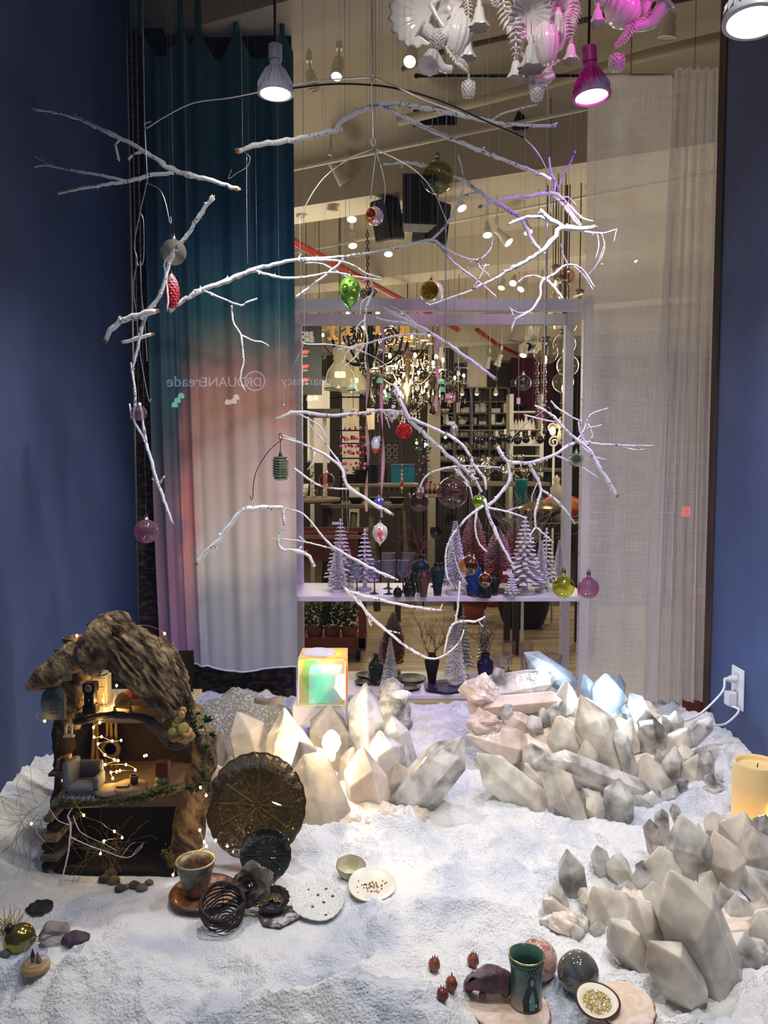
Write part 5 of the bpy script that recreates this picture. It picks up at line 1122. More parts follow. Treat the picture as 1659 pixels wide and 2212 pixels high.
branch('forked white branch highest at the left, pointing at the blue wall',2.5,[(512,408,6),(440,385,7),(375,368,8),(310,325,6.5),(240,290,6),(170,257,5),(120,243,4),(75,236,4),(45,233,3.5)],
  [[(375,373,6),(330,378,6),(270,392,5.5),(200,403,4.5),(125,418,3.5)],[(270,391,4.5),(215,378,4),(150,367,3.5),(100,357,3),(68,362,2.5)],[(118,360,2.5),(68,335,2)],[(262,300,3),(250,312,3),(253,330,3),(258,348,2.5)],[(310,327,3.5),(290,333,3.5),(277,345,4)],[(170,257,3),(160,246,3.5)],[(50,236,2.5),(40,230,2)]],caps=(0,),hang=((375,368),))
branch('white branch with raw broken top, hanging upright beside the clear left ball',2.42,[(458,428,7),(430,465,7),(405,505,7),(375,548,7),(360,590,6),(345,640,6),(320,672,7),(304,720,5),(298,752,4),(288,782,3)],
  [[(375,548,4),(357,565,3.5),(358,595,3),(363,640,3),(361,672,2.5)],[(318,674,5),(300,686,4),(288,692,3)],[(300,745,3.5),(286,800,3)]],caps=(0,),hang=((405,505),))
branch('short thick white branch stub with sawn ends below the red pinecone',2.40,[(228,735,7),(240,712,8.5),(270,690,9),(305,680,9),(338,672,8)],[[(262,695,5),(258,684,6)],[(305,682,5),(307,690,6)]],caps=(0,1),hang=((305,680),))
branch('small bare stub crossing the wires under the thick stub',2.44,[(263,739,5),(295,732,6),(328,722,5)],caps=(1,),hang=((296,732),))
branch('slender white branch hanging down along the dark rug',2.5,[(283,783,3),(290,830,4),(292,870,4),(289,905,4),(312,950,5),(325,990,5.5),(340,1040,5.5),(358,1090,5),(372,1128,4)],
  [[(302,870,3.5),(308,905,4),(316,955,4.5)],[(280,872,2.5),(284,905,3)],[(342,1042,3),(328,1034,2.5)],[(346,1044,3),(356,1028,2.5)],[(288,790,3),(296,755,3),(301,720,4)]],caps=(1,),hang=((290,830),))
branch('long white branch sweeping from the red pinecone across the teal curtain',2.62,[(365,672,7),(400,646,8),(440,625,8),(490,607,7.5),(540,585,7),(590,572,6),(645,560,5.5),(720,556,5),(790,548,4.5),(860,535,4.5),(930,518,4.5),(960,536,4),(985,550,3.5),(1030,562,3),(1058,540,2.5),(1066,500,2)],
  [[(545,583,4.5),(610,600,4),(660,598,3.5),(720,588,3),(770,598,3),(828,605,2)],[(645,563,3.5),(720,562,3.5),(760,572,3),(790,590,2.5),(825,600,2)],[(640,642,4),(680,612,4.5),(715,585,4),(742,560,4)],[(440,628,4),(480,645,3.5),(520,660,3.5),(532,654,3),(556,645,2.5)],[(500,660,3.5),(505,700,3.5),(520,722,3.5),(526,780,3),(519,820,2.5),(531,846,2)],[(520,724,3),(550,737,3),(565,738,2.5),(581,748,2)],[(930,519,4),(958,494,4),(985,450,3.5),(1002,396,3),(990,336,2)],[(945,525,4),(985,572,4),(1030,605,3.5),(1072,642,2.5)],[(1030,562,2.5),(1036,578,2.5),(1052,590,2),(1060,602,1.5)],[(1036,575,2),(1058,572,1.5)],[(1020,562,2),(1008,580,1.8),(1022,598,1.6)],[(645,560,3),(650,548,2.5)],[(660,568,3),(700,572,2.6),(770,610,2)]],dY=.12,hang=((540,585),(860,535)))
branch('arching smooth white branch at the top with a violet lit tip',2.55,[(514,326,7),(560,312,8),(640,300,8),(720,282,8.5),(740,260,8),(790,235,8),(850,224,7.5),(920,235,6.5),(1000,250,6),(1060,263,5),(1130,270,4.5),(1200,272,4)],
  [[(830,230,6),(900,266,6),(980,302,6),(1040,326,5.5),(1100,350,5.5),(1160,374,5),(1190,388,5)],[(1060,262,3),(1085,245,3),(1120,235,2.8),(1160,226,2.2)],[(1190,272,4),(1204,266,3)],[(725,282,5),(740,278,5)],[(1040,326,4),(1046,318,4)]],dY=.10,caps=(0,),hang=((805,230),))
branch('curved white branch running down behind the marbled olive ball',2.78,[(828,354,4),(880,350,4.5),(940,365,5),(1000,390,5.5),(1050,425,6),(1100,455,6),(1130,480,6),(1150,520,6.5),(1176,548,6)],[[(1042,416,4),(1015,418,3.5),(995,430,3),(985,448,3)],[(870,350,4),(868,362,4)]],hang=((1000,390),))
branch('violet lit branch with many twigs beside the sheer panel',2.70,[(1038,446,4),(1080,432,5.5),(1140,425,6),(1195,418,6),(1228,442,4.5),(1258,472,3.5),(1282,478,2.5)],
  [[(1195,416,5),(1200,395,5),(1190,372,4),(1186,340,3)],[(1205,412,4),(1215,380,3.5),(1232,350,3),(1243,325,2.5)],[(1195,420,5),(1220,448,4.5),(1240,476,4),(1254,488,4)],[(1222,440,3),(1236,462,3),(1256,486,2.4)],[(1262,500,3),(1280,503,3.5),(1308,503,3),(1334,494,2)],[(1290,505,1.8),(1294,530,1.6),(1286,560,1.3)],[(1332,496,1.8),(1326,524,1.5)],[(1300,505,1.8),(1306,535,1.5),(1294,568,1.2)],[(1208,430,3),(1226,425,2.5),(1246,445,2)]],caps=(0,),hang=((1195,418),))
branch('thick forked white branch reaching left from the sheer panel',2.60,[(1284,490,6),(1245,495,8),(1212,492,9),(1195,518,7),(1160,550,6.5),(1110,578,6),(1070,602,5),(1020,626,4),(960,648,3),(926,660,2)],
  [[(1216,494,8),(1190,476,9),(1165,454,7)],[(1186,474,6.5),(1150,468,6),(1120,476,5.5),(1095,487,4.5)],[(1020,626,2.5),(1035,600,2.2),(1050,570,2)],[(1070,600,2.5),(1090,590,2),(1130,575,2)]],caps=(0,),hang=((1212,490),))
branch('small crooked branch below the pink tinted ball at the sheer edge',2.80,[(1103,718,3.5),(1114,690,4),(1150,668,4),(1166,640,4.5),(1168,612,4.5),(1178,601,5),(1200,591,4),(1222,572,3.5),(1256,580,3),(1285,622,2)],
  [[(1178,602,4),(1150,596,3.5),(1130,600,3),(1118,612,3)],[(1180,604,5),(1200,624,5),(1216,647,4)],[(1226,572,2.5),(1216,548,2.2),(1212,526,2)],[(1240,575,2),(1262,596,2),(1282,628,1.6)],[(1112,692,2.5),(1104,668,2)],[(1140,672,2.2),(1120,676,2),(1100,664,1.6)],[(1125,680,2),(1130,690,1.8)],[(1270,595,1.5),(1290,570,1.4),(1304,532,1.2)]],hang=((1178,601),))
branch('long tapered white branch slanting down under the shelf top rail',2.92,[(1070,818,5),(1010,775,6),(960,738,6),(910,708,5.5),(860,682,5),(826,662,3.5)],
  [[(920,722,4),(880,722,3.5),(840,729,3.2),(790,742,3),(730,756,2)],[(925,722,4),(885,700,4),(850,695,3.5),(812,686,2.5)],[(790,742,2.6),(768,770,2.4),(742,795,2)],[(770,748,2.4),(750,760,2),(740,790,1.6)],[(905,708,4),(870,675,3.5),(842,660,2.6)]],caps=(0,),hang=((960,738),))
branch('drooping thin twig spray hanging beside the green drop ornament',2.85,[(800,604,3.5),(806,622,3.5),(800,642,4),(792,665,3),(788,700,2.6),(794,735,3),(788,770,3),(792,800,3)],[[(800,640,3),(782,652,2.6),(778,680,2)],[(782,606,2.5),(800,602,3)],[(790,690,2.2),(772,705,2),(770,730,1.6)]],hang=((803,612),))
branch('thick pale branch forking downward past the red textured ball',2.78,[(851,828,6),(866,868,7.5),(886,906,8),(920,940,6),(960,976,6),(1000,1010,5.5),(1026,1036,5),(1040,1062,4)],
  [[(888,904,6),(935,924,5.5),(975,944,5),(1004,966,5),(1022,1002,5),(1046,1032,5),(1050,1058,3.5)],[(1000,1010,3.5),(1018,1030,3),(1034,1034,2.5)],[(985,1000,3),(1000,1026,2.5),(1014,1044,2)]],dY=.05,hang=((886,906),))
branch('white branch reaching in from the curtain just above the copper ball',2.95,[(595,905,4),(640,890,5.5),(700,897,5.5),(760,895,5),(820,886,4),(868,889,2.5)],[[(645,894,3),(690,920,2.6),(706,950,2.2)],[(828,888,2.5),(836,905,2),(842,925,1.6)],[(835,886,2),(872,895,1.6)]],hang=((700,897),))
branch('white branch slanting down to the right under the copper ball',2.86,[(600,944,2.5),(650,957,3.5),(700,982,4.5),(736,1008,5),(748,1046,5.5),(790,1078,5.5),(846,1110,5)],[[(690,942,2.6),(712,970,3),(738,1004,3.5)],[(636,1012,4),(676,1042,4),(712,1054,3.5),(752,1056,3.5)],[(605,938,2),(640,950,2)],[(680,975,2.4),(676,1000,2),(664,1015,1.6)],[(668,915,1.8),(690,945,2)]],caps=(1,),hang=((736,1008),))
branch('thick rough white branch angling over the foot of the ombre curtain',2.60,[(425,1216,7),(450,1188,8),(475,1165,8),(500,1130,8),(522,1105,8),(560,1097,8),(612,1098,7)],
  [[(610,1100,6),(613,1130,5.5),(600,1165,5),(608,1186,5.5),(645,1190,6),(668,1202,6),(680,1224,5)],[(614,1099,2.5),(655,1110,3),(690,1150,3.2),(718,1180,3.6),(780,1215,4.5),(820,1236,4.5),(860,1253,3)],[(590,1164,2),(640,1167,2.4),(690,1178,2.6),(740,1190,2.4)],[(478,1162,5),(474,1152,4)],[(644,1188,3.5),(652,1180,3)],[(646,1158,2),(660,1170,2.4)]],caps=(0,),hang=((560,1097),))
branch('low looping white branch hanging in front of the bottom shelf',2.72,[(744,1270,5),(770,1296,5),(800,1332,5),(838,1365,4.5),(880,1398,4),(930,1423,3.5),(962,1414,3),(992,1388,2.6),(1002,1360,2)],
  [[(756,1278,5),(800,1290,5),(850,1302,4.5),(900,1312,4),(954,1318,3)],[(775,1296,4),(790,1322,4),(802,1352,3)],[(836,1362,2.6),(864,1368,2)],[(960,1414,3),(968,1372,4),(984,1344,4),(1030,1342,4),(1048,1332,3)],[(984,1346,3.5),(990,1300,3.5),(993,1256,3)],[(950,1318,2),(956,1305,1.8)],[(798,1345,2),(806,1338,1.8)],[(1034,1342,2),(1044,1354,2)]],caps=(0,),hang=((800,1290),))
branch('spreading white branch across the right shelf post',2.84,[(1075,963,6),(1094,995,5.5),(1150,998,5.5),(1200,981,5),(1244,956,5),(1300,960,3.5),(1345,962,3),(1414,963,2)],
  [[(1244,956,4),(1262,928,3.5),(1276,896,3),(1314,882,2.2)],[(1097,996,5),(1100,1036,5),(1082,1066,5),(1052,1094,4.5)],[(1142,999,4.5),(1160,1034,4.5),(1168,1058,4.5),(1156,1110,3.5),(1158,1142,3)],[(1168,1056,4),(1200,1080,3.5),(1226,1108,3),(1242,1132,2)],[(1200,983,3.5),(1250,1006,3),(1292,1032,2)],[(1340,962,2.4),(1370,972,2.2),(1396,970,1.8)],[(1250,956,3),(1280,985,2.6),(1310,992,1.8)],[(1268,925,2.4),(1300,918,2)],[(1156,1140,3),(1144,1160,2.6),(1150,1172,2)],[(1160,1140,3),(1180,1158,2.4),(1196,1172,2)],[(1164,1036,1.6),(1150,1070,1.4),(1148,1090,1.2)]],caps=(0,),hang=((1150,998),))
branch('straight white branch with a raw sawn end pointing down at the sheer panel',2.76,[(1333,1070,6),(1302,1020,6),(1268,968,6),(1232,938,4.5),(1190,895,4),(1155,876,3)],[[(1190,866,2.6),(1210,886,3),(1258,912,2.6)],[(1270,970,3),(1252,930,2.8),(1250,908,2.2)],[(1268,965,3),(1280,940,2.8),(1270,915,2.2)],[(1132,896,2),(1165,905,2.4),(1205,912,2)]],caps=(0,),hang=((1232,938),))
branch('downward fan of white twigs under the small green ball',2.80,[(1046,1078,5),(1056,1112,5.5),(1076,1160,5),(1112,1230,3.5)],[[(1044,1092,4.5),(1004,1124,4),(972,1166,3.5),(962,1212,3),(968,1252,2.6),(978,1266,2)],[(1030,1098,3.5),(1026,1140,3.2),(1036,1176,3),(1052,1192,2.5)],[(1050,1096,4),(1092,1104,3.5),(1138,1120,2.6)],[(1094,1104,2.2),(1118,1096,2)],[(975,1165,1.6),(990,1230,1.4),(1010,1262,1.2)]],hang=((1046,1080),))
branch('thin curved white twig over the big swirled ball',2.96,[(904,1062,2.6),(916,1034,3),(938,1018,3.2),(980,1008,3.4),(1030,1007,3),(1082,1010,2)],[[(982,1012,3.5),(1004,1036,3.2),(1018,1062,2.6),(1020,1078,2)]],hang=((980,1008),))
# wires of the mobile
def wire(label,Y,paths,r=1.0,mat=WIRE,up=()):
    q = P(paths[0][0][0],paths[0][0][1],Y); t = thing('mobile_wire',q,label,'wire','bent wires of the mobile')
    for p_ in paths: MB().tube(catmull([P(a,b,Y) for a,b in p_],6),S(r,Y),6).build('strand',mat,t)
    for a,b in up: e = P(a,b,Y); MB().tube([e,Vector((e.x,e.y,CZ+.44))],S(.5,Y),5).build('hanger',WIRE,t)
    return t
wire('straight main wire holding the whole mobile from the ceiling',2.50,[[(803,20),(803,100),(803,150)],[(803,150),(799,160),(803,170),(806,160),(803,150)],[(803,168),(804,240),(806,300)],[(806,296),(801,306),(806,316),(811,306),(806,296)]],1.1,WIRE,((803,25),))
wire('long arched black rod with white ends spanning the top of the mobile',2.52,[[(505,212),(560,202),(640,190),(720,182),(800,184),(870,194),(960,222),(1050,262),(1132,298)]],2.2,DWIRE,((803,182),))
wire('pale spread wire running along the black rod to the left hook',2.50,[[(800,166),(720,172),(640,182),(505,210),(420,222),(360,250),(316,278)],[(316,278),(312,268),(322,264),(326,262)],[(806,166),(860,188),(920,216),(1010,250)]],1.4,WIRE,((803,166),))
wire('left chain of hooked wires from the pale spread wire down to the stub',2.46,[[(313,280),(315,320),(318,380),(317,396),(300,470),(290,530),(296,562),(288,620),(296,690),(302,760),(320,860),(326,862)],[(318,396),(345,410),(358,440),(366,478),(370,480),(368,468)],[(303,460),(310,480),(310,560),(300,574),(296,566)],[(303,565),(306,640),(312,690),(318,780)]],1.1,WIRE,((313,282),))
wire('double swan-neck wire under the main wire, left arm with a hook',2.54,[[(806,322),(760,340),(710,375),(680,410),(658,450),(650,476),(644,474),(650,466)],[(648,476),(649,560),(650,640),(652,700),(648,725),(656,742),(720,745),(790,762),(840,795),(838,815)],[(812,322),(870,350),(910,380),(940,420),(955,455),(965,480),(962,490)],[(963,484),(963,640),(962,740),(960,800)]],1.1,WIRE,((806,320),))
wire('short grey hanger wire carrying the pink and gold ornament',2.58,[[(812,330),(820,352),(828,380),(832,410),(830,440)],[(812,330),(806,380),(800,430)]],1.0,WIRE,((812,328),))
wire('violet wire dropping from the end of the black rod',2.64,[[(1132,298),(1158,325),(1178,360),(1186,385),(1190,376)],[(1190,386),(1187,430),(1190,460)],[(1182,480),(1180,600),(1178,700),(1176,800),(1174,850)]],1.1,WIRE,((1134,299),))
wire('slim double-curved wire hanging over the golden ball with a pink tag',2.90,[[(962,800),(965,830),(985,812),(993,800),(990,792),(984,798),(1000,815),(1015,840),(1020,880),(1020,960)],[(990,795),(1010,796),(1014,815)],[(962,828),(962,868)]],1.0,WIRE,((962,802),))
wire('curved grey wire ending in a hook over the cream part of the ombre curtain',2.80,[[(606,952),(580,975),(555,1015),(547,1050),(546,1075),(542,1078),(540,1070)],[(606,952),(602,942),(606,936),(610,946),(606,952)],[(606,952),(605,985)]],.9,DWIRE,((605,942),))
wire('hooked wire dangling left of the discount sign',2.70,[[(658,740),(640,775),(626,810),(620,850),(618,872),(612,874),(612,864)]],.9,WIRE,((658,742),))
wire('loose curly wire at the raw end of the top arching branch',2.56,[[(524,326),(540,340),(534,360),(510,375),(494,386),(500,366)],[(533,334),(533,440),(535,570)]],.6,WIRE,((524,326),))
wire('long straight wire with a bottom hook before the trestle table',2.95,[[(748,1060),(750,1120),(752,1144),(748,1150),(745,1140)]],.9,WIRE,((748,1062),))
wire('pale bent wire descending left from the small pink ball',2.80,[[(1174,888),(1150,905),(1120,930),(1104,952),(1100,972),(1096,966)]],1.1,WIRE,((1174,886),))
# silk ribbons hanging behind the branches
for (px,y0,y1,lab) in [(793,760,1105,'tan silk ribbon hanging in front of the pink rack'),(826,700,1118,'dusty pink silk ribbon hanging left of the red textured ball'),(944,700,890,'short pink silk ribbon hanging beside the chandeliers')]:
    Y = 3.12; a = P(px,y0,Y); b = P(px,y1,Y); mb = MB()
    mb.grid(lambda u,v: a.lerp(b,v)+Vector(((u-.5)*.014*cos(v*9+px)+.004*sin(v*12),(u-.5)*.010*sin(v*9+px),0)),4,60); 
    t = thing('silk_ribbon',a,lab,'ribbon','silk ribbons'); mb.build('ribbon',M('ribbon_pink',(206,158,158),.5) if px != 793 else M('ribbon_tan',(186,160,136),.5),t); MB().tube([a,Vector((a.x,a.y,CZ+.44))],.0006,4).build('thread',THREAD,t)
# ------------------------------------------------------------------ glass ornaments
CAPM = M('cap_silver',(170,166,160),.25,.95,bump=.3,bscale=300); CAPD = M('cap_dark',(60,54,52),.4,.8)
def hangings(t,c,top,r,Y,cap=CAPM,thread=True,tmat=THREAD,to=None,stem=0):
    """metal cap with its loop, and the thread it hangs by"""
    h = top.z
    cp = MB().lathe([(r*.30,-r*.04),(r*.31,r*.02),(r*.26,r*.05),(r*.26,r*.26),(r*.10,r*.30),(0,r*.30)],top,12).build('cap',cap,t)
    MB().tube([top+Vector((cos(a*pi/5)*r*.14,0,r*.42+sin(a*pi/5)*r*.16)) for a in range(11)],r*.03+.0003,5).build('loop',cap,cp)
    if thread:
        b = top+Vector((0,0,r*.56)); e = P(to[0],to[1],Y) if to else Vector((b.x,b.y,CZ+.44)); MB().tube([b,e],.0004,4).build('thread',tmat,t)
def ball_orn(px,py,r_px,Y,mat,lab,to=None,cap=CAPM,sc=(1,1,1),neck=False,tmat=THREAD,name='glass_ball'):
    c = P(px,py,Y); r = S(r_px,Y); t = thing(name,c,lab,'ornament','hanging glass ornaments')
    MB().ball(c,r,32,22,sc).build('glass',mat,t); top = c+Vector((0,0,r*sc[2]*.985))
    if neck: MB().lathe([(r*.42,-r*.12),(r*.20,r*.1),(r*.17,r*.35)],top,14,cap0=False).build('neck',mat,t); top = top+Vector((0,0,r*.35))
    hangings(t,c,top,r*(.55 if r_px > 28 else .75),Y,cap,tmat=tmat,to=to)
    return t,c,r
for a in [
    (375,545,27,2.50,TG('gl_clear',(224,220,206),(140,134,118),milky=.10,refl=1.3),'clear smoky glass ball behind the upright left branch',None),
    (300,892,17,2.50,TG('gl_plum',(206,170,186),(120,80,104),milky=.10,refl=1.3),'small plum tinted glass ball on the slender left branch',None),
    (316,1148,26,2.45,TG('gl_orchid',(214,160,184),(136,80,116),milky=.14,refl=1.3),'orchid pink glass ball hanging lowest at the left by the rug',None),
    (706,1038,17,2.80,TG('gl_copper',(226,156,120),(140,74,52),refl=1.6),'copper tinted glass ball over the slanting branch',None),
    (1225,596,17,2.80,TG('gl_blush',(230,190,160),(150,100,84),refl=1.6),'blush glass ball in the twigs at the sheer panel edge',None),
    (905,1084,21,2.95,TG('gl_rose',(214,170,176),(130,84,96)),'rose glass ball with a violet tag left of the big swirled ball',None),
    (1130,827,17,3.0,TG('gl_straw',(232,206,160),(150,120,80),refl=1.5),'straw gold glass ball left of the hanging globe lamp',None),
    (1176,891,14,2.85,TG('gl_pinkl',(222,160,172),(140,80,100)),'little pink glass ball in the wires by the bead strings',None),
    (1013,1222,21,2.90,TG('gl_amber',(236,176,96),(156,100,40),refl=1.6),'amber glass ball in front of the frosted trees',None),
    (1048,1253,15,2.90,TG('gl_honey',(214,158,60),(120,78,20),refl=1.8),'smaller amber glass ball over the dark blossom vase',None),
    (1035,1084,15,2.84,M('lime_mirror',(140,186,40),.12,.8,coat=1),'lime green mirrored ball beside the big swirled ball',None),
    (1071,1022,8,3.05,TG('gl_moss',(110,140,100),(60,90,60)),'tiny moss green glass ball right of the price tag',None),
    (880,771,12,3.0,TG('gl_topaz',(236,214,150),(200,160,70),refl=1.6,milky=.15),'half gold glass ball hanging before the chandeliers',None)]:
    ball_orn(*a)
ball_orn(1217,1268,24,2.95,TG('gl_lime',(216,220,60),(150,160,20),refl=1.4),'yellow green glass ball with a long neck at the right shelf end',neck=True,cap=CAPD); ball_orn(1271,1270,23,2.95,TG('gl_mauve',(220,164,196),(150,96,130),refl=1.3),'mauve pink glass ball with a long neck right of the yellow green one',neck=True,cap=CAPD)
ball_orn(945,383,34,2.72,TG('gl_olive',(196,196,110),(90,84,30),refl=1.5,swirl=(96,84,30),milky=.75),'big marbled olive glass ball hanging above the black speakers',neck=True,name='marbled_ball')
ball_orn(978,1064,34,3.0,TG('gl_swirl',(206,190,186),(130,100,100),refl=1.3,swirl=(120,80,84),milky=.6),'biggest clear ball with mauve swirls, above the frosted trees',name='swirled_ball',cap=CAPD)
c = P(913,1058,2.94); MB().box(c,(.010,.002,.022)).build('violet_tag',M('tag_violet',(196,150,214),.6),bpy.data.objects['glass_ball.005'],smooth=False)
# reflector ornaments with a hollowed face
def reflector(px,py,r_px,Y,shell,inner,ring,lab,turn=-.6,to=None):
    c = P(px,py,Y); r = S(r_px,Y); t = thing('reflector_ornament',c,lab,'ornament','hanging glass ornaments'); ax = Vector((turn,-1,0)).normalized()
    pr = [(r*sin(a),-r*cos(a)) for a in [k*pi/20 for k in range(0,15)]]
    MB().lathe([(max(x,0),z) for x,z in pr],c,30,ax,cap0=False,cap1=False).build('shell',shell,t)
    e = pr[-1]; MB().lathe([(e[0],e[1]),(e[0]*1.03,e[1]+r*.05),(e[0]*.90,e[1]+r*.06)],c,30,ax,cap0=False,cap1=False).build('painted_band',ring,t)
    MB().lathe([(e[0]*.90,e[1]+r*.06),(e[0]*.55,e[1]-r*.40),(e[0]*.15,e[1]-r*.62),(0,e[1]-r*.62)],c,30,ax,cap0=False,cap1=False,ripple=lambda a,rr,z: 1+.10*cos(a*10)*(rr > r*.2)).build('hollow',inner,t,smooth=30)
    hangings(t,c,c+Vector((0,0,r*.97)),r*.7,Y,to=to)
GOLDR = M('gold_foil',(224,180,60),.18,.85); YBAND = M('gold_band',(222,176,70),.3,.4)
reflector(809,467,19,2.56,M('pearl_pink',(222,190,210),.12,.3,coat=1),M('red_gold_foil',(214,130,80),.2,.7,col2=(190,40,40),vscale=140),YBAND,'pearl pink ornament with a red and gold hollow before the speakers',-.9)
reflector(933,631,25,2.66,M('pearl_white',(226,220,206),.12,.3,coat=1),GOLDR,YBAND,'white and gold ornament with a ribbed golden hollow above the shelf',-.35)
reflector(1245,993,16,2.82,TG('gl_pale',(226,230,220),(150,160,140)),M('silver_foil',(190,196,190),.2,.8),M('green_band',(160,196,86),.35),'apple green banded clear ornament with a silver hollow on the right post',-.2)
reflector(884,768,9,3.02,M('pearl_gold',(226,206,150),.15,.5),GOLDR,YBAND,'small gold banded reflector ornament before the chandeliers',.8)
# drop shaped ornaments
def drop(px,py,w,h,Y,mat,lab,prof_=None,name='drop_ornament',to=None,cap=CAPM):
    c = P(px,py,Y); R_ = S(w/2,Y); H = S(h/2,Y); t = thing(name,c,lab,'ornament','hanging glass ornaments')
    p_ = prof_ or [(.0,-1.15),(.05,-1.0),(.16,-.86),(.5,-.66),(.82,-.36),(1,.02),(.98,.34),(.78,.66),(.45,.88),(.22,.98)]
    MB().lathe([(a*R_,b*H) for a,b in p_],c,30).build('glass',mat,t); hangings(t,c,c+Vector((0,0,p_[-1][1]*H)),R_*.75,Y,cap,to=to); return t,c,R_,H
t,c,R_,H = drop(756,632,46,70,2.60,M('apple_green',(120,196,60),.22,.55,coat=.8),'metallic green drop ornament painted with gold dots and flowers')
def on_drop(t,c,R_,H,u,v,r,mat,name='painted_dot'):
    rr = R_*math.sqrt(max(.05,1-(v*.95)**2)); d = Vector((u*rr,-math.sqrt(max(0,rr*rr-(u*rr)**2)),0)); p = c+d+Vector((0,0,v*H)); n = Vector((d.x,d.y,v*R_*.6)).normalized(); MB().lathe([(r,-.0015),(r*.9,.0014),(0,.0018)],p,12,n).build(name,mat,t)
for (u,v,r) in [(.30,.42,.006),(.45,-.02,.0065),(.25,-.5,.006),(-.05,.62,.005)]: on_drop(t,c,R_,H,u,v,r,YBAND)
for k in range(8): a = 2*pi*k/8; on_drop(t,c,R_,H,-.42+.22*cos(a),.18+.19*sin(a),.0034,M('petal_brown',(70,44,20),.4),'painted_petal')
on_drop(t,c,R_,H,-.42,.18,.004,YBAND)
t,c,R_,H = drop(821,1154,34,48,2.98,M('pearl_white',(226,220,206),.12,.3,coat=1),'pearl white drop ornament with a pink bird figure, tipped at the bottom')
PKP = M('hot_pink_paint',(236,60,110),.4)
for (u,v,r) in [(-.08,.52,.0042),(.10,.34,.0030),(-.05,.12,.0085),(.12,.10,.0070),(.02,-.16,.0058),(.12,-.38,.0042),(.18,-.55,.0036)]: on_drop(t,c,R_,H,u,v,r,PKP,'pink_figure')
t,c,R_,H = drop(811,962,19,36,3.02,M('frost_red_tip',(226,222,222),.3,coat=.6),'frosted white egg ornament with a red dipped tip by the pink ribbon',[(.0,-1),(.4,-.86),(.8,-.4),(1,.1),(.85,.6),(.4,.95),(.2,1)]); MB().lathe([(.002,-H*1.02),(R_*.42,-H*.88),(R_*.80,-H*.48),(R_*.84,-H*.40)],c,24,cap1=False).build('red_tip',M('red_paint',(226,78,50),.3),t)
MB().box(c+Vector((.014,-.004,H*.8)),(.012,.002,.02)).build('price_tag',M('tag_paper',(228,226,222),.8),t,smooth=False)
drop(981,932,16,40,3.0,M('mercury_silver',(196,200,196),.15,.8,bump=.5,bscale=160),'silver mercury glass cone ornament with a paper label',[(.0,-1.05),(.3,-.9),(.8,-.45),(1,.0),(.85,.5),(.4,.9),(.2,1)]); c = P(974,914,2.99); MB().box(c,(.030,.002,.013),None).build('paper_label',M('tag_paper',(228,226,222),.8),bpy.data.objects['drop_ornament.003'],smooth=False)
c = P(1018,1021,3.06); t = thing('price_tag',c,'white printed price tag hanging under the thin twig','tag'); MB().box(c,(.032,.002,.018)).build('card',M('tag_paper',(228,226,222),.8),t,smooth=False)
for k in range(9): MB().box(c+Vector((-.011+k*.0026,-.0014,0)),(.0012 if k % 2 else .0018,.0008,.006)).build('printed_bar',M('ink',(50,50,50),.8),t,smooth=False)
MB().tube([c,Vector((c.x,c.y,CZ+.44))],.0003,4).build('thread',THREAD,t)
c = P(1120,866,3.06); t = thing('price_tag',c,'white hanging tag below the straw gold ball','tag'); MB().box(c,(.014,.002,.024)).build('card',M('tag_paper',(228,226,222),.8),t,smooth=False); MB().tube([c,Vector((c.x,c.y,CZ+.44))],.0003,4).build('thread',THREAD,t)
ball_orn(848,896,12,3.02,M('pearl_white',(226,220,206),.12,.3,coat=1),'pearl ball with a blue spot over the red textured ball',name='pearl_ball'); c = P(846,898,2.999); MB().lathe([(.007,-.001),(.006,.001),(0,.0014)],c,12,(-.1,-1,0)).build('blue_spot',M('blue_paint_spot',(70,110,190),.3),bpy.data.objects['pearl_ball'])
MB().box(P(850,878,3.0),(.014,.002,.012)).build('paper_tag',M('tag_paper',(228,226,222),.8),bpy.data.objects['pearl_ball'],smooth=False)
t,c,r = ball_orn(873,931,17,2.84,M('red_foil',(206,40,40),.22,.75,bump=1.0,bscale=130),'red foil ball with embossed scrolls beneath the thick pale branch',name='embossed_ball')
em = MB(); rr_ = random.Random(3)
for k in range(46):
    d = Vector((rr_.gauss(0,1),rr_.gauss(0,1),rr_.gauss(0,1))).normalized(); u,w = frame_of(d); a0 = rr_.random()*6
    em.tube([c+(d+(u*cos(a0+j*.9)+w*sin(a0+j*.9))*(.05+.028*j)).normalized()*r*1.01 for j in range(6)],r*.035,4)
em.build('embossing',M('red_foil',(206,40,40),.22,.75),t,kind='stuff')
t,c,r = ball_orn(972,862,10,2.95,M('gold_rose',(222,180,120),.2,.6,coat=.5),'small golden ball with a pink tag before the bookcase',name='golden_ball'); MB().box(c+Vector((-.008,-.016,.010)),(.016,.002,.018)).build('pink_tag',M('tag_pink',(226,150,196),.6),t,smooth=False); MB().ball(c+Vector((.012,-.010,0)),.008,10,8,(1,.5,1.5)).build('pink_bead',M('bead_pink',(226,120,190),.3),t)
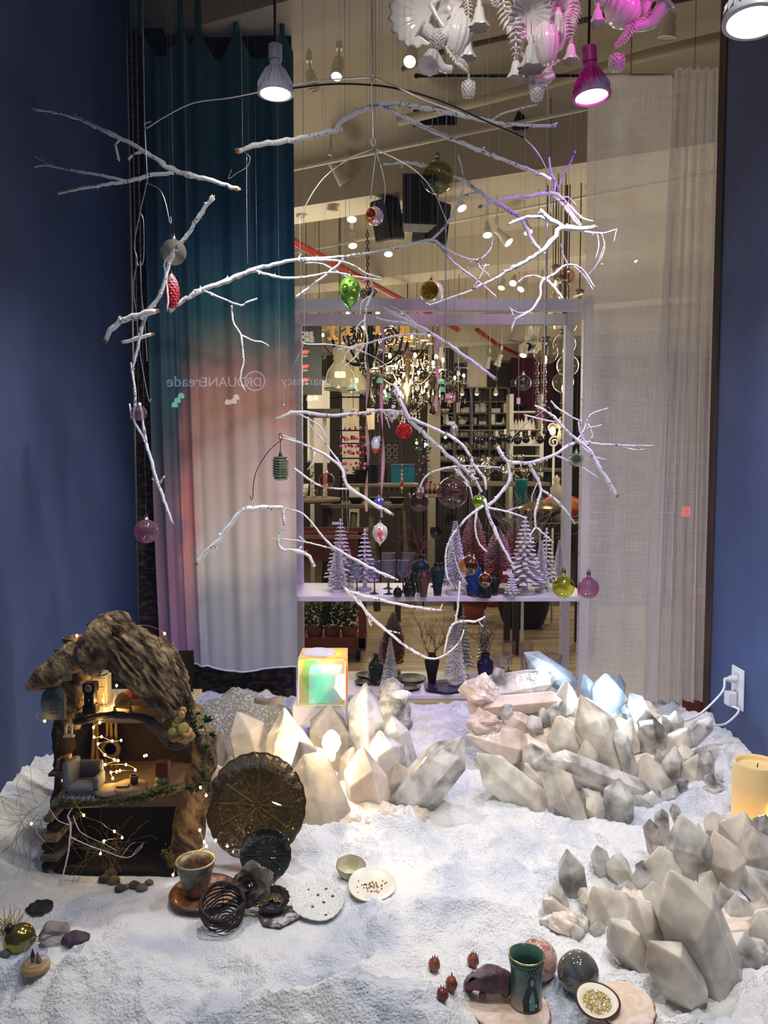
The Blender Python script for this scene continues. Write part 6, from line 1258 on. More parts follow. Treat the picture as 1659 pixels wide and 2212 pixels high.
# pinecone, lantern, blue figurine ornament
c = P(371,630,2.52); H = S(37,2.52); R_ = S(15,2.52); t = thing('pinecone_ornament',c,'red and pink frosted pinecone ornament on the left branch','ornament','hanging glass ornaments')
m,nt,out = _nt('cone_red'); b = N(nt,'BsdfPrincipled'); nt.links.new(b.outputs[0],out.inputs[0]); b.inputs['Roughness'].default_value = .3; b.inputs['Coat Weight'].default_value = .5
tc = N(nt,'TexCoord'); sx = N(nt,'SeparateXYZ'); nt.links.new(tc.outputs['Generated'],sx.inputs[0]); r0 = ramp(nt,[(.15,(190,30,44)),(.55,(214,70,84)),(.85,(226,150,160)),(1,(224,190,196))],sx.outputs['Z']); nt.links.new(r0.outputs[0],b.inputs['Base Color'])
MB().lathe([(0,-H),(R_*.45,-H*.88),(R_*.85,-H*.4),(R_*.92,.1*H),(R_*.7,H*.6),(R_*.3,H*.92),(R_*.2,H)],c,20).build('core',m,t); sc = MB()
for i in range(11):
    z =-H*.86+i*H*.165; rr = R_*max(.3,math.sqrt(max(.05,1-((z+.08*H)/H)**2)))*.95; n_ = 9
    for k in range(n_):
        a = 2*pi*(k+.5*(i % 2))/n_; d = Vector((cos(a),sin(a),0)); s_ = Vector((-sin(a),cos(a),0)); w = rr*.36; p = c+Vector((0,0,z))+d*rr
        sc.add([p+Vector((0,0,H*.12))-d*rr*.12,p+s_*w+Vector((0,0,H*.04))-d*.001,p-s_*w+Vector((0,0,H*.04))-d*.001,p-Vector((0,0,H*.09))+d*rr*.16,p+d*rr*.20+Vector((0,0,H*.0))],[(0,2,4),(0,4,1),(1,4,3),(2,3,4)])
sc.build('scales',m,t,smooth=False,kind='stuff'); hangings(t,c,c+Vector((0,0,H)),R_*.7,2.52)
c = P(606,1012,2.82); t = thing('lantern_ornament',c,'ribbed silver green lantern shaped ornament before the curtain','ornament','hanging glass ornaments'); R_ = S(18,2.82); H = S(26,2.82)
pr = [(R_*.5,-H)]
for k in range(9): z =-H*.92+k*H*.215; e = R_*(.86 if k in (0,8) else 1); pr += [(e*.86,z),(e,z+H*.06),(e,z+H*.12),(e*.86,z+H*.18)]
pr += [(R_*.5,H*.98),(R_*.42,H*1.02)]
MB().lathe(pr,c,24).build('glass',M('silver_green',(170,186,130),.16,.85,col2=(206,204,190),vscale=40),t,smooth=30); hangings(t,c,c+Vector((0,0,H*1.02)),R_*.9,2.82,CAPD,to=(605,985))
c = P(818,1086,3.04); t = thing('blue_drop',c,'violet blue fluted ornament behind the slanting branch tip','ornament','hanging glass ornaments'); MB().lathe([(0,-.036),(.010,-.02),(.021,-.004),(.019,.012),(.010,.018),(.010,.026)],c,18,ripple=lambda a,r,z: 1+.12*cos(a*6)).build('glass',M('violet_glass',(100,104,176),.15,.3,coat=.8),t); hangings(t,c,c+Vector((0,0,.025)),.014,3.04)
c = P(868,1030,3.08); t = thing('bead_drop',c,'string of amber and silver beads hanging before the blue glass box','beads')
for k,(dy,r,mt) in enumerate([(0,.004,'cap_silver'),(12,.004,'gold_band'),(22,.006,'cap_silver'),(30,.005,'gold_band'),(40,.007,'red_foil'),(50,.005,'gold_band'),(58,.004,'cap_silver')]): MB().ball(P(868,1005+dy,3.08),r,10,8,(1,1,1.4)).build('bead',MATS[mt],t)
a = P(868,1063,3.08); MB().tube([a,Vector((a.x,a.y,CZ+.44))],.0004,4).build('thread',THREAD,t)
# white wiry bush tips hanging at the right, before the copper table
mb = MB(); rr_ = random.Random(31)
for k in range(70):
    p = Vector((P(1130,1170,4.4).x,4.4,P(1130,1190,4.4).z)); d = Vector((rr_.uniform(-1,1)*.6,rr_.uniform(-.4,.4),rr_.uniform(.25,1))).normalized(); pts = [p+d*.05]
    for j in range(6): d = (d+Vector((rr_.uniform(-.6,.6),rr_.uniform(-.4,.4),rr_.uniform(-.4,.4)))).normalized(); pts.append(pts[-1]+d*.055)
    mb.tube(pts,[.0016]*3+[.001]*4,3,caps=False)
q = Vector((P(1130,1170,4.4).x,4.4,ZF+.013)); t = thing('twig_bush',q,'bush of bleached wiry twigs behind the right tiered trees','twigs'); mb.build('twigs',M('bleached',(196,192,184),.8),t,smooth=False,kind='stuff')
hz = P(1130,1190,4.4).z-q.z; MB().lathe([(.06,0),(.08,.02),(.07,.10),(.012,.12),(.006,hz)],q,16).build('vase',M('bleached',(196,192,184),.8),t)
# ================================================================== REFLECTOR LAMPS AND THE MILK GLASS CHANDELIER
LB = M('lamp_body',(196,194,206),.4)
def par_lamp(px,py,r_px,Y,label,lens,tilt=(0,0,-1),body=LB):
    c = P(px,py,Y); r = S(r_px,Y); d = Vector(tilt).normalized(); b = c-d*r*1.35; t = thing('reflector_lamp',c,label,'lamp','reflector lamps of the window')
    MB().lathe([(r*.34,0),(r*.46,r*.3),(r*.80,r*.95),(r,r*1.28),(r,r*1.42),(r*.84,r*1.44),(r*.80,r*1.34)],b,32,d,cap1=False).build('housing',body,t,smooth=40)
    u,w = frame_of(d)
    for k in range(22):
        a = 2*pi*k/22; e = u*cos(a)+w*sin(a); f = MB(); s_ = e.cross(d)*r*.018
        f.add([b+e*r*.36+d*r*.05+s_,b+e*r*.96+d*r*1.2+s_,b+e*r*.98+d*r*.9+s_,b+e*r*.56+d*r*.12+s_,b+e*r*.36+d*r*.05-s_,b+e*r*.96+d*r*1.2-s_,b+e*r*.98+d*r*.9-s_,b+e*r*.56+d*r*.12-s_],[(0,1,2,3),(7,6,5,4),(3,2,6,7),(0,3,7,4),(1,5,6,2)]); f.build('fin',body,t,smooth=False)
    MB().lathe([(r*.81,r*1.36),(r*.5,r*1.41),(0,r*1.42)],b,28,d,cap0=False).build('lens',lens,t)
    MB().lathe([(r*.34,-r*.02),(r*.30,-r*.35),(r*.38,-r*.36),(r*.38,-r*1.15),(r*.22,-r*1.2)],b,20,d).build('socket',body,t,smooth=40)
    top = b-d*r*1.2; MB().tube([top,Vector((top.x,top.y,CZ+.44))],.004,6).build('cord',BLK,t); return t
par_lamp(595,200,38,2.45,'white finned reflector lamp shining down before the ombre curtain',E('lamp_lens_white',(255,250,226),10))
par_lamp(1278,207,40,2.45,'magenta lit reflector lamp shining under the white glass chandelier',E('lamp_lens_pink',(255,224,248),10),(.06,-.06,-1),M('lamp_magenta_lit',(196,40,140),.35,col2=(170,150,190),vscale=9,vlo=.5,vhi=.62))  # white housing; the magenta light falling on it is put into its colour
par_lamp(1628,44,62,1.80,'big white reflector lamp cut off by the top right corner',E('lamp_lens_white',(255,250,226),10),(-.1,-.08,-1))
MK = M('milk_glass',(236,228,226),.16,coat=.8,sss=.25)
def milk_chandelier():
    Y = 2.80; t = thing('glass_chandelier',P(1150,-40,Y),'white milk glass chandelier of shells, trumpets, bells and strawberry drops','chandelier'); pk = lambda px,py,dy=0: P(px,py,Y+dy)
    def part(mb,n='shell',sm=True): return mb.build(n,MK,t,smooth=sm)
    hub = pk(1150,-70); part(MB().lathe([(.02,-.12),(.07,-.06),(.05,.05),(.02,.3)],hub,20),'hub'); MB().tube([hub+Vector((0,0,.3)),Vector((hub.x,hub.y,CZ+.44))],.006,6).build('chain',BLK,t)
    def arm(pts,r=5): part(MB().tube(catmull([pk(*p) for p in pts],6),S(r,Y),8),'arm')
    def shell(px,py,w,ax,dy=0,n=16,deep=.7,am=.07):   # fluted open shell
        r = S(w/2,Y); part(MB().lathe([(r*.06,-r*deep),(r*.5,-r*deep*.85),(r*.85,-r*deep*.35),(r,0),(r*1.08,r*.1),(r*.98,r*.04),(r*.8,-r*deep*.28),(r*.3,-r*deep*.7),(0,-r*deep*.75)],pk(px,py,dy),64,ax,ripple=lambda a,q,z: 1+am*cos(a*n)*min(1,q/r)),'shell')
    def gourd(px,py,w,h,ax=(0,0,1),dy=0,n=14):
        r = S(w/2,Y); H = S(h,Y); part(MB().lathe([(r*.15,-H/2),(r*.6,-H*.42),(r*.95,-H*.15),(r,.05*H),(r*.8,H*.3),(r*.35,H*.45),(r*.3,H*.55)],pk(px,py,dy),56,ax,ripple=lambda a,q,z: 1+.05*cos(a*n)),'gourd')
    def bell(px,y0,y1,w,dy=0):
        q = pk(px,y1,dy); H = S(y1-y0,Y); r = S(w/2,Y); b = part(MB().lathe([(r*.98,-.001),(r,.0),(r*.62,H*.25),(r*.5,H*.45),(r*.42,H*.62),(r*.2,H*.72),(r*.28,H*.8),(r*.16,H*.86),(r*.22,H*.93),(r*.06,H)],q,48,cap0=False,ripple=lambda a,rr,z: 1+(.11*cos(a*7) if z < H*.1 else .03*cos(a*14))),'bell_flower'); MB().tube([q+Vector((0,0,H)),q+Vector((0,.01,H+.05))],.001,4).build('hook',DWIRE,b)
    def berry(px,y0,y1,w,dy=0):
        q = pk(px,(y0*.4+y1*.6),dy); H = S(y1-y0,Y)*.62; r = S(w/2,Y); mb = MB(); mb.lathe([(0,-H*.5),(r*.5,-H*.42),(r*.85,-H*.1),(r*.95,H*.2),(r*.7,H*.45),(r*.25,H*.5),(r*.25,H*.6),(r*.34,H*.64),(r*.2,H*.72),(r*.24,H*.8),(r*.1,H*.92)],q,18)
        for i in range(7):
            for k in range(11): a = 2*pi*(k+.5*(i % 2))/11; z =-H*.38+i*H*.125; rr = r*(.62+.36*sin(min(pi,(i+1.0)/7*2.2))); mb.ball(q+Vector((cos(a)*rr,sin(a)*rr,z)),r*.14,5,4)
        b = part(mb,'strawberry_drop'); MB().tube([q+Vector((0,0,H*.9)),q+Vector((0,.005,H*.9+.03))],.001,4).build('hook',DWIRE,b)
    def leaf(pts,w,n=9,dy=-.02):
        cv = catmull([pk(a,b,dy) for a,b in pts],5); mb = MB(); k = len(cv); mb.tube(cv,[S(3.2,Y)*(1-.7*i/k) for i in range(k)],6)
        for i in range(1,k-1):
            d = (cv[i+1]-cv[i-1]).normalized(); s_ = d.cross(Vector((0,1,0))).normalized(); ww = S(w/2,Y)*sin(pi*(.15+.82*i/k))
            for sg_ in (-1,1): e = cv[i]+s_*sg_*ww+d*ww*.5; mb.tube([cv[i],cv[i].lerp(e,.55)+Vector((0,-.008,0)),e],[ww*.30,ww*.30,ww*.08],6,flat=.45)
        part(mb,'leaf')
    def trumpet(pts,r0,r1,n=12):
        cv = catmull([pk(*p) for p in pts],6); k = len(cv); mb = MB(); mb.tube(cv,[S(r0+(r1-r0)*(i/(k-1))**2.2,Y)*(1+.05*(i % 2)) for i in range(k)],20,caps=False); d = (cv[-1]-cv[-2]).normalized(); r = S(r1,Y)
        mb.lathe([(r,0),(r*1.35,r*.18),(r*1.30,r*.24),(r*.9,r*.02),(r*.2,-r*.5)],cv[-1],40,d,cap0=False,ripple=lambda a,q,z: 1+.06*cos(a*9)); part(mb,'trumpet_flower')
    for a in [[(1150,-60),(1060,-40),(980,-20),(930,10)],[(1150,-60),(1240,-50),(1320,-30),(1350,0)],[(1150,-60),(1150,-20),(1146,10)],[(930,10),(960,60),(985,60)],[(1150,-60),(1180,0),(1182,40)]]: arm(a)
    shell(908,22,128,(-.45,-.85,-.25),.02,18,.6); shell(952,-2,90,(.2,-.7,-.6),.08,16); shell(1146,32,82,(0,-.75,-.66),-.05,20,.45,.10); shell(1215,30,60,(.3,-.8,-.3),.10,14)
    trumpet([(985,20,0),(970,62,-.02),(945,85,-.04),(910,62,-.06)],9,14); trumpet([(975,150,-.02),(955,145,-.03),(935,118,-.05),(926,140,-.08)],8,17); trumpet([(1350,60,0),(1385,58,-.02),(1410,48,-.03),(1436,8,-.05)],8,17); trumpet([(1195,165,0),(1180,172,-.02),(1150,178,-.04)],6,11); trumpet([(1420,50,0),(1400,40,0),(1395,10,0)],6,12)
    gourd(988,75,62,88,(.2,-.1,1)); gourd(1180,90,52,92,(-.1,-.1,1)); gourd(1345,22,74,70,(.4,-.2,1)); gourd(1204,68,40,86,(0,0,1),.07); gourd(1122,62,40,88,(.1,0,1),.06); gourd(1180,165,30,36,(.4,-.3,1),.02)
    leaf([(1085,-10),(1095,35),(1112,60),(1114,125)],46); leaf([(1235,-20),(1238,20),(1230,48),(1232,84)],38); leaf([(960,100),(985,130),(1000,140),(1012,158)],20); leaf([(1390,40),(1365,62),(1345,88),(1328,102)],22); leaf([(1005,-10),(1012,20),(1008,68)],22); leaf([(1120,100),(1145,150),(1180,175)],24,dy=.04); leaf([(1420,20),(1390,52),(1370,60)],26); leaf([(1140,165),(1165,158),(1210,130)],20)
    for a in [(1035,0,60,42,-.06),(1010,68,126,34,0),(1147,82,150,54,-.08),(1114,118,170,38,0),(1233,84,132,36,0),(1290,10,52,38,-.04)]: bell(*a)
    for a in [(945,62,105,30,-.06),(1012,160,217,28,0),(1160,172,222,28,-.04),(1332,104,160,32,0),(1298,-25,14,28,0),(1075,-20,15,28,0)]: berry(*a)
milk_chandelier()
# ================================================================== QUARTZ CLUSTERS
QW = QZ('quartz_warm',(252,242,222),(246,232,210),.26,tl=.42,sss=False); QG = QZ('quartz_grey',(250,242,230),(240,230,216),.33,tl=.35); QC = QZ('quartz_clear',(250,247,242),(240,236,230),.52,.06,tl=.4); QI = QZ('quartz_blue_lit',(226,240,255),(206,228,252),.25,tl=.6,sss=False); QP = QZ('quartz_pink',(250,234,220),(238,216,202),.28,tl=.4); QROCK = QZ('quartz_rock',(240,226,210),(222,206,188),.12,.3,tl=.3,scale=16)  # QI: blue of the cold lamp light is put into the quartz colour
rc_ = random.Random(19)
def crystal(parent,b,tip,w,Yb,Yt,mat,dbl=False,name='crystal_point'):
    """six sided quartz prism from base pixel to tip pixel, slanting point with uneven faces"""
    B = P(b[0],b[1],Yb); T = P(tip[0],tip[1],Yt); d = T-B; L_ = d.length; d.normalize(); B = B-d*L_*.18; L_ *= 1.18; u,v = frame_of(d); r = S(w/2,(Yb+Yt)/2)*1.16; a0 = rc_.uniform(0,1)
    rr = [r*rc_.uniform(.86,1.12) for _ in range(6)]; sh = max(.45,1-rc_.uniform(.95,1.4)*r/L_); an = [a0+(k+rc_.uniform(-.16,.16))*pi/3 for k in range(6)]
    ring = lambda z,f,jz=0: [B+d*(L_*z+(rc_.uniform(-1,1)*jz))+(u*cos(a)+v*sin(a))*q*f for a,q in zip(an,rr)]
    off = (u*rc_.uniform(-.35,.35)+v*rc_.uniform(-.35,.35))*r
    vs = ring(0,.72 if not dbl else .3)+ring(.16,1.0 if not dbl else .95)+ring(sh,.90,r*.42); a = B+d*L_+off*.4; s_ = (u*cos(a0*7)+v*sin(a0*7))*r*rc_.uniform(.02,.12); vs += [a+s_,a-s_]
    fs = [tuple(range(5,-1,-1))]
    for i in (0,6): fs += [(i+k,i+(k+1) % 6,i+6+(k+1) % 6,i+6+k) for k in range(6)]
    ang = sorted(range(6),key=lambda k:-(vs[12+k]-(B+d*L_)).dot(s_.normalized())); top = set(ang[:3])
    for k in range(6):
        k2 = (k+1) % 6; A_ = 18 if k in top else 19; B_ = 18 if k2 in top else 19
        fs.append((12+k,12+k2,A_) if A_ == B_ else (12+k,12+k2,B_,A_))
    o = MB().add(vs,fs).build(name,mat,parent,smooth=False); bevel(o,r*.035); return o
def rock(parent,px,py,r_px,Y,sc=(1,1,1),mat=None,name='matrix',am=.25):
    c = P(px,py,Y); o = MB().ball(c,S(r_px,Y),26,18,sc).build(name,mat or QROCK,parent,smooth=False); f = 1.3/S(r_px,Y); rough(o,S(r_px,Y)*am,(f,f,f),px*.1); return o
def cluster(name,loc,label,Yf,rows,rocks):
    t = thing(name,loc,label,'crystal')
    for (b,tip,w,*m) in rows: y = Yf(b[1]); crystal(t,b,tip,w,y+(m[1] if len(m) > 1 else 0),y-.03+(m[1] if len(m) > 1 else 0)+(m[2] if len(m) > 2 else 0),m[0] if m else None or QG)
    for a in rocks: rock(t,*a)
    return t
cluster('quartz_cluster',P(740,1780,2.33),'glowing cream quartz cluster lit from inside, behind the amber glass plate',lambda y: 2.30+(1790-y)*.0022,[
    ((548,1665),(513,1536),88,QW),((625,1665),(622,1527),104,QW),((722,1650),(704,1522),92,QW,.06),((792,1630),(785,1476),88,QC,.02),((872,1660),(842,1545),58,QC,.04),((712,1785),(640,1606),118,QW),((802,1748),(778,1612),98,QP),((836,1690),(826,1574),76,QC),((868,1735),(854,1644),66,QW),((868,1748),(996,1590),94,QC,0,-.06),((752,1690),(760,1614),48,QW,.05),((565,1680),(553,1622),48,QW),((488,1735),(462,1650),64,QW,.05),((530,1720),(498,1630),60,QW,.08),((600,1740),(586,1660),66,QW,.05),((930,1715),(905,1655),54,QP),((680,1700),(668,1640),60,QW,.06),((475,1680),(478,1580),46,QW,.10)],
    [(790,1772,60,2.28,(1.3,.8,.5)),(890,1768,36,2.30,(1,.8,.8)),(650,1770,60,2.36,(1.4,.8,.6),QP),(560,1740,60,2.45,(1.3,.8,.7),QW),(840,1780,30,2.25,(1.2,.8,.6),QP)])
glow = thing('glow_bulb',P(716,1610,2.50),'glowing warm bulb tucked among the cream quartz points','bulb')
MB().lathe([(0,-.03),(.022,-.022),(.032,.0),(.026,.024),(.012,.04),(0,.046)],P(716,1606,2.46),20).build('glass',E('bulb_glow',(255,240,205),11),glow); MB().lathe([(.014,-.06),(.014,-.028)],P(716,1606,2.46),14).build('socket',M('socket_white',(200,195,185),.5),glow)
lamp('bulb_light','POINT',P(716,1604,2.40),5.0,(1.0,.80,.52),.03); lamp('bulb_light','POINT',P(600,1640,2.60),2.2,(1.0,.80,.52),.03)
cluster('quartz_cluster',P(1270,1770,2.4),'tall heap of grey quartz points with icy blue lit tips before the sheer curtain',lambda y: 2.36+(1790-y)*.0017,[
    ((1222,1475),(1130,1412),46,QI,0,.02),((1065,1492),(1212,1466),60,QC),((1060,1528),(1225,1512),52,QP),((1110,1608),(1004,1588),74,QP),((1216,1530),(1222,1470),54,QG),((1276,1505),(1262,1456),32,QI),((1312,1545),(1308,1453),66,QI,.04),((1326,1505),(1338,1454),44,QI),((1388,1552),(1364,1496),38,QI),((1356,1545),(1350,1526),22,QI),((1312,1650),(1260,1498),84,QG,-.04),((1322,1512),(1306,1472),64,QG),((1232,1625),(1214,1544),84,QG),((1206,1592),(1196,1520),38,QC),((1160,1592),(1149,1546),38,QC),((1164,1655),(1144,1604),64,QC),((1278,1655),(1266,1590),50,QG,-.05),((1350,1608),(1360,1550),66,QG),((1412,1622),(1398,1530),56,QC),((1456,1576),(1462,1534),32,QC),((1490,1598),(1540,1552),36,QC),((1450,1628),(1482,1570),60,QG),((1362,1670),(1334,1576),38,QC,-.05),((1412,1700),(1386,1630),82,QG),((1450,1690),(1456,1613),44,QC),((1486,1690),(1512,1628),60,QG),((1526,1668),(1530,1622),34,QC),((1510,1698),(1566,1678),32,QC),((1490,1722),(1580,1708),42,QC),((1375,1712),(1176,1632),60,QC,-.04),((1176,1748),(1026,1628),84,QG),((1240,1795),(1192,1652),80,QG,-.02),((1214,1790),(1200,1718),52,QC,-.04),((1336,1800),(1340,1682),60,QC,-.02),((1298,1795),(1284,1716),44,QG),((1440,1745),(1464,1698),52,QC),((1130,1570),(1080,1540),54,QP),((1300,1590),(1330,1540),48,QG),((1240,1690),(1290,1640),56,QG,.03),((1440,1585),(1428,1548),34,QC),((1090,1500),(1072,1440),26,QC),((1386,1590),(1420,1560),44,QG),((1310,1770),(1262,1700),50,QG,.03),((1390,1770),(1410,1710),46,QC),((1480,1655),(1476,1608),38,QG),((1190,1700),(1130,1650),48,QG,.06)],
    [(1040,1500,38,2.80,(1,.8,1),QP,'matrix',.5),(1045,1565,34,2.66,(1.2,.8,.7),QP,'matrix',.45),(1250,1640,95,2.68,(1.5,.7,.9)),(1400,1680,85,2.62,(1.5,.7,.7)),(1330,1570,75,2.82,(1.6,.6,.8)),(1180,1700,60,2.6,(1.3,.7,.6)),(1130,1545,60,2.85,(1.2,.7,.8)),(1290,1775,50,2.42,(1.4,.6,.5))])
lamp('ice_light','POINT',P(1312,1500,2.74),3.2,(.66,.86,1.0),.02); lamp('ice_light','POINT',P(1185,1446,2.84),2.6,(.66,.86,1.0),.02); lamp('ice_light','POINT',P(1384,1535,2.72),1.8,(.66,.86,1.0),.02)
cluster('quartz_cluster',P(1450,2110,1.62),'big foreground cluster of smoky cream quartz points at the right edge',lambda y: 1.60+(2120-y)*.0015,[
    ((1535,2110),(1450,1884),138,QG,-.05),((1452,2100),(1366,1937),108,QG,-.02),((1402,2075),(1318,1983),92,QG,-.06),((1340,2010),(1272,1914),116,QG),((1240,1938),(1228,1836),58,QC),((1310,1900),(1287,1825),38,QC),((1348,1915),(1324,1845),52,QG),((1218,1966),(1194,1906),38,QC),((1222,1984),(1168,1944),40,QG),((1222,2000),(1164,1985),42,QG),((1258,2015),(1236,1970),56,QC),((1455,1930),(1422,1822),92,QG),((1418,1838),(1402,1768),34,QC),((1505,1920),(1472,1758),92,QC),((1470,1780),(1452,1735),24,QC),((1432,1808),(1428,1745),36,QC),((1585,1930),(1552,1794),84,QG),((1548,1808),(1536,1754),50,QG),((1604,1865),(1602,1748),104,QG,.04),((1645,1840),(1654,1760),56,QC),((1640,1910),(1622,1786),84,QG,-.02),((1690,1975),(1612,1878),84,QC),((1610,2020),(1588,1934),96,QC),((1480,2130),(1402,2022),100,QG,-.08),((1395,1945),(1378,1872),44,QC),((1280,1980),(1262,1928),34,QG),((1420,1990),(1408,1900),64,QG,.03),((1660,2060),(1648,1965),90,QG),((1580,2090),(1602,2010),70,QC,-.03),((1630,2090),(1650,2030),60,QG),((1290,2030),(1300,1985),46,QC),((1500,1990),(1510,1905),70,QC,.03),((1345,1960),(1360,1905),46,QC)],
    [(1560,2040,110,1.74,(1.4,.8,.8)),(1370,1990,95,1.80,(1.4,.7,.6)),(1600,1940,110,1.92,(1.2,.7,.9)),(1480,1900,80,1.95,(1.3,.6,.7)),(1230,1995,36,1.74,(1.3,.7,.7)),(1500,2115,70,1.60,(1.2,.6,.4)),(1600,2070,60,1.60,(1.2,.7,.7),QC)])
fc = bpy.data.objects['quartz_cluster.002']; gc = bpy.data.objects['quartz_cluster.001']
for (bx,by,tx,ty,w) in [(1300,2005,1296,1948,30),(1268,1962,1256,1918,26),(1335,1955,1342,1908,30),(1395,1915,1388,1858,30),(1528,1960,1540,1880,56),(1575,1985,1560,1905,50),(1640,1990,1652,1930,52),(1545,2095,1572,2048,44),(1500,1830,1506,1776,30),(1570,1800,1576,1752,36),(1250,2030,1240,1995,30),(1610,2110,1640,2075,46),(1350,2060,1336,2022,40),(1660,2100,1672,2050,50)]: crystal(fc,(bx,by),(tx,ty),w,1.60+(2120-by)*.0015-.01,1.57+(2120-by)*.0015,QC if bx % 4 else QG)
for (bx,by,tx,ty,w) in [(1100,1560,1092,1520,28),(1180,1560,1172,1528,24),(1245,1560,1252,1528,24),(1340,1640,1352,1604,30),(1425,1650,1432,1612,26),(1380,1750,1372,1716,28),(1260,1735,1272,1702,28),(1470,1712,1476,1680,24),(1530,1700,1542,1672,22),(1225,1680,1218,1646,30),(1500,1760,1520,1742,22),(1320,1740,1312,1700,26)]: crystal(gc,(bx,by),(tx,ty),w,2.33+(1790-by)*.0017,2.30+(1790-by)*.0017,QC)
# pumice-like stone behind the cream cluster, sandy rock behind the log house
STN = M('pale_stone',(196,192,188),.95,bump=1.0,bscale=90,col2=(140,136,134),vscale=30)
t = thing('upright_stone',P(848,1590,2.62),'rough upright grey stone leaning behind the clear quartz points','stone'); o = MB().ball(P(848,1545,2.66),S(46,2.66),36,28,(.85,.6,1.6)).build('stone',STN,t); rough(o,.025,(14,14,14),4); MB().ball(P(868,1500,2.62),S(24,2.62),12,9,(.9,.6,.4)).build('snow_cap',bpy.data.objects['snow'].data.materials[0],t)
SND = M('sandy_snow',(206,204,196),.95,bump=1.0,bscale=150,col2=(150,146,136),vscale=110,vlo=.35,vhi=.5)
t = thing('sand_rock',P(520,1560,2.85),'sandy snow dusted rock in front of the foot of the curtain','rock'); o = MB().ball(P(520,1572,2.85),S(120,2.85),48,24,(1.0,.55,.62)).build('rock',SND,t); rough(o,.03,(9,9,9),2)
MB().tube(catmull([P(552,1512,2.72),P(575,1516,2.70),P(600,1512,2.69),P(612,1508,2.7)],4),[.008]+[.013]*10+[.010,.006],8).build('fossil_ridge',M('ridge',(150,136,122),.9,bump=.8,bscale=80),t)
# rainbow acrylic cube
def m_dich(name,a,b,c,tr=.55):
    m,nt,out = _nt(name); L = nt.links.new; tc = N(nt,'TexCoord'); n = N(nt,'TexWave'); n.inputs['Scale'].default_value = 2.4; n.inputs['Distortion'].default_value = 2.5; L(tc.outputs['Object'],n.inputs['Vector'])
    lw = N(nt,'LayerWeight'); lw.inputs[0].default_value = .5; ad = N(nt,'Math',operation='MULTIPLY_ADD'); L(n.outputs['Fac'],ad.inputs[0]); ad.inputs[1].default_value = .45; L(lw.outputs['Facing'],ad.inputs[2]); r = ramp(nt,[(.2,a),(.5,b),(.85,c)],ad.outputs[0])
    t1 = N(nt,'BsdfTransparent'); L(r.outputs[0],t1.inputs[0]); d1 = N(nt,'BsdfTranslucent'); L(r.outputs[0],d1.inputs[0]); d2 = N(nt,'BsdfDiffuse'); L(r.outputs[0],d2.inputs[0]); ad2 = N(nt,'AddShader'); L(d1.outputs[0],ad2.inputs[0]); L(d2.outputs[0],ad2.inputs[1])
    m1 = N(nt,'MixShader'); m1.inputs[0].default_value = tr; L(t1.outputs[0],m1.inputs[1]); L(ad2.outputs[0],m1.inputs[2]); g = N(nt,'BsdfGlossy'); g.inputs['Roughness'].default_value = .03; L(r.outputs[0],g.inputs[0]); m2 = N(nt,'MixShader'); m2.inputs[0].default_value = .12; L(m1.outputs[0],m2.inputs[1]); L(g.outputs[0],m2.inputs[2]); L(m2.outputs[0],out.inputs[0]); return m
Yc = 2.74; A = P(645,1525,Yc); Bq = P(744,1525,Yc); sz = (Bq-A).x; t = thing('rainbow_cube',Vector(((A.x+Bq.x)/2,Yc+sz/2,A.z)),'iridescent rainbow acrylic cube with a smaller cube inside and snow on top','cube')
MB().box((A.x+sz*.45,Yc+sz*.5,A.z-.035),(sz*1.15,sz,.07)).build('white_block',TBASE,t,smooth=False)
x0,y0,z0 = A.x,Yc,A.z+.001; h = sz*1.02
G1 = m_dich('film_green',(225,250,232),(244,248,226),(255,238,210),.10); G5 = m_dich('film_leaf',(60,220,90),(120,235,90),(250,190,60),.6); G2 = m_dich('film_orange',(255,130,70),(255,150,110),(255,196,120),.6); G3 = m_dich('film_cyan',(170,245,250),(140,205,255),(206,200,255),.8); G4 = m_dich('film_mint',(90,245,200),(120,240,220),(120,200,255),.75)
G6 = m_dich('film_rainbow',(70,225,90),(250,220,80),(255,120,70),.6); nt = G6.node_tree; tc = nt.nodes['Texture Coordinate']; sx = N(nt,'SeparateXYZ'); nt.links.new(tc.outputs['Generated'],sx.inputs[0]); nt.links.new(sx.outputs['X'],nt.nodes['Color Ramp'].inputs[0])
def panes(x,y,z,s_,fr,sd,tp,name):
    for (nm,c,dm,mt) in ((name+'_front_pane',(x+s_/2,y,z+s_/2),(s_,.002,s_),fr),(name+'_back_pane',(x+s_/2,y+s_,z+s_/2),(s_,.002,s_),G6 if name == 'outer' else sd),(name+'_side_pane',(x,y+s_/2,z+s_/2),(.002,s_-.004,s_),G5 if name == 'outer' else fr),(name+'_side_pane',(x+s_,y+s_/2,z+s_/2),(.002,s_-.004,s_),sd),(name+'_top_pane',(x+s_/2,y+s_/2,z+s_),(s_-.004,s_-.004,.002),tp)): MB().box(c,dm).build(nm,mt,t,smooth=False)
    mb = MB()
    for i in (0,1):
        for j in (0,1):
            for (c,dm) in (((x+s_/2,y+s_*i,z+s_*j),(s_+.003,.003,.003)),((x+s_*i,y+s_/2,z+s_*j),(.003,s_+.003,.003)),((x+s_*i,y+s_*j,z+s_/2),(.003,.003,s_+.003))): mb.box(c,dm)
    mb.build(name+'_edges',M('acrylic_edge',(236,240,226),.2,coat=.5),t,smooth=False)
panes(x0,y0,z0,h,G1,G2,G2,'outer'); panes(x0+h*.22,y0+h*.12,z0+.003,h*.66,G3,G3,G4,'inner')
o = MB().ball((x0+h*.4,y0+h*.55,z0+h+.002),h*.38,26,12,(1.0,1.0,.16)).build('snow_cap',bpy.data.objects['snow'].data.materials[0],t); rough(o,.006,(40,40,40))
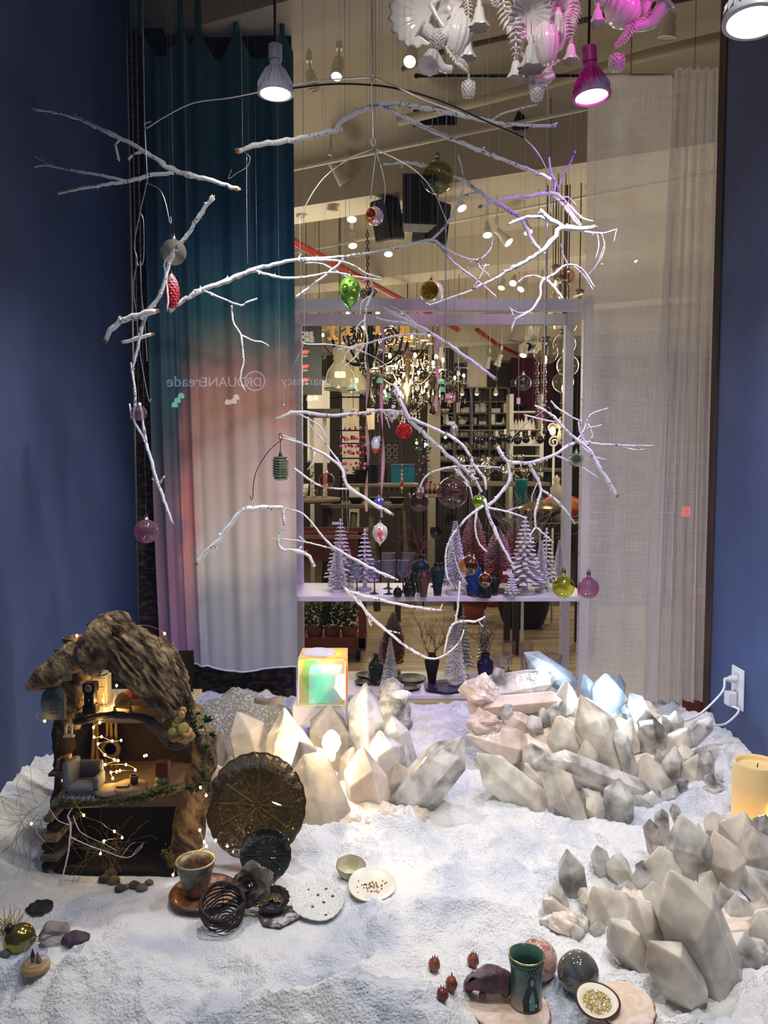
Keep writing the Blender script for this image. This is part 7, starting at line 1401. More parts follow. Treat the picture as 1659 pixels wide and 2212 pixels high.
lamp('cube_light','POINT',(x0+h*.55,y0+h*.55,z0+h*.80),.9,(1.0,.95,.85),.015)
# candle at the right edge, plug outlet with its cords
Yk = 2.20; q = P(1632,1775,Yk); r = S(50,Yk); H = S(136,Yk); t = thing('pillar_candle',q,'glowing cream pillar candle at the right edge behind the quartz','candle')
mw,nt,out = _nt('wax_glow'); b = N(nt,'BsdfPrincipled'); nt.links.new(b.outputs[0],out.inputs[0]); b.inputs['Base Color'].default_value = lin((232,206,150)); b.inputs['Roughness'].default_value = .4; b.inputs['Subsurface Weight'].default_value = .6; b.inputs['Subsurface Radius'].default_value = (.05,.03,.015); tcx = N(nt,'TexCoord'); sx = N(nt,'SeparateXYZ'); nt.links.new(tcx.outputs['Generated'],sx.inputs[0]); rr = ramp(nt,[(.1,(255,170,60)),(.6,(120,80,30)),(.95,(20,14,6))],sx.outputs['Z']); nt.links.new(rr.outputs[0],b.inputs['Emission Color']); b.inputs['Emission Strength'].default_value = .75
MB().lathe([(r*.98,0),(r,.004),(r,H-.004),(r*.97,H),(r*.86,H-.003),(r*.8,H-.014),(0,H-.016)],q,40).build('wax',mw,t,smooth=40); MB().lathe([(.004,0),(.008,.012),(.005,.026),(0,.036)],q+Vector((.01,-r-.006,H*.26)),10).build('flame',E('led_flame',(255,214,110),6),t); MB().tube([q+Vector((0,0,H-.016)),q+Vector((.002,0,H-.004))],.0015,5).build('wick',DWIRE,t)
OP = M('outlet_plastic',(228,230,238),.35); xw = 1.299; yo = 1.30*F/780.0
pz = P(1610,1486,yo).z; t = thing('wall_outlet',(xw,yo,pz),'white wall outlet plate on the right blue wall','outlet')
o = MB().box((xw-.004,yo,pz),(.007,.094,.150)).build('plate',OP,t,smooth=False); bevel(o,.002)
for dz in (-.034,.034): MB().box((xw-.009,yo,pz+dz),(.004,.034,.046)).build('socket',M('outlet_face',(206,208,214),.4),t,smooth=False)
for i,dz in enumerate((.034,-.034)):
    ct_ = thing('plug_cord',(xw-.02,yo,pz+dz),['white round plug and cord running from the upper socket to the quartz heap','bulky white plug and cord running from the lower socket to a clear quartz point'][i],'cord','cords of the crystal lamps'); a = Vector((xw-.012,yo,pz+dz))
    if i == 0: MB().lathe([(.013,0),(.014,.02),(.008,.034),(.007,.046)],a,14,(-1,-.2,0)).build('plug',OP,ct_,smooth=40); e = a+Vector((-.046,-.01,0)); pts = [e,P(1560,1495,2.72),P(1515,1540,2.72),P(1480,1556,2.75),P(1450,1550,2.78),P(1432,1546,2.8)]
    else: o = MB().box(a+Vector((-.018,0,-.004)),(.036,.036,.052)).build('plug',OP,ct_,smooth=False); bevel(o,.006,2); e = a+Vector((-.024,0,-.03)); pts = [e,P(1596,1535,2.74),P(1570,1562,2.72),P(1545,1567,2.68),P(1528,1566,2.66)]
    MB().tube(catmull(pts,6),.0042,8).build('cable',OP,ct_); MB().tube([pts[1],pts[1]+Vector((.004,-.008,-.014)),pts[1]+Vector((-.006,-.006,-.012))],.0016,5).build('twist_tie',M('tie_grey',(120,116,104),.5),ct_)
# ================================================================== DRIFTWOOD FAIRY HOUSE
YH = 2.00
hp = lambda px,py,d=0.0: P(px,py,YH+d)
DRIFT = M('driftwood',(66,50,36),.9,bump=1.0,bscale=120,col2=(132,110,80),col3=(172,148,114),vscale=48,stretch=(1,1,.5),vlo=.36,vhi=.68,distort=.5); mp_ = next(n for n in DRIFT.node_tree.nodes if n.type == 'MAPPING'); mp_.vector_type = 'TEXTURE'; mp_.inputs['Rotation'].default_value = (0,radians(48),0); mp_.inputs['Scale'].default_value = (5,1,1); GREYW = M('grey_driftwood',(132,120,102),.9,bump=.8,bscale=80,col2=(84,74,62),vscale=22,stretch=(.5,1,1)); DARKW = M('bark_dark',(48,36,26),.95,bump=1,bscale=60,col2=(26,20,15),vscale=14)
house = thing('driftwood_house',hp(260,1905,.1),'driftwood fairy house on the snow, open rooms lit by tiny lights','dollhouse')
def log(paths,name,mat,amp=.010,f=(16,16,16),seg=22,parent=house,flat=1.0,n=7,grain=.16):
    mb = MB(); ph = len(paths)*1.3
    for pts,rad in paths:
        ctr = catmull([(*hp(*p),S(r,YH)) for p,r in zip(pts,rad)],n); cv = [Vector(c[:3]) for c in ctr]; o = len(mb.v); mb.tube(cv,[max(.001,c[3]) for c in ctr],seg,flat=flat)
        for i,c in enumerate(cv):   # lengthwise furrows of weathered wood
            for k in range(seg):
                v = Vector(mb.v[o+i*seg+k]); g_ = noise.noise(Vector((k*.9,i*.09+ph,ph)))+.6*noise.noise(Vector((k*2.3,i*.2,ph+5))); mb.v[o+i*seg+k] = tuple(c+(v-c)*(1+grain*g_))
    o = mb.build(name,mat,parent,smooth=35); return rough(o,amp,f,ph)
log([([(212,1400,-.02),(238,1378,-.04),(268,1396,-.05),(305,1440,-.05),(346,1488,-.04),(384,1528,-.02),(406,1548,0)],[34,42,46,47,38,28,14]),([(282,1372,.06),(322,1402,.06),(352,1424,.06),(386,1480,.05),(406,1535,.04)],[20,30,32,26,14])],'roof',DRIFT,.014,(15,15,15),60,n=16,grain=.24)
log([([(226,1340,-.06),(206,1382,-.09),(200,1424,-.08),(210,1452,-.05)],[20,31,31,16])],'roof_knot',DRIFT,.012,(16,16,16),seg=36,n=12); log([([(214,1338,-.02),(245,1340,-.02),(270,1350,0),(290,1378,.02)],[12,22,24,18])],'roof_ridge',DRIFT,.010,seg=24)
log([([(352,1372,.10),(362,1420,.10),(392,1500,.08)],[4,10,12])],'split_shard',DRIFT,.005,seg=10); log([([(372,1384,.13),(386,1440,.12),(406,1530,.10)],[4,10,11])],'split_shard',DRIFT,.005,seg=10)
log([([(200,1388,.02),(160,1420,0),(120,1450,-.02),(78,1474,-.03),(62,1482,-.03)],[22,31,28,18,9])],'eave',DRIFT,.010); log([([(134,1382,.03),(160,1386,.02),(196,1392,.02)],[8,15,20])],'eave',DRIFT,.008,seg=14)
log([([(162,1440,.08),(156,1500,.08),(150,1568,.10)],[34,30,26])],'left_trunk',DRIFT,.010); log([([(140,1555,.10),(132,1640,.12),(128,1720,.12),(126,1800,.12),(118,1890,.12)],[22,18,18,24,28])],'left_trunk',DARKW,.012)
log([([(446,1580,.02),(438,1640,.02),(424,1700,.02),(410,1780,.02),(400,1860,.03),(394,1908,.04)],[20,29,31,34,38,46])],'right_trunk',DRIFT,.010,seg=30,grain=.14); log([([(396,1535,.10),(420,1562,.09),(442,1602,.06)],[24,28,20])],'right_trunk',DRIFT,.010)
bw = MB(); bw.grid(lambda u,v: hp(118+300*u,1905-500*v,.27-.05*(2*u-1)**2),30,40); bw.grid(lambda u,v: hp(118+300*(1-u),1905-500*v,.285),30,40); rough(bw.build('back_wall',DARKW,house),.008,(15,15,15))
bw = MB(); bw.grid(lambda u,v: hp(128+275*u,1915-200*v,.10-.03*(2*u-1)**2),24,16); rough(bw.build('cellar_shade_wall',M('cellar_shade',(20,16,12),.95,bump=1,bscale=50),house),.010,(18,18,18)); zc = Hs(-.68,2.0); o = MB().box((hp(262,1900).x,YH+.035,zc+.002),(S(270,YH),.15,.03)).build('cellar_shade_floor',MATS['cellar_shade'],house,smooth=False); rough(bevel(o,.006),.006,(20,20,20))  # near-black wall and floor put the lower room's shade into the colour
def slab(pts,th,name,mat): z = pts[0].z; return MB().prism([Vector((p.x,p.y,z)) for p in pts],(0,0,-th)).build(name,mat,house,smooth=False)
ZU = hp(230,1548).z; ZM = hp(240,1722).z
slab([Vector((hp(158,1548).x,YH-.01,ZU)),Vector((hp(352,1548).x,YH-.01,ZU)),Vector((hp(388,1548).x,YH+.25,ZU)),Vector((hp(150,1548).x,YH+.25,ZU))],.014,'upper_floor',M('floor_pale',(176,156,122),.7,col2=(150,130,98),vscale=20)); slab([Vector((hp(120,1720).x,YH-.03,ZM)),Vector((hp(405,1720).x,YH-.02,ZM)),Vector((hp(415,1720).x,YH+.25,ZM)),Vector((hp(115,1720).x,YH+.25,ZM))],.016,'middle_floor',M('floor_brown',(90,72,50),.8,bump=.4,bscale=60))
log([([(162,1560,-.02),(215,1549,-.03),(260,1547,-.035),(310,1552,-.035),(345,1576,-.04),(362,1602,-.04),(386,1609,-.04),(412,1602,-.03)],[5,8,9,10,11,10,8,6])],'branch_beam',GREYW,.004,(30,30,30),14); log([([(114,1734,-.03),(160,1737,-.045),(220,1733,-.05),(300,1722,-.05),(360,1710,-.045),(408,1700,-.03)],[7,8,9,9,8,6])],'floor_edge_log',GREYW,.004,(30,30,30),14)
for i,(py,x0,x1) in enumerate([(1748,112,136),(1770,114,142),(1790,108,146),(1812,104,140),(1832,104,148),(1852,106,140)]):
    o = MB().box(((hp(x0,py).x+hp(x1,py).x)/2,YH+.02+.01*(i % 2),hp(0,py).z),(S(x1-x0,YH),.16,S(17,YH))).build('bark_slab',DARKW if i % 2 else GREYW,house,smooth=False); rough(bevel(o,.006,1),.004,(30,30,30),i)
MOSS = [M('moss_green',(84,92,34),.9),M('moss_dark',(48,60,26),.9),M('moss_olive',(112,108,46),.9)]
def moss(pts,n,spread,name='moss',parent=house,mi=0):
    mb = MB()
    for k in range(n):
        t = RND.random()*(len(pts)-1); i = min(int(t),len(pts)-2); a = hp(*pts[i]).lerp(hp(*pts[i+1]),t-i); d = Vector((RND.gauss(0,1),RND.gauss(0,1)-.6,RND.gauss(0,1))); mb.leafq(a+d*S(spread,YH)*.45,(RND.gauss(0,1),RND.gauss(0,1)-.6,RND.gauss(0,.8)-.1),.010,.004)
    return mb.build(name,MOSS[mi],parent,smooth=False,kind='stuff')
moss([(122,1728,-.05),(180,1734,-.06),(250,1730,-.06),(300,1722,-.06),(345,1708,-.06),(380,1700,-.05)],900,6); moss([(280,1726,-.06),(320,1716,-.065),(370,1700,-.06)],600,9,mi=2); moss([(160,1555,-.03),(185,1546,-.03)],160,5,mi=1); moss([(405,1500,-.02),(418,1560,-.02),(430,1600,-.03)],420,9,mi=1); moss([(440,1640,-.03),(436,1700,-.03),(400,1700,-.04)],260,8,mi=1); moss([(355,1830,-.03),(375,1870,-.04)],160,8,mi=2)
# plaque, small window frame and picture fixed to the left trunk
pl = MB().lathe([(.030,-.006),(.030,.0035),(.027,.0052),(0,.0052)],hp(116,1508,-.03),20,(0,-1,0)).build('plaque_top',M('plaque_stone',(86,98,108),.8,bump=.4),house,smooth=40); MB().box(hp(116,1530,-.03)+Vector((0,.0,0)),(.060,.012,.058)).build('plaque',MATS['plaque_stone'],house,smooth=False)
for k,(t_,h_) in enumerate([('FAIRY',5),('COTTAGE',5),('in the wood',3),('where the',3),('moss grows',3),('do come in',3)]): text(t_,116,1505+k*7.5,YH-.0375,h_,M('plaque_ink',(34,38,42),.8),house,'plaque_lettering','CENTER',0,.0004)
for k in range(6): MB().ball(hp(136+3*(k % 2),1502+k*9,-.02),.009,8,6,(1,.8,.7),.2).build('stone_chip',M('chip',(120,100,78),.9),house)
MB().tube([hp(142+x,1588-y,-.02) for x,y in ((0,0),(0,16),(3,23),(8,24),(12,20),(13,2),(0,0))],.0035,6).build('window_frame',M('frame_white',(206,200,188),.6),house); MB().box(hp(149,1590,-.025),(.026,.012,.004)).build('window_sill',MATS['frame_white'],house,smooth=False)
o = MB().box(hp(138,1456,-.035),(.040,.010,.036)).build('picture_tile',M('tile',(150,140,108),.7,col2=(86,90,52),vscale=90),house,smooth=False); bevel(o,.004,1)
# round mushrooms and succulent discs in the fork
for (px,py,r) in [(393,1545,9),(384,1556,8),(378,1564,8),(384,1578,10),(396,1574,13),(378,1590,13),(404,1582,12),(412,1590,10),(392,1594,10),(400,1600,9),(396,1535,8),(372,1580,9)]:
    MB().lathe([(.001,-.003),(S(r,YH)*.8,-.001),(S(r,YH),.002),(S(r,YH)*.6,.004),(0,.003)],hp(px,py,-.055-RND.uniform(0,.02)),14,(RND.uniform(-.4,.4),-1,RND.uniform(.1,.8))).build('fungus_disc',[M('fungus_green',(150,140,70),.5),M('fungus_tan',(190,146,90),.5)][int(py > 1580 or py < 1550)],house)
# twiggy screen inside the middle room
for k,(x0,x1) in enumerate([(196,204),(212,210),(226,232),(240,240),(255,250)]): log([([(x0,1712,.20),((x0+x1)/2,1640,.205),(x1,1560,.20)],[6,5,4])],'twig_post',M('twig_yellow',(134,104,46),.8),.003,(40,40,40),8)
MB().lathe([(.024,-.01),(.032,0),(.024,.01),(.016,0),(.024,-.01)],hp(238,1618,.18),20,(0,-1,0)).build('heart_wreath',M('wreath',(74,58,38),.9,bump=.8),house)
# ---- furnishings, each its own thing
FAB = M('chair_cloth',(112,116,126),.9,bump=.4,bscale=200); GILT = M('gilt_wood',(176,146,84),.4,.3)
hq = hp(182,1704,-.005); hq.z = ZM+.0005; t = thing('armchair',hq,'grey upholstered armchair with a frilled skirt in the middle room','chair'); sx_ = .070
def sbox(c,d,n,r=.008,tilt=0): o = MB().box((0,0,0),d,Matrix.Translation(hq+Vector(c)) @ Matrix.Rotation(tilt,4,'Z')).build(n,FAB,t,smooth=False); bevel(o,r,2); return o
sbox((.004,0,.028),(.076,.066,.030),'seat'); sbox((.0,.034,.066),(.080,.016,.050),'backrest'); sbox((-.034,.004,.062),(.020,.066,.084),'backrest_wing',.009,-.2); sbox((.042,-.004,.050),(.014,.060,.036),'armrest')
fr_ = MB(); fr_.grid(lambda u,v: hq+Vector(((.050+.010*(1-v))*(u*2-1),-.036-.006*(1-v)-.004*sin(u*46),.001+.020*v)),70,4); fr_.build('frill',M('frill_cloth',(150,154,164),.9),t)
for dx in (-.036,.046):
    for dy in (-.024,.024): MB().lathe([(.003,0),(.005,.014)],hq+Vector((dx,dy,0)),8).build('leg',GILT,t)
q = hp(236,1708,-.02); q.z = ZM+.0005; t = thing('footstool',q,'round beige topped stool on twig legs beside the armchair','stool'); MB().lathe([(.034,.018),(.038,.024),(.036,.032),(.02,.035),(0,.035)],q,22).build('cushion',M('stool_top',(146,132,106),.8),t)
for k in range(4): a = k*pi/2+.5; MB().tube([q+Vector((cos(a)*.026,sin(a)*.026,0)),q+Vector((cos(a)*.026,sin(a)*.026,.022))],.005,6).build('leg',DARKW,t)
q = hp(280,1694,-.005); q.z = ZM+.0005; t = thing('log_table',q,'log slice table right of the stool','table'); MB().lathe([(.044,.016),(.046,.020),(.045,.034),(.04,.036),(0,.036)],q,22,ripple=lambda a,r,z: 1+.04*sin(a*5)).build('tabletop',M('log_slice',(132,108,76),.8),t)
mb = MB()
for k in range(14): a = 2*pi*k/14; MB().tube([q+Vector((cos(a)*.038,sin(a)*.038,0)),q+Vector((cos(a)*.038,sin(a)*.038,.018))],.007,6).build('log_stub',GREYW,t)
MB().lathe([(.010,0),(.011,.022),(.009,.022),(.008,.004),(0,.004)],q+Vector((.010,.006,.0365)),14).build('mug',M('mug_clay',(90,66,52),.6),label='tiny brown clay mug on the log slice table',cat='mug'); MB().box(q+Vector((-.014,-.012,.0385)),(.030,.018,.004)).build('tiny_book',M('tiny_book',(112,104,90),.7),smooth=False,label='tiny open book lying on the log slice table',cat='book')
q = hp(352,1690,.04); q.z = ZM+.0005; t = thing('stone_hearth',q,'small brick red chest above grey pebbles at the right of the room','hearth'); o = MB().box(q+Vector((0,0,.062)),(.036,.03,.040)).build('brick_box',M('chest_red',(104,50,36),.8),t,smooth=False); bevel(o,.003)
for (dx,dz,r) in [(-.010,.012,.014),(.012,.012,.013),(-.006,.032,.012),(.012,.034,.012)]: MB().ball(q+Vector((dx,-.004,dz)),r,12,9,(1.2,1,.85),.15).build('pebble',M('pebble_grey',(138,142,138),.8),t)
q = hp(192,1536,.02); q.z = ZU+.0005; t = thing('tall_clock',q,'tall dark longcase clock standing in the upper room','clock'); H = S(72,YH)
for (z,w,h_) in ((.0,.036,.022),(.022,.026,.034),(.056,.034,.026)): o = MB().box(q+Vector((0,.015,z+h_/2)),(w,.03,h_)).build('case',M('ebony',(24,20,18),.4),t,smooth=False); bevel(o,.002)
MB().lathe([(.010,0),(.009,.002),(0,.002)],q+Vector((0,-.001,.069)),16,(0,-1,0)).build('dial',M('dial',(150,146,130),.4),t); MB().lathe([(.004,0),(0,.003)],q+Vector((0,-.001,.038)),10,(0,-1,0)).build('pendulum',GILT,t)
q = hp(212,1535,.10); q.z = ZU+.0005; t = thing('little_dresser',q,'cream little dresser beside the tall clock','dresser'); o = MB().box(q+Vector((0,.02,.040)),(.050,.04,.080)).build('carcass',M('dresser_cream',(190,172,134),.6),t,smooth=False); bevel(o,.002)
for k in range(3): d_ = MB().box(q+Vector((0,-.001,.014+k*.025)),(.042,.003,.020)).build('drawer',MATS['dresser_cream'],t,smooth=False); MB().ball(q+Vector((0,-.004,.014+k*.025)),.003,8,6).build('knob',GILT,d_)
MB().lathe([(.01,0),(.022,.003),(.024,.006),(.01,.004)],q+Vector((0,.02,.0805)),16).build('tiny_plate',MATS['dial'],label='tiny pale plate lying on top of the cream dresser',cat='plate')
q = hp(282,1538,.05); q.z = ZU+.0005; t = thing('carved_bed',q,'tiny carved gilt bed under a rust red quilt in the upper room','bed'); o = MB().box(q+Vector((.016,.02,.024)),(.085,.06,.020)).build('mattress',M('linen_cream',(206,194,160),.8),t,smooth=False); bevel(o,.004,2)
o = MB().ball(q+Vector((.020,.022,.036)),.042,26,14,(1.05,.78,.55)).build('quilt',M('rust_quilt',(164,70,28),.9,bump=.8,bscale=160,col2=(206,140,90),vscale=120,vlo=.55,vhi=.7),t); rough(o,.003,(60,60,60))
hb = MB().prism([q+Vector((-.036,-.018,.012))+Vector((x*.044,y*-.012,z*.040)) for x,y,z in [(0,0,0),(1,1,0),(1.05,1,.55),(.82,.8,.95),(.5,.5,1.12),(.2,.2,.95),(-.05,0,.55)]],(.002,.006,0)).build('footboard',GILT,t,smooth=False); bevel(hb,.0015)
MB().tube(scroll(q+Vector((-.014,-.028,.030)),.012,0,4*pi,Vector((1,0,0))),.002,5).build('carving',MATS['dial'],t)
for dx,dy in ((-.036,-.02),(.010,-.030),(.05,.045),(-.03,.045)): MB().lathe([(.004,0),(.006,.006),(.003,.012),(.005,.018)],q+Vector((dx,dy,0)),8).build('leg',GILT,t)
q = hp(130,1660,.0); t = thing('side_shelf',q,'rough bark shelf with tiny books jutting from the left trunk','shelf'); MB().box(q+Vector((0,.02,-.014)),(.055,.06,.008)).build('board',GREYW,t,smooth=False)
for k in range(3): MB().box(q+Vector((-.008+k*.011,.02,.006+.002*k)),(.009,.026,.030+.004*k)).build('tiny_book',[M('book_tan',(150,136,100),.8),M('book_brown',(92,70,48),.8),M('book_cream',(184,172,140),.8)][k],t,smooth=False)
# pebbles along the foot of the house
for k,(px,py,r) in enumerate([(226,1898,12),(246,1902,13),(260,1918,11),(272,1914,8),(290,1912,12),(306,1918,12),(240,1888,14),(322,1905,9)]):
    p = GS(px,py+6); p.z += S(r,1.95)*.45; MB().ball(p,S(r,1.95),14,10,(1.1,.9,.75),.18).build('pebble',M('pebble_brown',(104,88,70),.9,bump=.3) if k % 2 else M('pebble_dark',(70,62,54),.9,bump=.3),label='%s pebble along the foot of the fairy house, %s from the left' % (['dark','brown'][k % 2],ORD[[0,2,3,4,5,6,1,7][k]]),cat='pebble',group='pebbles at the foot of the house',origin=p)
# bare white twig leaning in the dark doorway, wiry moss twigs
t = thing('white_twig',hp(132,1905,-.1),'forked white painted twig standing before the dark lower room','twig'); mb = MB(); D =-.10
for pts in ([(132,1905,2.2),(146,1850,2.6),(152,1800,2.8),(152,1775,2.8),(146,1762,2.5),(156,1746,2)],[(152,1808,2.2),(190,1826,1.8),(230,1840,1.6),(262,1851,1.5),(284,1850,1.2),(308,1828,1)],[(284,1850,1),(296,1834,.9),(310,1822,.7)],[(150,1782,1.6),(128,1774,1.4),(112,1756,1.2),(104,1738,1)],[(158,1762,1.4),(172,1795,1.3),(200,1812,1.1),(232,1826,.9),(252,1838,.7)],[(262,1851,.9),(280,1826,.8),(292,1820,.6)],[(104,1740,1),(92,1766,1.2),(78,1782,1.2),(82,1802,1),(96,1818,.8)]): limb(mb,pts,YH+D,buds=False,seg=6)
mb.build('stems',PAINT,t)
mb = MB(); rr_ = random.Random(12)
for k in range(46):
    p = hp(rr_.uniform(190,280),rr_.uniform(1815,1850),-.06); d = Vector((rr_.uniform(-1,1),rr_.uniform(-.4,.2),rr_.uniform(-.7,.8))).normalized(); pts = [p]
    for j in range(5): d = (d+Vector((rr_.uniform(-.5,.5),rr_.uniform(-.3,.3),rr_.uniform(-.5,.5)))).normalized(); pts.append(pts[-1]+d*.018)
    mb.tube(pts,.0006,3,caps=False)
for k in range(34):
    p = hp(rr_.uniform(30,110),rr_.uniform(1735,1800),-.04); d = Vector((rr_.uniform(-1,.6),rr_.uniform(-.4,.2),rr_.uniform(-.6,.8))).normalized(); pts = [p]
    for j in range(6): d = (d+Vector((rr_.uniform(-.5,.5),rr_.uniform(-.3,.3),rr_.uniform(-.5,.5)))).normalized(); pts.append(pts[-1]+d*.022)
    mb.tube(pts,.0005,3,caps=False)
mb.build('dry_tendrils',M('tendril',(120,104,62),.8),label='tangle of dry wiry tendrils around the lower room',cat='tendrils',kind='stuff')
# ivy at the right side
t = thing('ivy_vine',hp(440,1560,-.04),'green ivy vine trailing down the right trunk of the fairy house','ivy'); IV = M('ivy_green',(52,112,44),.45,col2=(36,84,34),vscale=60)
MB().tube(catmull([hp(418,1535,-.03),hp(440,1565,-.06),(hp(448,1610,-.06)),hp(444,1650,-.05),hp(448,1690,-.05),hp(440,1712,-.05)],5),.0016,5).build('stem',M('ivy_stem',(84,96,46),.7),t)
for (px,py,s_,a) in [(450,1556,17,.4),(458,1588,13,-.5),(446,1614,13,.8),(458,1640,8,.2),(440,1638,7,1.2),(446,1686,11,-.2),(440,1700,9,.9),(430,1542,9,.3),(448,1662,7,-.9),(436,1570,8,1.5),(462,1606,7,.1)]:
    c = hp(px,py,-.075); r = S(s_,YH); mb = MB(); ol = []
    for k,q_ in enumerate([1.0,.55,.8,.45,.7,.35,.5,.2,.5,.35,.7,.45,.8,.55]): an = a+pi/2+2*pi*k/14; ol.append(c+Vector((cos(an)*r*q_,-.006*cos(k*pi/7)-.004*(k % 2),sin(an)*r*q_)))
    n_ = len(ol); cc = c+Vector((0,.005,0)); mb.add([cc]+ol+[v+Vector((0,.0012,0)) for v in ol],[(0,1+(k+1) % n_,1+k) for k in range(n_)]+[(1+k,1+(k+1) % n_,1+n_+(k+1) % n_,1+n_+k) for k in range(n_)]); mb.build('leaf',IV,t,smooth=False)
# fairy lights
t = thing('fairy_lights',hp(220,1640,-.03),'copper wire string of tiny warm lights draped through the fairy house','string lights'); FB = E('tiny_bulb',(255,196,96),60); z1 = lambda x,y: (x*.3014,1300+y*.3014)
up = [(550,243,.0),(700,500,.1),(740,640,.06),(740,708,.06),(755,770,.04),(805,752,.04),(835,600,.03)]; mid = [(820,830,-.05),(715,865,-.04),(670,900,.02),(675,970,.03),(728,967,.06),(805,997,.08),(868,993,.06),(703,1018,.07),(752,1097,.08),(818,1130,.06),(848,1138,.05),(752,1167,.05),(903,1167,.05),(970,1205,.03),(860,1210,.03),(836,1218,.02),(795,1222,.02),(808,1265,.0)]; low = [(450,1280,.0),(520,1400,-.08),(600,1530,-.05),(720,1580,-.03),(770,1620,-.02),(820,1645,-.03),(875,1690,-.03),(745,1715,-.03),(720,1805,-.03)]; rgt = [(1437,1330,-.08),(1478,1388,-.08),(1390,1500,-.08),(1432,1637,-.08),(1463,1720,-.10),(1480,1752,-.10),(1400,1790,-.14),(1300,1825,-.14),(1240,1957,-.12)]; lft = [(370,860,-.04),(320,855,-.05),(255,830,-.05),(300,770,-.04)]; ar = [(940,175,.02),(1030,168,.04),(1110,185,.06),(1180,228,.08),(1160,260,.08)]; exb = [(1050,1100,.12),(1035,1105,.11),(225,1590,-.05),(1545,1710,-.09)]
for pth in (up,mid,low,rgt,lft,ar): MB().tube(catmull([hp(*z1(x,y),d) for x,y,d in pth],6),.0007,4).build('wire',M('copper_wire',(190,170,140),.3,.9),t)
for (x,y,d) in [p for p in up if p[1] in (243,708,752,600,770)]+mid[1:]+[p for p in low if p[1] not in (1400,1580,1620)]+[p for p in rgt if p[1] in (1330,1388,1637,1720,1752,1957)]+[(320,855,-.05),(1180,228,.08)]+exb: MB().ball(hp(*z1(x,y),d-.004),.0029,8,6,(1,1,1.3)).build('bulb',FB,t)
for (x,y,d,p) in [(800,700,.06,.35),(780,1050,.10,.30),(840,1180,.04,.24),(780,1700,-.02,.10),(1480,1715,-.10,.12),(1050,1090,.13,.10)]: lamp('tiny_light','POINT',hp(*z1(x,y),d-.01),p,(1,.68,.30),.02)
# ================================================================== THINGS LYING IN THE SNOW
def cut_glass(name,col,edge): return TG(name,col,edge,refl=2.2)
AMB = M('amber_press',(74,58,30),.07,trans=.55,coat=1,ior=1.45,bump=.35,bscale=55); GRYG = M('smoke_press',(58,58,52),.07,trans=.55,coat=1,ior=1.45,bump=.3,bscale=55)
def press_plate(c,r,ax,mat,label,n=12,petals=18,deep=.22):
    t = thing('pressed_glass_plate',c,label,'plate'); ax = Vector(ax).normalized(); u,v = frame_of(ax); rel = M(mat.name+'_relief',(112,88,46) if mat is AMB else (84,84,74),.08,coat=1,trans=.4)
    MB().lathe([(0,-r*deep),(r*.58,-r*deep),(r*.72,-r*deep*.8),(r*.94,-r*.02),(r,0),(r*.96,r*.025),(r*.74,-r*deep*.62),(r*.58,-r*deep*.80),(0,-r*deep*.82)],c,108,ax,ripple=lambda a,q,z: 1+.022*abs(sin(a*petals/2))*(q/r)).build('dish',mat,t,smooth=30)
    mb = MB(); h =-r*deep*.80
    for k in range(n):
        a = 2*pi*k/n; e = u*cos(a)+v*sin(a); mb.tube([c+ax*h+e*r*.05,c+ax*(h+.002)+e*r*.56,c+ax*(-r*deep*.5)+e*r*.76],r*.024,5)
        for s_ in (-1,1): b = a+s_*pi/n; f = u*cos(b)+v*sin(b); mb.tube([c+ax*h+e*r*.20,c+ax*h+f*r*.40],r*.020,4); mb.tube([c+ax*h+e*r*.50,c+ax*h+f*r*.30],r*.020,4)
        for q in (.30,.44,.54): mb.lathe([(r*.035,0),(0,r*.03)],c+ax*h+(u*cos(a+pi/n)+v*sin(a+pi/n))*r*q,4,ax)
    mb.build('star_relief',rel,t,smooth=False); rb_ = MB()
    for k in range(petals*2):
        a = 2*pi*k/(petals*2); b = a+.20; rb_.tube(catmull([c+ax*(-r*deep*.62)+(u*cos(a)+v*sin(a))*r*.73,c+ax*(-r*.10)+(u*cos(a+.08)+v*sin(a+.08))*r*.88,c+ax*(r*.01)+(u*cos(b)+v*sin(b))*r*.99],4),r*.022,5)
    rb_.build('rim_flutes',rel,t); return t
c = P(552,1740,2.02); press_plate(c,S(112,2.02),(-.10,-.93,.36),AMB,'large amber brown pressed glass platter leaning behind the clay cup',12,24,.16)
c = P(574,1847,1.88); press_plate(c,S(56,1.88),(.06,-.88,.42),GRYG,'smaller smoky pressed glass dish leaning against the amber platter',10,20,.25)
CLAY = M('glazed_clay',(112,116,104),.35,bump=.3,bscale=60,col2=(60,58,50),col3=(138,84,52),vscale=14,coat=.3); q = P(448,1880,1.84)
zz = Hs(q.x,1.86)+.002; q = Vector((G(462,1890,zz).x,1.86,zz)); t = thing('clay_saucer',q,'rust glazed saucer under the clay cup','saucer'); MB().lathe([(.04,0),(.07,.004),(.086,.014),(.084,.017),(.06,.009),(0,.008)],q,36,ripple=lambda a,r,z: 1+.02*sin(a*3)).build('dish',M('rust_glaze',(150,98,68),.35,col2=(90,62,48),col3=(176,140,112),vscale=22,coat=.3),t); MB().lathe([(.085,.0135),(.0875,.016),(.084,.018)],q,36,cap0=False,cap1=False,ripple=lambda a,r,z: 1+.02*sin(a*3)).build('rim',M('glaze_dark',(70,66,60),.3),t)
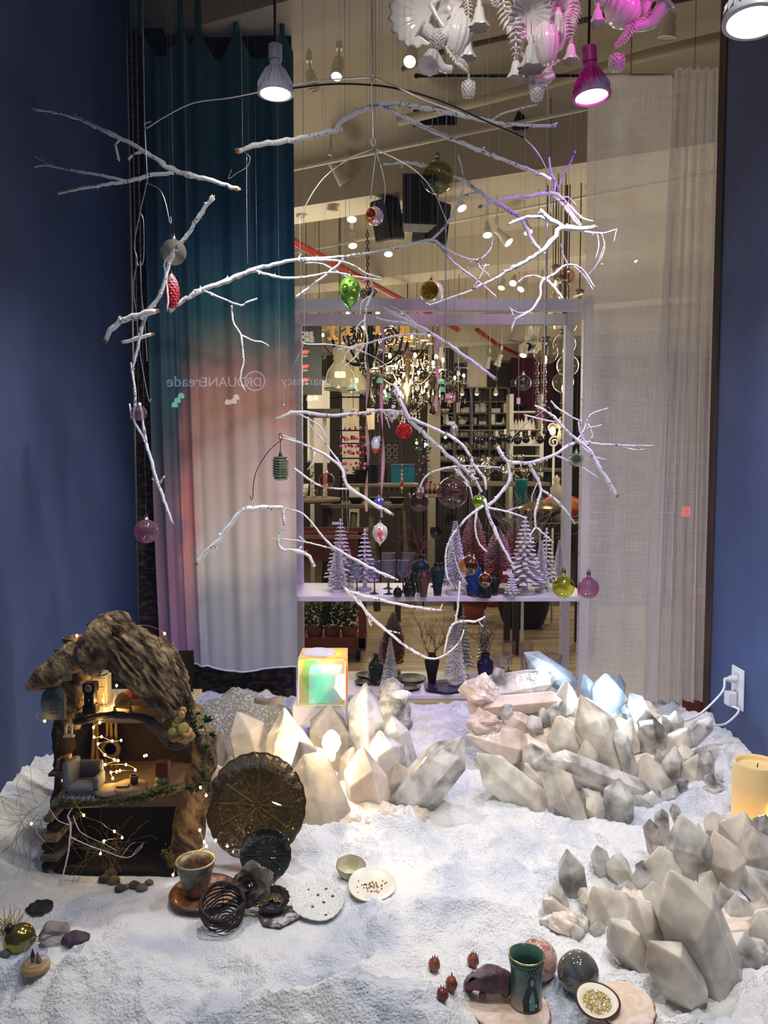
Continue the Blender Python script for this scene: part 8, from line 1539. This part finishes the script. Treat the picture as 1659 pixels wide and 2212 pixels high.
q = q+Vector((-.020,-.004,.0095)); r = S(44,1.84); H = S(80,1.84); t = thing('clay_cup',q,'green and rust glazed clay cup holding fairy lights','cup'); MB().lathe([(r*.48,0),(r*.52,.006),(r*.72,H*.35),(r*.90,H*.75),(r,H),(r*.93,H),(r*.80,H*.7),(r*.55,H*.15),(0,H*.1)],q,36).build('body',CLAY,t); MB().lathe([(r,H-.002),(r*1.02,H+.001),(r*.94,H+.002),(r*.92,H-.001)],q,36,cap0=False,cap1=False).build('rim',M('cup_rim',(150,146,130),.3),t); MB().lathe([(r*.5,0),(r*.54,.003)],q+Vector((0,0,-.0005)),24).build('foot',MATS['glaze_dark'],t)
# metal rose
MR = M('gunmetal',(112,102,94),.5,.3,bump=.25,bscale=200); c = GS(548,1930); c = P(547,1912,c.y-.075); t = thing('metal_rose',c,'dark gunmetal rose leaning in front of the smoky dish','flower'); ax = Vector((-.25,-.85,.48)).normalized(); u,v = frame_of(ax); Rr = S(53,c.y)
for ring,(n_,ro,tl,hh) in enumerate([(5,1.0,.75,.1),(5,.74,.5,.22),(4,.50,.28,.32),(3,.30,.1,.38)]):
    for k in range(n_):
        a = 2*pi*(k+ring*.45)/n_; wd = 1.15*pi/n_*1.25
        def pet(s_,w,a=a,wd=wd,ro=ro,tl=tl,hh=hh,th=0): th_ = a+(s_-.5)*2*wd*(.45+.55*sin(pi*min(.99,.2+w*.75))); rr = Rr*ro*(.22+.78*w**.8)*(1-.16*abs(s_-.5)*2*w); return c+(u*cos(th_)+v*sin(th_))*rr+ax*Rr*(hh+(1-tl)*.55*w-.25*tl*w*w+.05*sin(s_*9)*w+th)
        mb = MB(); mb.grid(pet,9,7); mb.grid(lambda s_,w: pet(1-s_,w,th=-.02),9,7); mb.build('petal',MR,t)
MB().tube([c+ax*Rr*(.35+.02*k)+(u*cos(k*.8)+v*sin(k*.8))*Rr*(.15-.012*k) for k in range(12)],Rr*.05,6).build('bud',MR,t)
for a in (2.4,3.6): MB().leafq(c+(u*cos(a)+v*sin(a))*Rr*.5-ax*Rr*.1,u*cos(a)+v*sin(a),Rr*.8,Rr*.5,ax).build('sepal',MR,t,smooth=False)
# vine basket
c = GS(480,2008); R_ = S(48,c.y) ; c = Vector((P(479,2000,c.y).x,c.y+.03,c.z+.004)); VN = M('vine_dark',(54,42,38),.8,bump=.6,bscale=120); t = thing('vine_basket',c,'open round basket coiled from thin dark vines','basket')
tilt = Matrix.Translation(c) @ Matrix.Rotation(radians(22),4,'X'); rr_ = random.Random(15)
for k in range(8): s_ = k/7; z = .006+.062*s_; r = R_*(.80+.22*sin(s_*2.2)); MB().tube([tilt @ Vector((cos(a*pi/16)*r*(1+rr_.uniform(-.02,.02)),sin(a*pi/16)*r*(1+rr_.uniform(-.02,.02)),z+.004*sin(a*.7+k)+rr_.uniform(-.001,.001))) for a in range(34)],.0022+.0012*(k > 5),6).build('vine_coil',VN,t)
MB().tube([tilt @ Vector((cos(a*.45)*R_*.80*(1-a/62),sin(a*.45)*R_*.80*(1-a/62),.004)) for a in range(58)],.0020,5).build('base_coil',VN,t)
for k in range(7): a = 2*pi*k/7; MB().tube([tilt @ Vector((cos(a)*R_*f,sin(a)*R_*f,z)) for f,z in ((.3,.004),(.8,.006),(.97,.035),(1.03,.072))],.0009,4).build('tie_wire',DWIRE,t)
# ammonite dish on a slate chip
c = GS(588,1978); c = Vector((c.x,c.y,c.z+.012)); SL = M('slate',(84,74,70),.9,bump=.8,bscale=60,col2=(190,186,184),vscale=50,vlo=.5,vhi=.62); t = thing('slate_chip',c+Vector((.005,-.02,-.01)),'triangular brown slate chip dusted with snow under the ammonite plate','slate'); o = MB().prism([Vector((P(x,2000,c.y).x,c.y+dy,c.z-.008)) for x,dy in [(555,.0),(575,-.05),(612,-.06),(655,-.01),(640,.02),(590,.03)]],(0,0,.008)).build('slab',SL,t,smooth=False); bevel(o,.002)
c = c+Vector((0,.012,.0135)); t = thing('ammonite_plate',c,'small black ribbed plate with tiny golden shells','plate'); ax = Vector((.0,-.30,1)); R_ = S(38,c.y); MB().lathe([(0,-.002),(R_*.7,0),(R_,.012),(R_*.97,.014),(R_*.6,.004),(0,.003)],c,44,ax,ripple=lambda a,r,z: 1+.035*cos(a*18)).build('dish',M('black_ribbed',(44,42,42),.4,.3,bump=.4,bscale=100),t,smooth=30)
for (dx,dy,s_) in [(-.006,-.004,.010),(-.034,-.022,.010),(.010,-.010,.008),(-.018,-.010,.006)]: MB().tube([c+Vector((dx+cos(k*.7)*s_*(1-k/18),dy+sin(k*.7)*s_*(1-k/18),.009+.0007*k-dy*-.3)) for k in range(16)],[s_*.34*(1-k/22) for k in range(16)],6).build('golden_shell',M('shell_gold',(150,118,66),.35,.6),t)
# white lace plate, scalloped dish with gold leaf, pinch bowl
def flatdish(px,py,w,label,name,mat,ax,prof_,rip,seg=72,lift=.012):
    g = GS(px,py+8); c = Vector((P(px,2000,g.y).x,g.y,g.z+lift)); R_ = S(w/2,g.y); t = thing(name,c,label,'plate' if 'bowl' not in name else 'bowl'); MB().lathe([(a*R_,b*R_) for a,b in prof_],c,seg,ax,ripple=rip).build('dish',mat,t,smooth=40); return t,c,R_
m,nt,out = _nt('lace_glaze'); L = nt.links.new; b = N(nt,'BsdfPrincipled'); L(b.outputs[0],out.inputs[0]); b.inputs['Roughness'].default_value = .35; tc = N(nt,'TexCoord'); vo = N(nt,'TexVoronoi'); vo.feature = 'DISTANCE_TO_EDGE'; vo.inputs['Scale'].default_value = 120; L(tc.outputs['Object'],vo.inputs['Vector']); r0 = ramp(nt,[(.0,(150,156,168)),(.06,(222,224,220))],vo.outputs[0]); L(r0.outputs[0],b.inputs['Base Color']); bp = N(nt,'Bump'); bp.inputs['Strength'].default_value = .5; bp.inputs['Distance'].default_value = .004; L(vo.outputs[0],bp.inputs['Height']); L(bp.outputs[0],b.inputs['Normal'])
PR = [(0,-.02),(.7,-.01),(1,.13),(.98,.16),(.7,.05),(0,.03)]
t,c,R_ = flatdish(688,1953,118,'white lace textured plate with tiny rust flowers','lace_plate',m,(.02,-.22,1),PR,lambda a,r,z: 1+.03*sin(a*4)+.015*sin(a*22))
for (a,f) in [(2.2,.75),(1.2,.7),(.5,.6),(4.0,.3),(5.2,.72),(3.4,.8),(1.7,.35),(0,.2)]:
    p = c+Vector((cos(a)*R_*f,sin(a)*R_*f,R_*(.04+.03*f)+sin(a)*R_*f*.22)); MB().lathe([(.0042,-.001),(.003,.001),(0,.0016)],p,8).build('rust_flower',M('rust_dot',(112,78,66),.6),t)
t,c,R_ = flatdish(803,1917,106,'cream scalloped dish with gold leaf spots','scalloped_dish',M('cream_glaze',(232,226,210),.3,coat=.3),(.02,-.2,1),PR,lambda a,r,z: 1+.02*sin(a*3)+.018*abs(sin(a*17)))
rr_ = random.Random(44)
for k in range(46): x = rr_.gauss(0,.30); y = rr_.gauss(-.1,.18); p = c+Vector((x*R_,y*R_,.05*R_+y*R_*.2+.0022)); MB().lathe([(.0017+rr_.random()*.0008,-.001),(.001,.001),(0,.0012)],p,6).build('gold_spot',M('gold_leaf',(190,140,66),.3,.8),t)
t,c,R_ = flatdish(757,1888,66,'small pale green pinch bowl with an irregular brown rim','pinch_bowl',M('celadon',(206,206,184),.4,col2=(186,176,140),vscale=30),(.05,-.16,1),[(.55,-.05),(.62,-.02),(.85,.35),(1,.85),(.93,.85),(.8,.4),(.5,.08),(0,.06)],lambda a,r,z: 1+.03*sin(a*3+1)+.02*sin(a*7),lift=.006); MB().lathe([(R_*.985,R_*.84),(R_*1.0,R_*.87),(R_*.94,R_*.87)],c,72,(.05,-.16,1),cap0=False,cap1=False,ripple=lambda a,r,z: 1+.03*sin(a*3+1)+.02*sin(a*7)).build('rim',M('brown_rim',(150,112,84),.4),t)
# foreground: goblet with a painted figure, two glass globes, bear, seed pods, geode plates
SLAB = M('agate_cream',(228,212,196),.4,col2=(220,196,170),col3=(236,214,206),vscale=22,distort=1,coat=.3)
def agate(px,py,w,dp,label,seed):
    g = GS(px,py); c = Vector((P(px,2000,g.y).x,g.y,g.z+.012)); t = thing('agate_slice',c,label,'stone'); rr_ = random.Random(seed); n_ = 26; ol = []
    for k in range(n_): a = 2*pi*k/n_; f = 1+.12*sin(a*2+seed)+rr_.uniform(-.04,.04); ol.append(c+Vector((cos(a)*S(w/2,g.y)*f,sin(a)*dp*f,-.008)))
    o = MB().prism(ol,(0,0,.012)).build('slab',SLAB,t,smooth=False); bevel(o,.002); o = MB().tube([p+Vector((0,0,.006)) for p in ol]+[ol[0]+Vector((0,0,.006))],.0026,5).build('gilt_edge',M('geode_edge',(150,120,84),.5,col2=(60,50,40),vscale=90),t); return c
ca = agate(1092,2180,190,.085,'cream agate slice under the bear and the green goblet',3); cb_ = agate(1352,2185,150,.06,'pink cream agate slice at the bottom edge under the glitter dish',5)
q = Vector((P(1135,2170,ca.y).x,ca.y-.005,ca.z+.0045)); Yg = q.y; k_ = Yg/F; r = 41*k_; H = 114*k_; t = thing('painted_goblet',q,'green glazed waisted beaker painted with a robed woman','beaker')
pf = [(r*.86,0),(r*.90,.003),(r*.84,H*.25),(r*.82,H*.5),(r*.88,H*.75),(r*1.0,H)]
mg,nt,out = _nt('green_ash_glaze'); b = N(nt,'BsdfPrincipled'); nt.links.new(b.outputs[0],out.inputs[0]); b.inputs['Roughness'].default_value = .22; b.inputs['Coat Weight'].default_value = .4; tc = N(nt,'TexCoord'); sx = N(nt,'SeparateXYZ'); nt.links.new(tc.outputs['Generated'],sx.inputs[0]); n0 = N(nt,'TexNoise'); n0.inputs['Scale'].default_value = 30; nt.links.new(tc.outputs['Object'],n0.inputs['Vector']); md = N(nt,'Math',operation='MULTIPLY_ADD'); nt.links.new(n0.outputs[0],md.inputs[0]); md.inputs[1].default_value = .3; nt.links.new(sx.outputs['Z'],md.inputs[2]); r0 = ramp(nt,[(.25,(168,152,124)),(.42,(92,116,108)),(.8,(44,82,80)),(1.1,(66,106,92))],md.outputs[0]); nt.links.new(r0.outputs[0],b.inputs['Base Color'])
MB().lathe(pf+[(r*.93,H),(r*.82,H*.75),(r*.76,H*.4),(r*.76,H*.1),(0,H*.08)],q,44).build('body',mg,t); MB().lathe([(r*1.0,H-.0015),(r*1.02,H),(r*.93,H+.0012)],q,44,cap0=False,cap1=False).build('gold_rim',M('gold_rim',(190,170,120),.25,.7),t)
def on_cup(a,z,off=.0008):
    rr = next(r0+(r1-r0)*(z-z0)/(z1-z0) for (r0,z0),(r1,z1) in zip(pf,pf[1:]) if z <= z1)+off; an =-pi/2+a; return q+Vector((cos(an)*rr,sin(an)*rr,z))
C0 = .16
def decal(ol,name,mat,off=.0010):
    ol = [(C0+(a-C0)*1.4,z*1.16) for a,z in ol]; ol = [(a+(b[0]-a)*j/5,z+(b[1]-z)*j/5) for (a,z),b in zip(ol,ol[1:]+ol[:1]) for j in range(5)]; n_ = len(ol); ca_ = sum(p[0] for p in ol)/n_; cz = sum(p[1] for p in ol)/n_; vs = [on_cup(ca_,cz*H,off+.0003)]; fs = []
    rings = 5
    for j in range(1,rings+1): vs += [on_cup(ca_+(a-ca_)*j/rings,(cz+(z-cz)*j/rings)*H,off) for a,z in ol]
    fs += [(0,1+k,1+(k+1) % n_) for k in range(n_)]
    for j in range(rings-1): b0 = 1+j*n_; fs += [(b0+k,b0+n_+k,b0+n_+(k+1) % n_,b0+(k+1) % n_) for k in range(n_)]
    MB().add(vs,fs).build(name,mat,t,smooth=False)
oval = lambda ca_,cz,w,h,n_=16: [(ca_+cos(2*pi*k/n_)*w,cz+sin(2*pi*k/n_)*h) for k in range(n_)]
PB = M('paint_black',(16,26,30),.35); PS = M('paint_skin',(150,164,150),.4); PT = M('paint_teal',(92,140,144),.4); C0 = .16
decal([(C0-.34,.03),(C0+.36,.03),(C0+.40,.20),(C0+.28,.38),(C0+.16,.47),(C0-.14,.47),(C0-.28,.38),(C0-.40,.20)],'painted_robe',PB); decal(oval(C0,.52,.19,.12),'painted_veil',PB,.0008); decal(oval(C0+.02,.535,.085,.062),'painted_face',PS,.0014); decal([(C0-.10,.06),(C0+.14,.06),(C0+.16,.26),(C0+.05,.40),(C0-.08,.30)],'painted_sash',PT,.0012)
for (a,z,w,h) in [(C0-.01,.55,.016,.006),(C0+.055,.55,.016,.006),(C0+.025,.508,.024,.005),(C0+.022,.53,.006,.014)]: decal(oval(a,z,w,h,8),'painted_feature',PB,.0022)
for (a,z) in [(C0+.20,.13),(C0-.06,.22),(C0+.02,.28)]: decal(oval(a,z,.06,.03,10),'painted_hand',PS,.0020)
for k in range(6): MB().tube([on_cup(C0-.25+k*.1+s_*j*.07,(.90-j*.06)*H,.0007) for j in range(4)for s_ in ((-1)**k,)],.0005,4).build('painted_lattice',PB,t)
def globe_stone(px,py,w,mat,label):
    g = GS(px,py+w/2-6); c = P(px,py,g.y+.01); r = S(w/2,c.y); t = thing('stone_globe',c,label,'sphere'); MB().ball(c,r,44,30).build('globe',mat,t); rg_ = MB().lathe([(r*.42,-r*.90),(r*.46,-r*.86),(r*.40,-r*.84)],c,26,cap0=False,cap1=False).build('base_ring',M('ring_brass',(120,100,70),.4,.7),t); return c,r
globe_stone(1161,2074,90,M('rhodonite',(176,120,112),.06,col2=(214,176,164),col3=(120,66,60),vscale=9,distort=4,coat=1,stretch=(1,1,2.2),vlo=.35,vhi=.65),'glossy rose and cream swirled sphere behind the green beaker'); globe_stone(1249,2101,92,M('labradorite',(70,72,84),.06,col2=(92,92,76),col3=(84,110,150),vscale=8,distort=3,coat=1,vlo=.36,vhi=.66),'glossy grey blue swirled sphere right of the green beaker')
# bear: one continuous body grown on a skeleton
bq = Vector((P(1064,2165,ca.y).x,ca.y+.012,ca.z+.0045)); K = 82*ca.y/F
J = {'hip': ((.36,.05,.58),.30),'belly': ((.06,.03,.60),.36),'chest': ((-.22,.0,.54),.29),'neck': ((-.42,-.03,.50),.22),'head': ((-.60,-.05,.46),.20),'snout': ((-.78,-.08,.36),.11),'f1': ((-.26,-.16,.30),.12),'f1b': ((-.30,-.18,.07),.10),'f2': ((-.22,.18,.30),.12),'f2b': ((-.22,.2,.07),.10),'h1': ((.36,-.16,.30),.15),'h1b': ((.32,-.20,.08),.11),'h2': ((.38,.2,.30),.15),'h2b': ((.38,.22,.08),.11),'e1': ((-.54,-.17,.64),.05),'e2': ((-.52,.08,.65),.05),'tail': ((.62,.06,.58),.06)}
ed = [('hip','belly'),('belly','chest'),('chest','neck'),('neck','head'),('head','snout'),('chest','f1'),('f1','f1b'),('chest','f2'),('f2','f2b'),('hip','h1'),('h1','h1b'),('hip','h2'),('h2','h2b'),('head','e1'),('head','e2'),('hip','tail')]
ks = list(J); me = bpy.data.meshes.new('body'); me.from_pydata([tuple(Vector(J[k][0])*K) for k in ks],[(ks.index(a),ks.index(b)) for a,b in ed],[]); bo = bpy.data.objects.new('body',me); COL.objects.link(bo); md = bo.modifiers.new('skin','SKIN')
for i,k in enumerate(ks): sv = me.skin_vertices[0].data[i]; sv.radius = (J[k][1]*K,)*2; sv.use_root = (i == 0)
bo.modifiers.new('sub','SUBSURF').levels = 2; dg = bpy.context.evaluated_depsgraph_get(); m2 = bpy.data.meshes.new_from_object(bo.evaluated_get(dg)); bpy.data.objects.remove(bo)
m2.materials.clear(); m2.materials.append(M('plum_stone',(64,44,52),.45,col2=(104,62,74),col3=(84,80,84),vscale=26,bump=.3,bscale=120)); m2.polygons.foreach_set('use_smooth',[True]*len(m2.polygons)); bear = thing('bear_carving',bq,'plum coloured stone bear walking left on the agate slice','figurine'); bo = bpy.data.objects.new('body',m2); COL.objects.link(bo); bo.parent = bear; rough(bo,.0012,(80,80,80))
for dy in (-.15,.05): MB().ball(bq+Vector((-.70,dy-.02,.52))*K,.0016,8,6).build('eye',BLK,bear)
# seed pods
PODM = M('pod_brown',(146,72,44),.5,col2=(92,40,34),vscale=60,coat=.3)
for i,(px,py,tx,ty,lb) in enumerate([(938,2084,.2,.9,'red brown seed pod standing highest at the left'),(1022,2075,.1,1,'amber seed pod with a curved stalk right of the others'),(975,2124,-.1,-1,'plump ribbed seed pod in the middle of the pods'),(956,2149,-.4,.8,'dark seed pod lowest at the left'),(1014,2128,.1,1,'seed pod half hidden behind the bear')]):
    g = GS(px,py+14); c = P(px,py,g.y); r = S(13,g.y); ax = Vector((tx*.4,-.2,ty)).normalized(); t = thing('seed_pod',c,lb,'seed pod','seed pods'); u,v = frame_of(ax); MB().lathe([(0,-r*1.2),(r*.6,-r),(r,-r*.1),(r*.85,r*.7),(r*.5,r*1.15),(r*.3,r*1.2)],c,20,ax,ripple=lambda a,q_,z: 1+.12*abs(cos(a*3))).build('pod',PODM,t); mb = MB()
    for k in range(6): a = k*pi/3; e = u*cos(a)+v*sin(a); mb.tube([c+ax*r*1.1+e*r*.4,c+ax*r*1.75+e*r*.55],[r*.14,r*.03],4)
    mb.build('crown',PODM,t); MB().tube(catmull([c-ax*r*1.1,c-ax*r*1.8+u*r*.2,Vector((c.x+r*.7,c.y,Hs(c.x,c.y)-.004))],4),r*.07,4).build('stalk',PODM,t)
# glitter dish
q = cb_+Vector((-.055,-.01,.0085)); t = thing('glitter_dish',q,'cream shell rimmed dish filled with gold glitter','dish'); ax = Vector((0,-.25,1)); MB().lathe([(.02,-.004),(.034,.0),(.040,.010),(.037,.012),(.028,.007),(0,.006)],q,40,ax,ripple=lambda a,r,z: 1+.03*sin(a*3)).build('dish',M('dish_cream',(228,220,200),.35),t); MB().lathe([(.039,.009),(.042,.011),(.038,.013)],q,40,ax,cap0=False,cap1=False,ripple=lambda a,r,z: 1+.03*sin(a*3)).build('rim',M('bronze_rim',(120,86,60),.4,.4),t); gl = MB()
rr_ = random.Random(5); u,v = frame_of(ax)
for k in range(700): a = rr_.uniform(0,6.283); f = sqrt(rr_.random())*.026; b = q+ax.normalized()*(.0075+rr_.random()*.0014)+(u*cos(a)+v*sin(a))*f; e = Vector((rr_.gauss(0,1),rr_.gauss(0,1),rr_.gauss(0,1)+1)).normalized(); uu,vv = frame_of(e); gl.add([b+uu*.0012,b+vv*.0012,b-uu*.0012,b-vv*.0012],[(0,1,2,3)])
gl.build('glitter',M('gold_glitter',(236,206,90),.35,.6),t,smooth=False,kind='stuff')
# left foreground: golden ball, cloche, crystals, slabs
c = GS(42,2058); c = P(42,2030,c.y+.02); r = S(35,c.y); t = thing('golden_bauble',c,'olive gold mirrored bauble at the left edge of the snow','bauble'); MB().ball(c,r,32,22).build('glass',M('olive_mirror',(142,132,66),.16,.85),t); MB().lathe([(r*.3,0),(r*.28,r*.25)],c+Vector((-r*.5,-.2*r,r*.82)),12,(-.5,-.2,.8)).build('cap',CAPD,t)
g = GS(76,2094); q = Vector((P(75,2000,g.y).x,g.y,g.z+.006)); t = thing('glass_cloche',q,'tiny glass cloche with dried flowers on a tan base','cloche'); MB().lathe([(.026,-.004),(.028,.002),(.026,.008),(0,.009)],q,24).build('base',M('cork_base',(186,160,106),.7),t); MB().lathe([(.021,.009),(.022,.03),(.019,.048),(.009,.058),(0,.060)],q,24,cap0=False).build('dome',TG('cloche_glass',(236,236,240),(160,160,176),refl=1.8),t); MB().ball(q+Vector((0,0,.063)),.004,10,8).build('knob',TG('cloche_glass',(236,236,240),(160,160,176)),t)
for (dx,h_,cc) in [(-.006,.03,(60,34,30)),(.004,.022,(140,80,60)),(.008,.016,(170,150,110))]: MB().lathe([(.003,.009),(.005,h_*.7),(0,h_+.01)],q+Vector((dx,0,0)),8).build('dried_flower',M('dried%d' % cc[0],cc,.8),t)
g = GS(122,2030); t = thing('smoky_crystal',P(122,2030,g.y),'smoky square glass crystal beside the golden bauble','crystal'); o = MB().box((0,0,0),(.055,.045,.05),Matrix.Translation(P(118,2022,g.y)) @ Matrix.Rotation(.5,4,'Y') @ Matrix.Rotation(.5,4,'Z')).build('block',QZ('smoky_block',(170,160,160),(120,112,116),.7,.06),t,smooth=False); bevel(o,.008); MB().box((0,0,0),(.06,.05,.012),Matrix.Translation(P(126,2040,g.y)+Vector((0,.01,-.006))) @ Matrix.Rotation(-.3,4,'Y')).build('plinth',M('plinth_plum',(52,40,48),.7),t,smooth=False)
for i,(px,py,w,h_,col,lb,cat,nm) in enumerate([(86,1958,64,17,(24,22,20),'flat black stone dish in the snow at the left','stone','black_stone'),(165,2026,60,26,(70,52,66),'plum coloured rough stone right of the smoky crystal','stone','plum_rock'),(12,2062,26,22,(88,92,92),'small grey pearl ball cut by the left edge','ball','grey_ball')]):
    g = GS(px,py+5); o = MB().ball(g+Vector((0,0,.004)),S(w/2,g.y),24,14,(1,.8,h_/w*1.0)).build(nm,M(nm,col,.6,bump=.5,bscale=60),label=lb,cat=cat,origin=g); rough(o,.004 if i < 2 else .0,(40,40,40),i)
g = GS(75,1990); t = thing('pink_selenite',g,'pink selenite stick lying across the snow at the left','crystal'); a = P(40,2000,g.y)+Vector((0,0,.008)); b = P(110,1972,g.y+.05)+Vector((0,0,.006)); MB().tube([a,b],.011,4).build('stick',M('selenite_pink',(214,150,164),.3,sss=.3),t,smooth=False); MB().tube([a+(b-a)*.1,a+(b-a)*.16],.0115,4).build('band',M('selenite_band',(230,180,190),.3),t,smooth=False)
t = thing('straw_tuft',GS(10,2030),'tuft of golden straw at the left edge','straw'); mb = MB(); g = GS(14,2026)
for k in range(40): mb.tube([g+Vector((RND.uniform(-.03,.02),RND.uniform(0,.02),-.004)),g+Vector((RND.uniform(-.04,.05),RND.uniform(-.02,.03),RND.uniform(.02,.07)))],.0009,3)
mb.build('stalks',M('straw',(176,150,76),.7),t,kind='stuff')
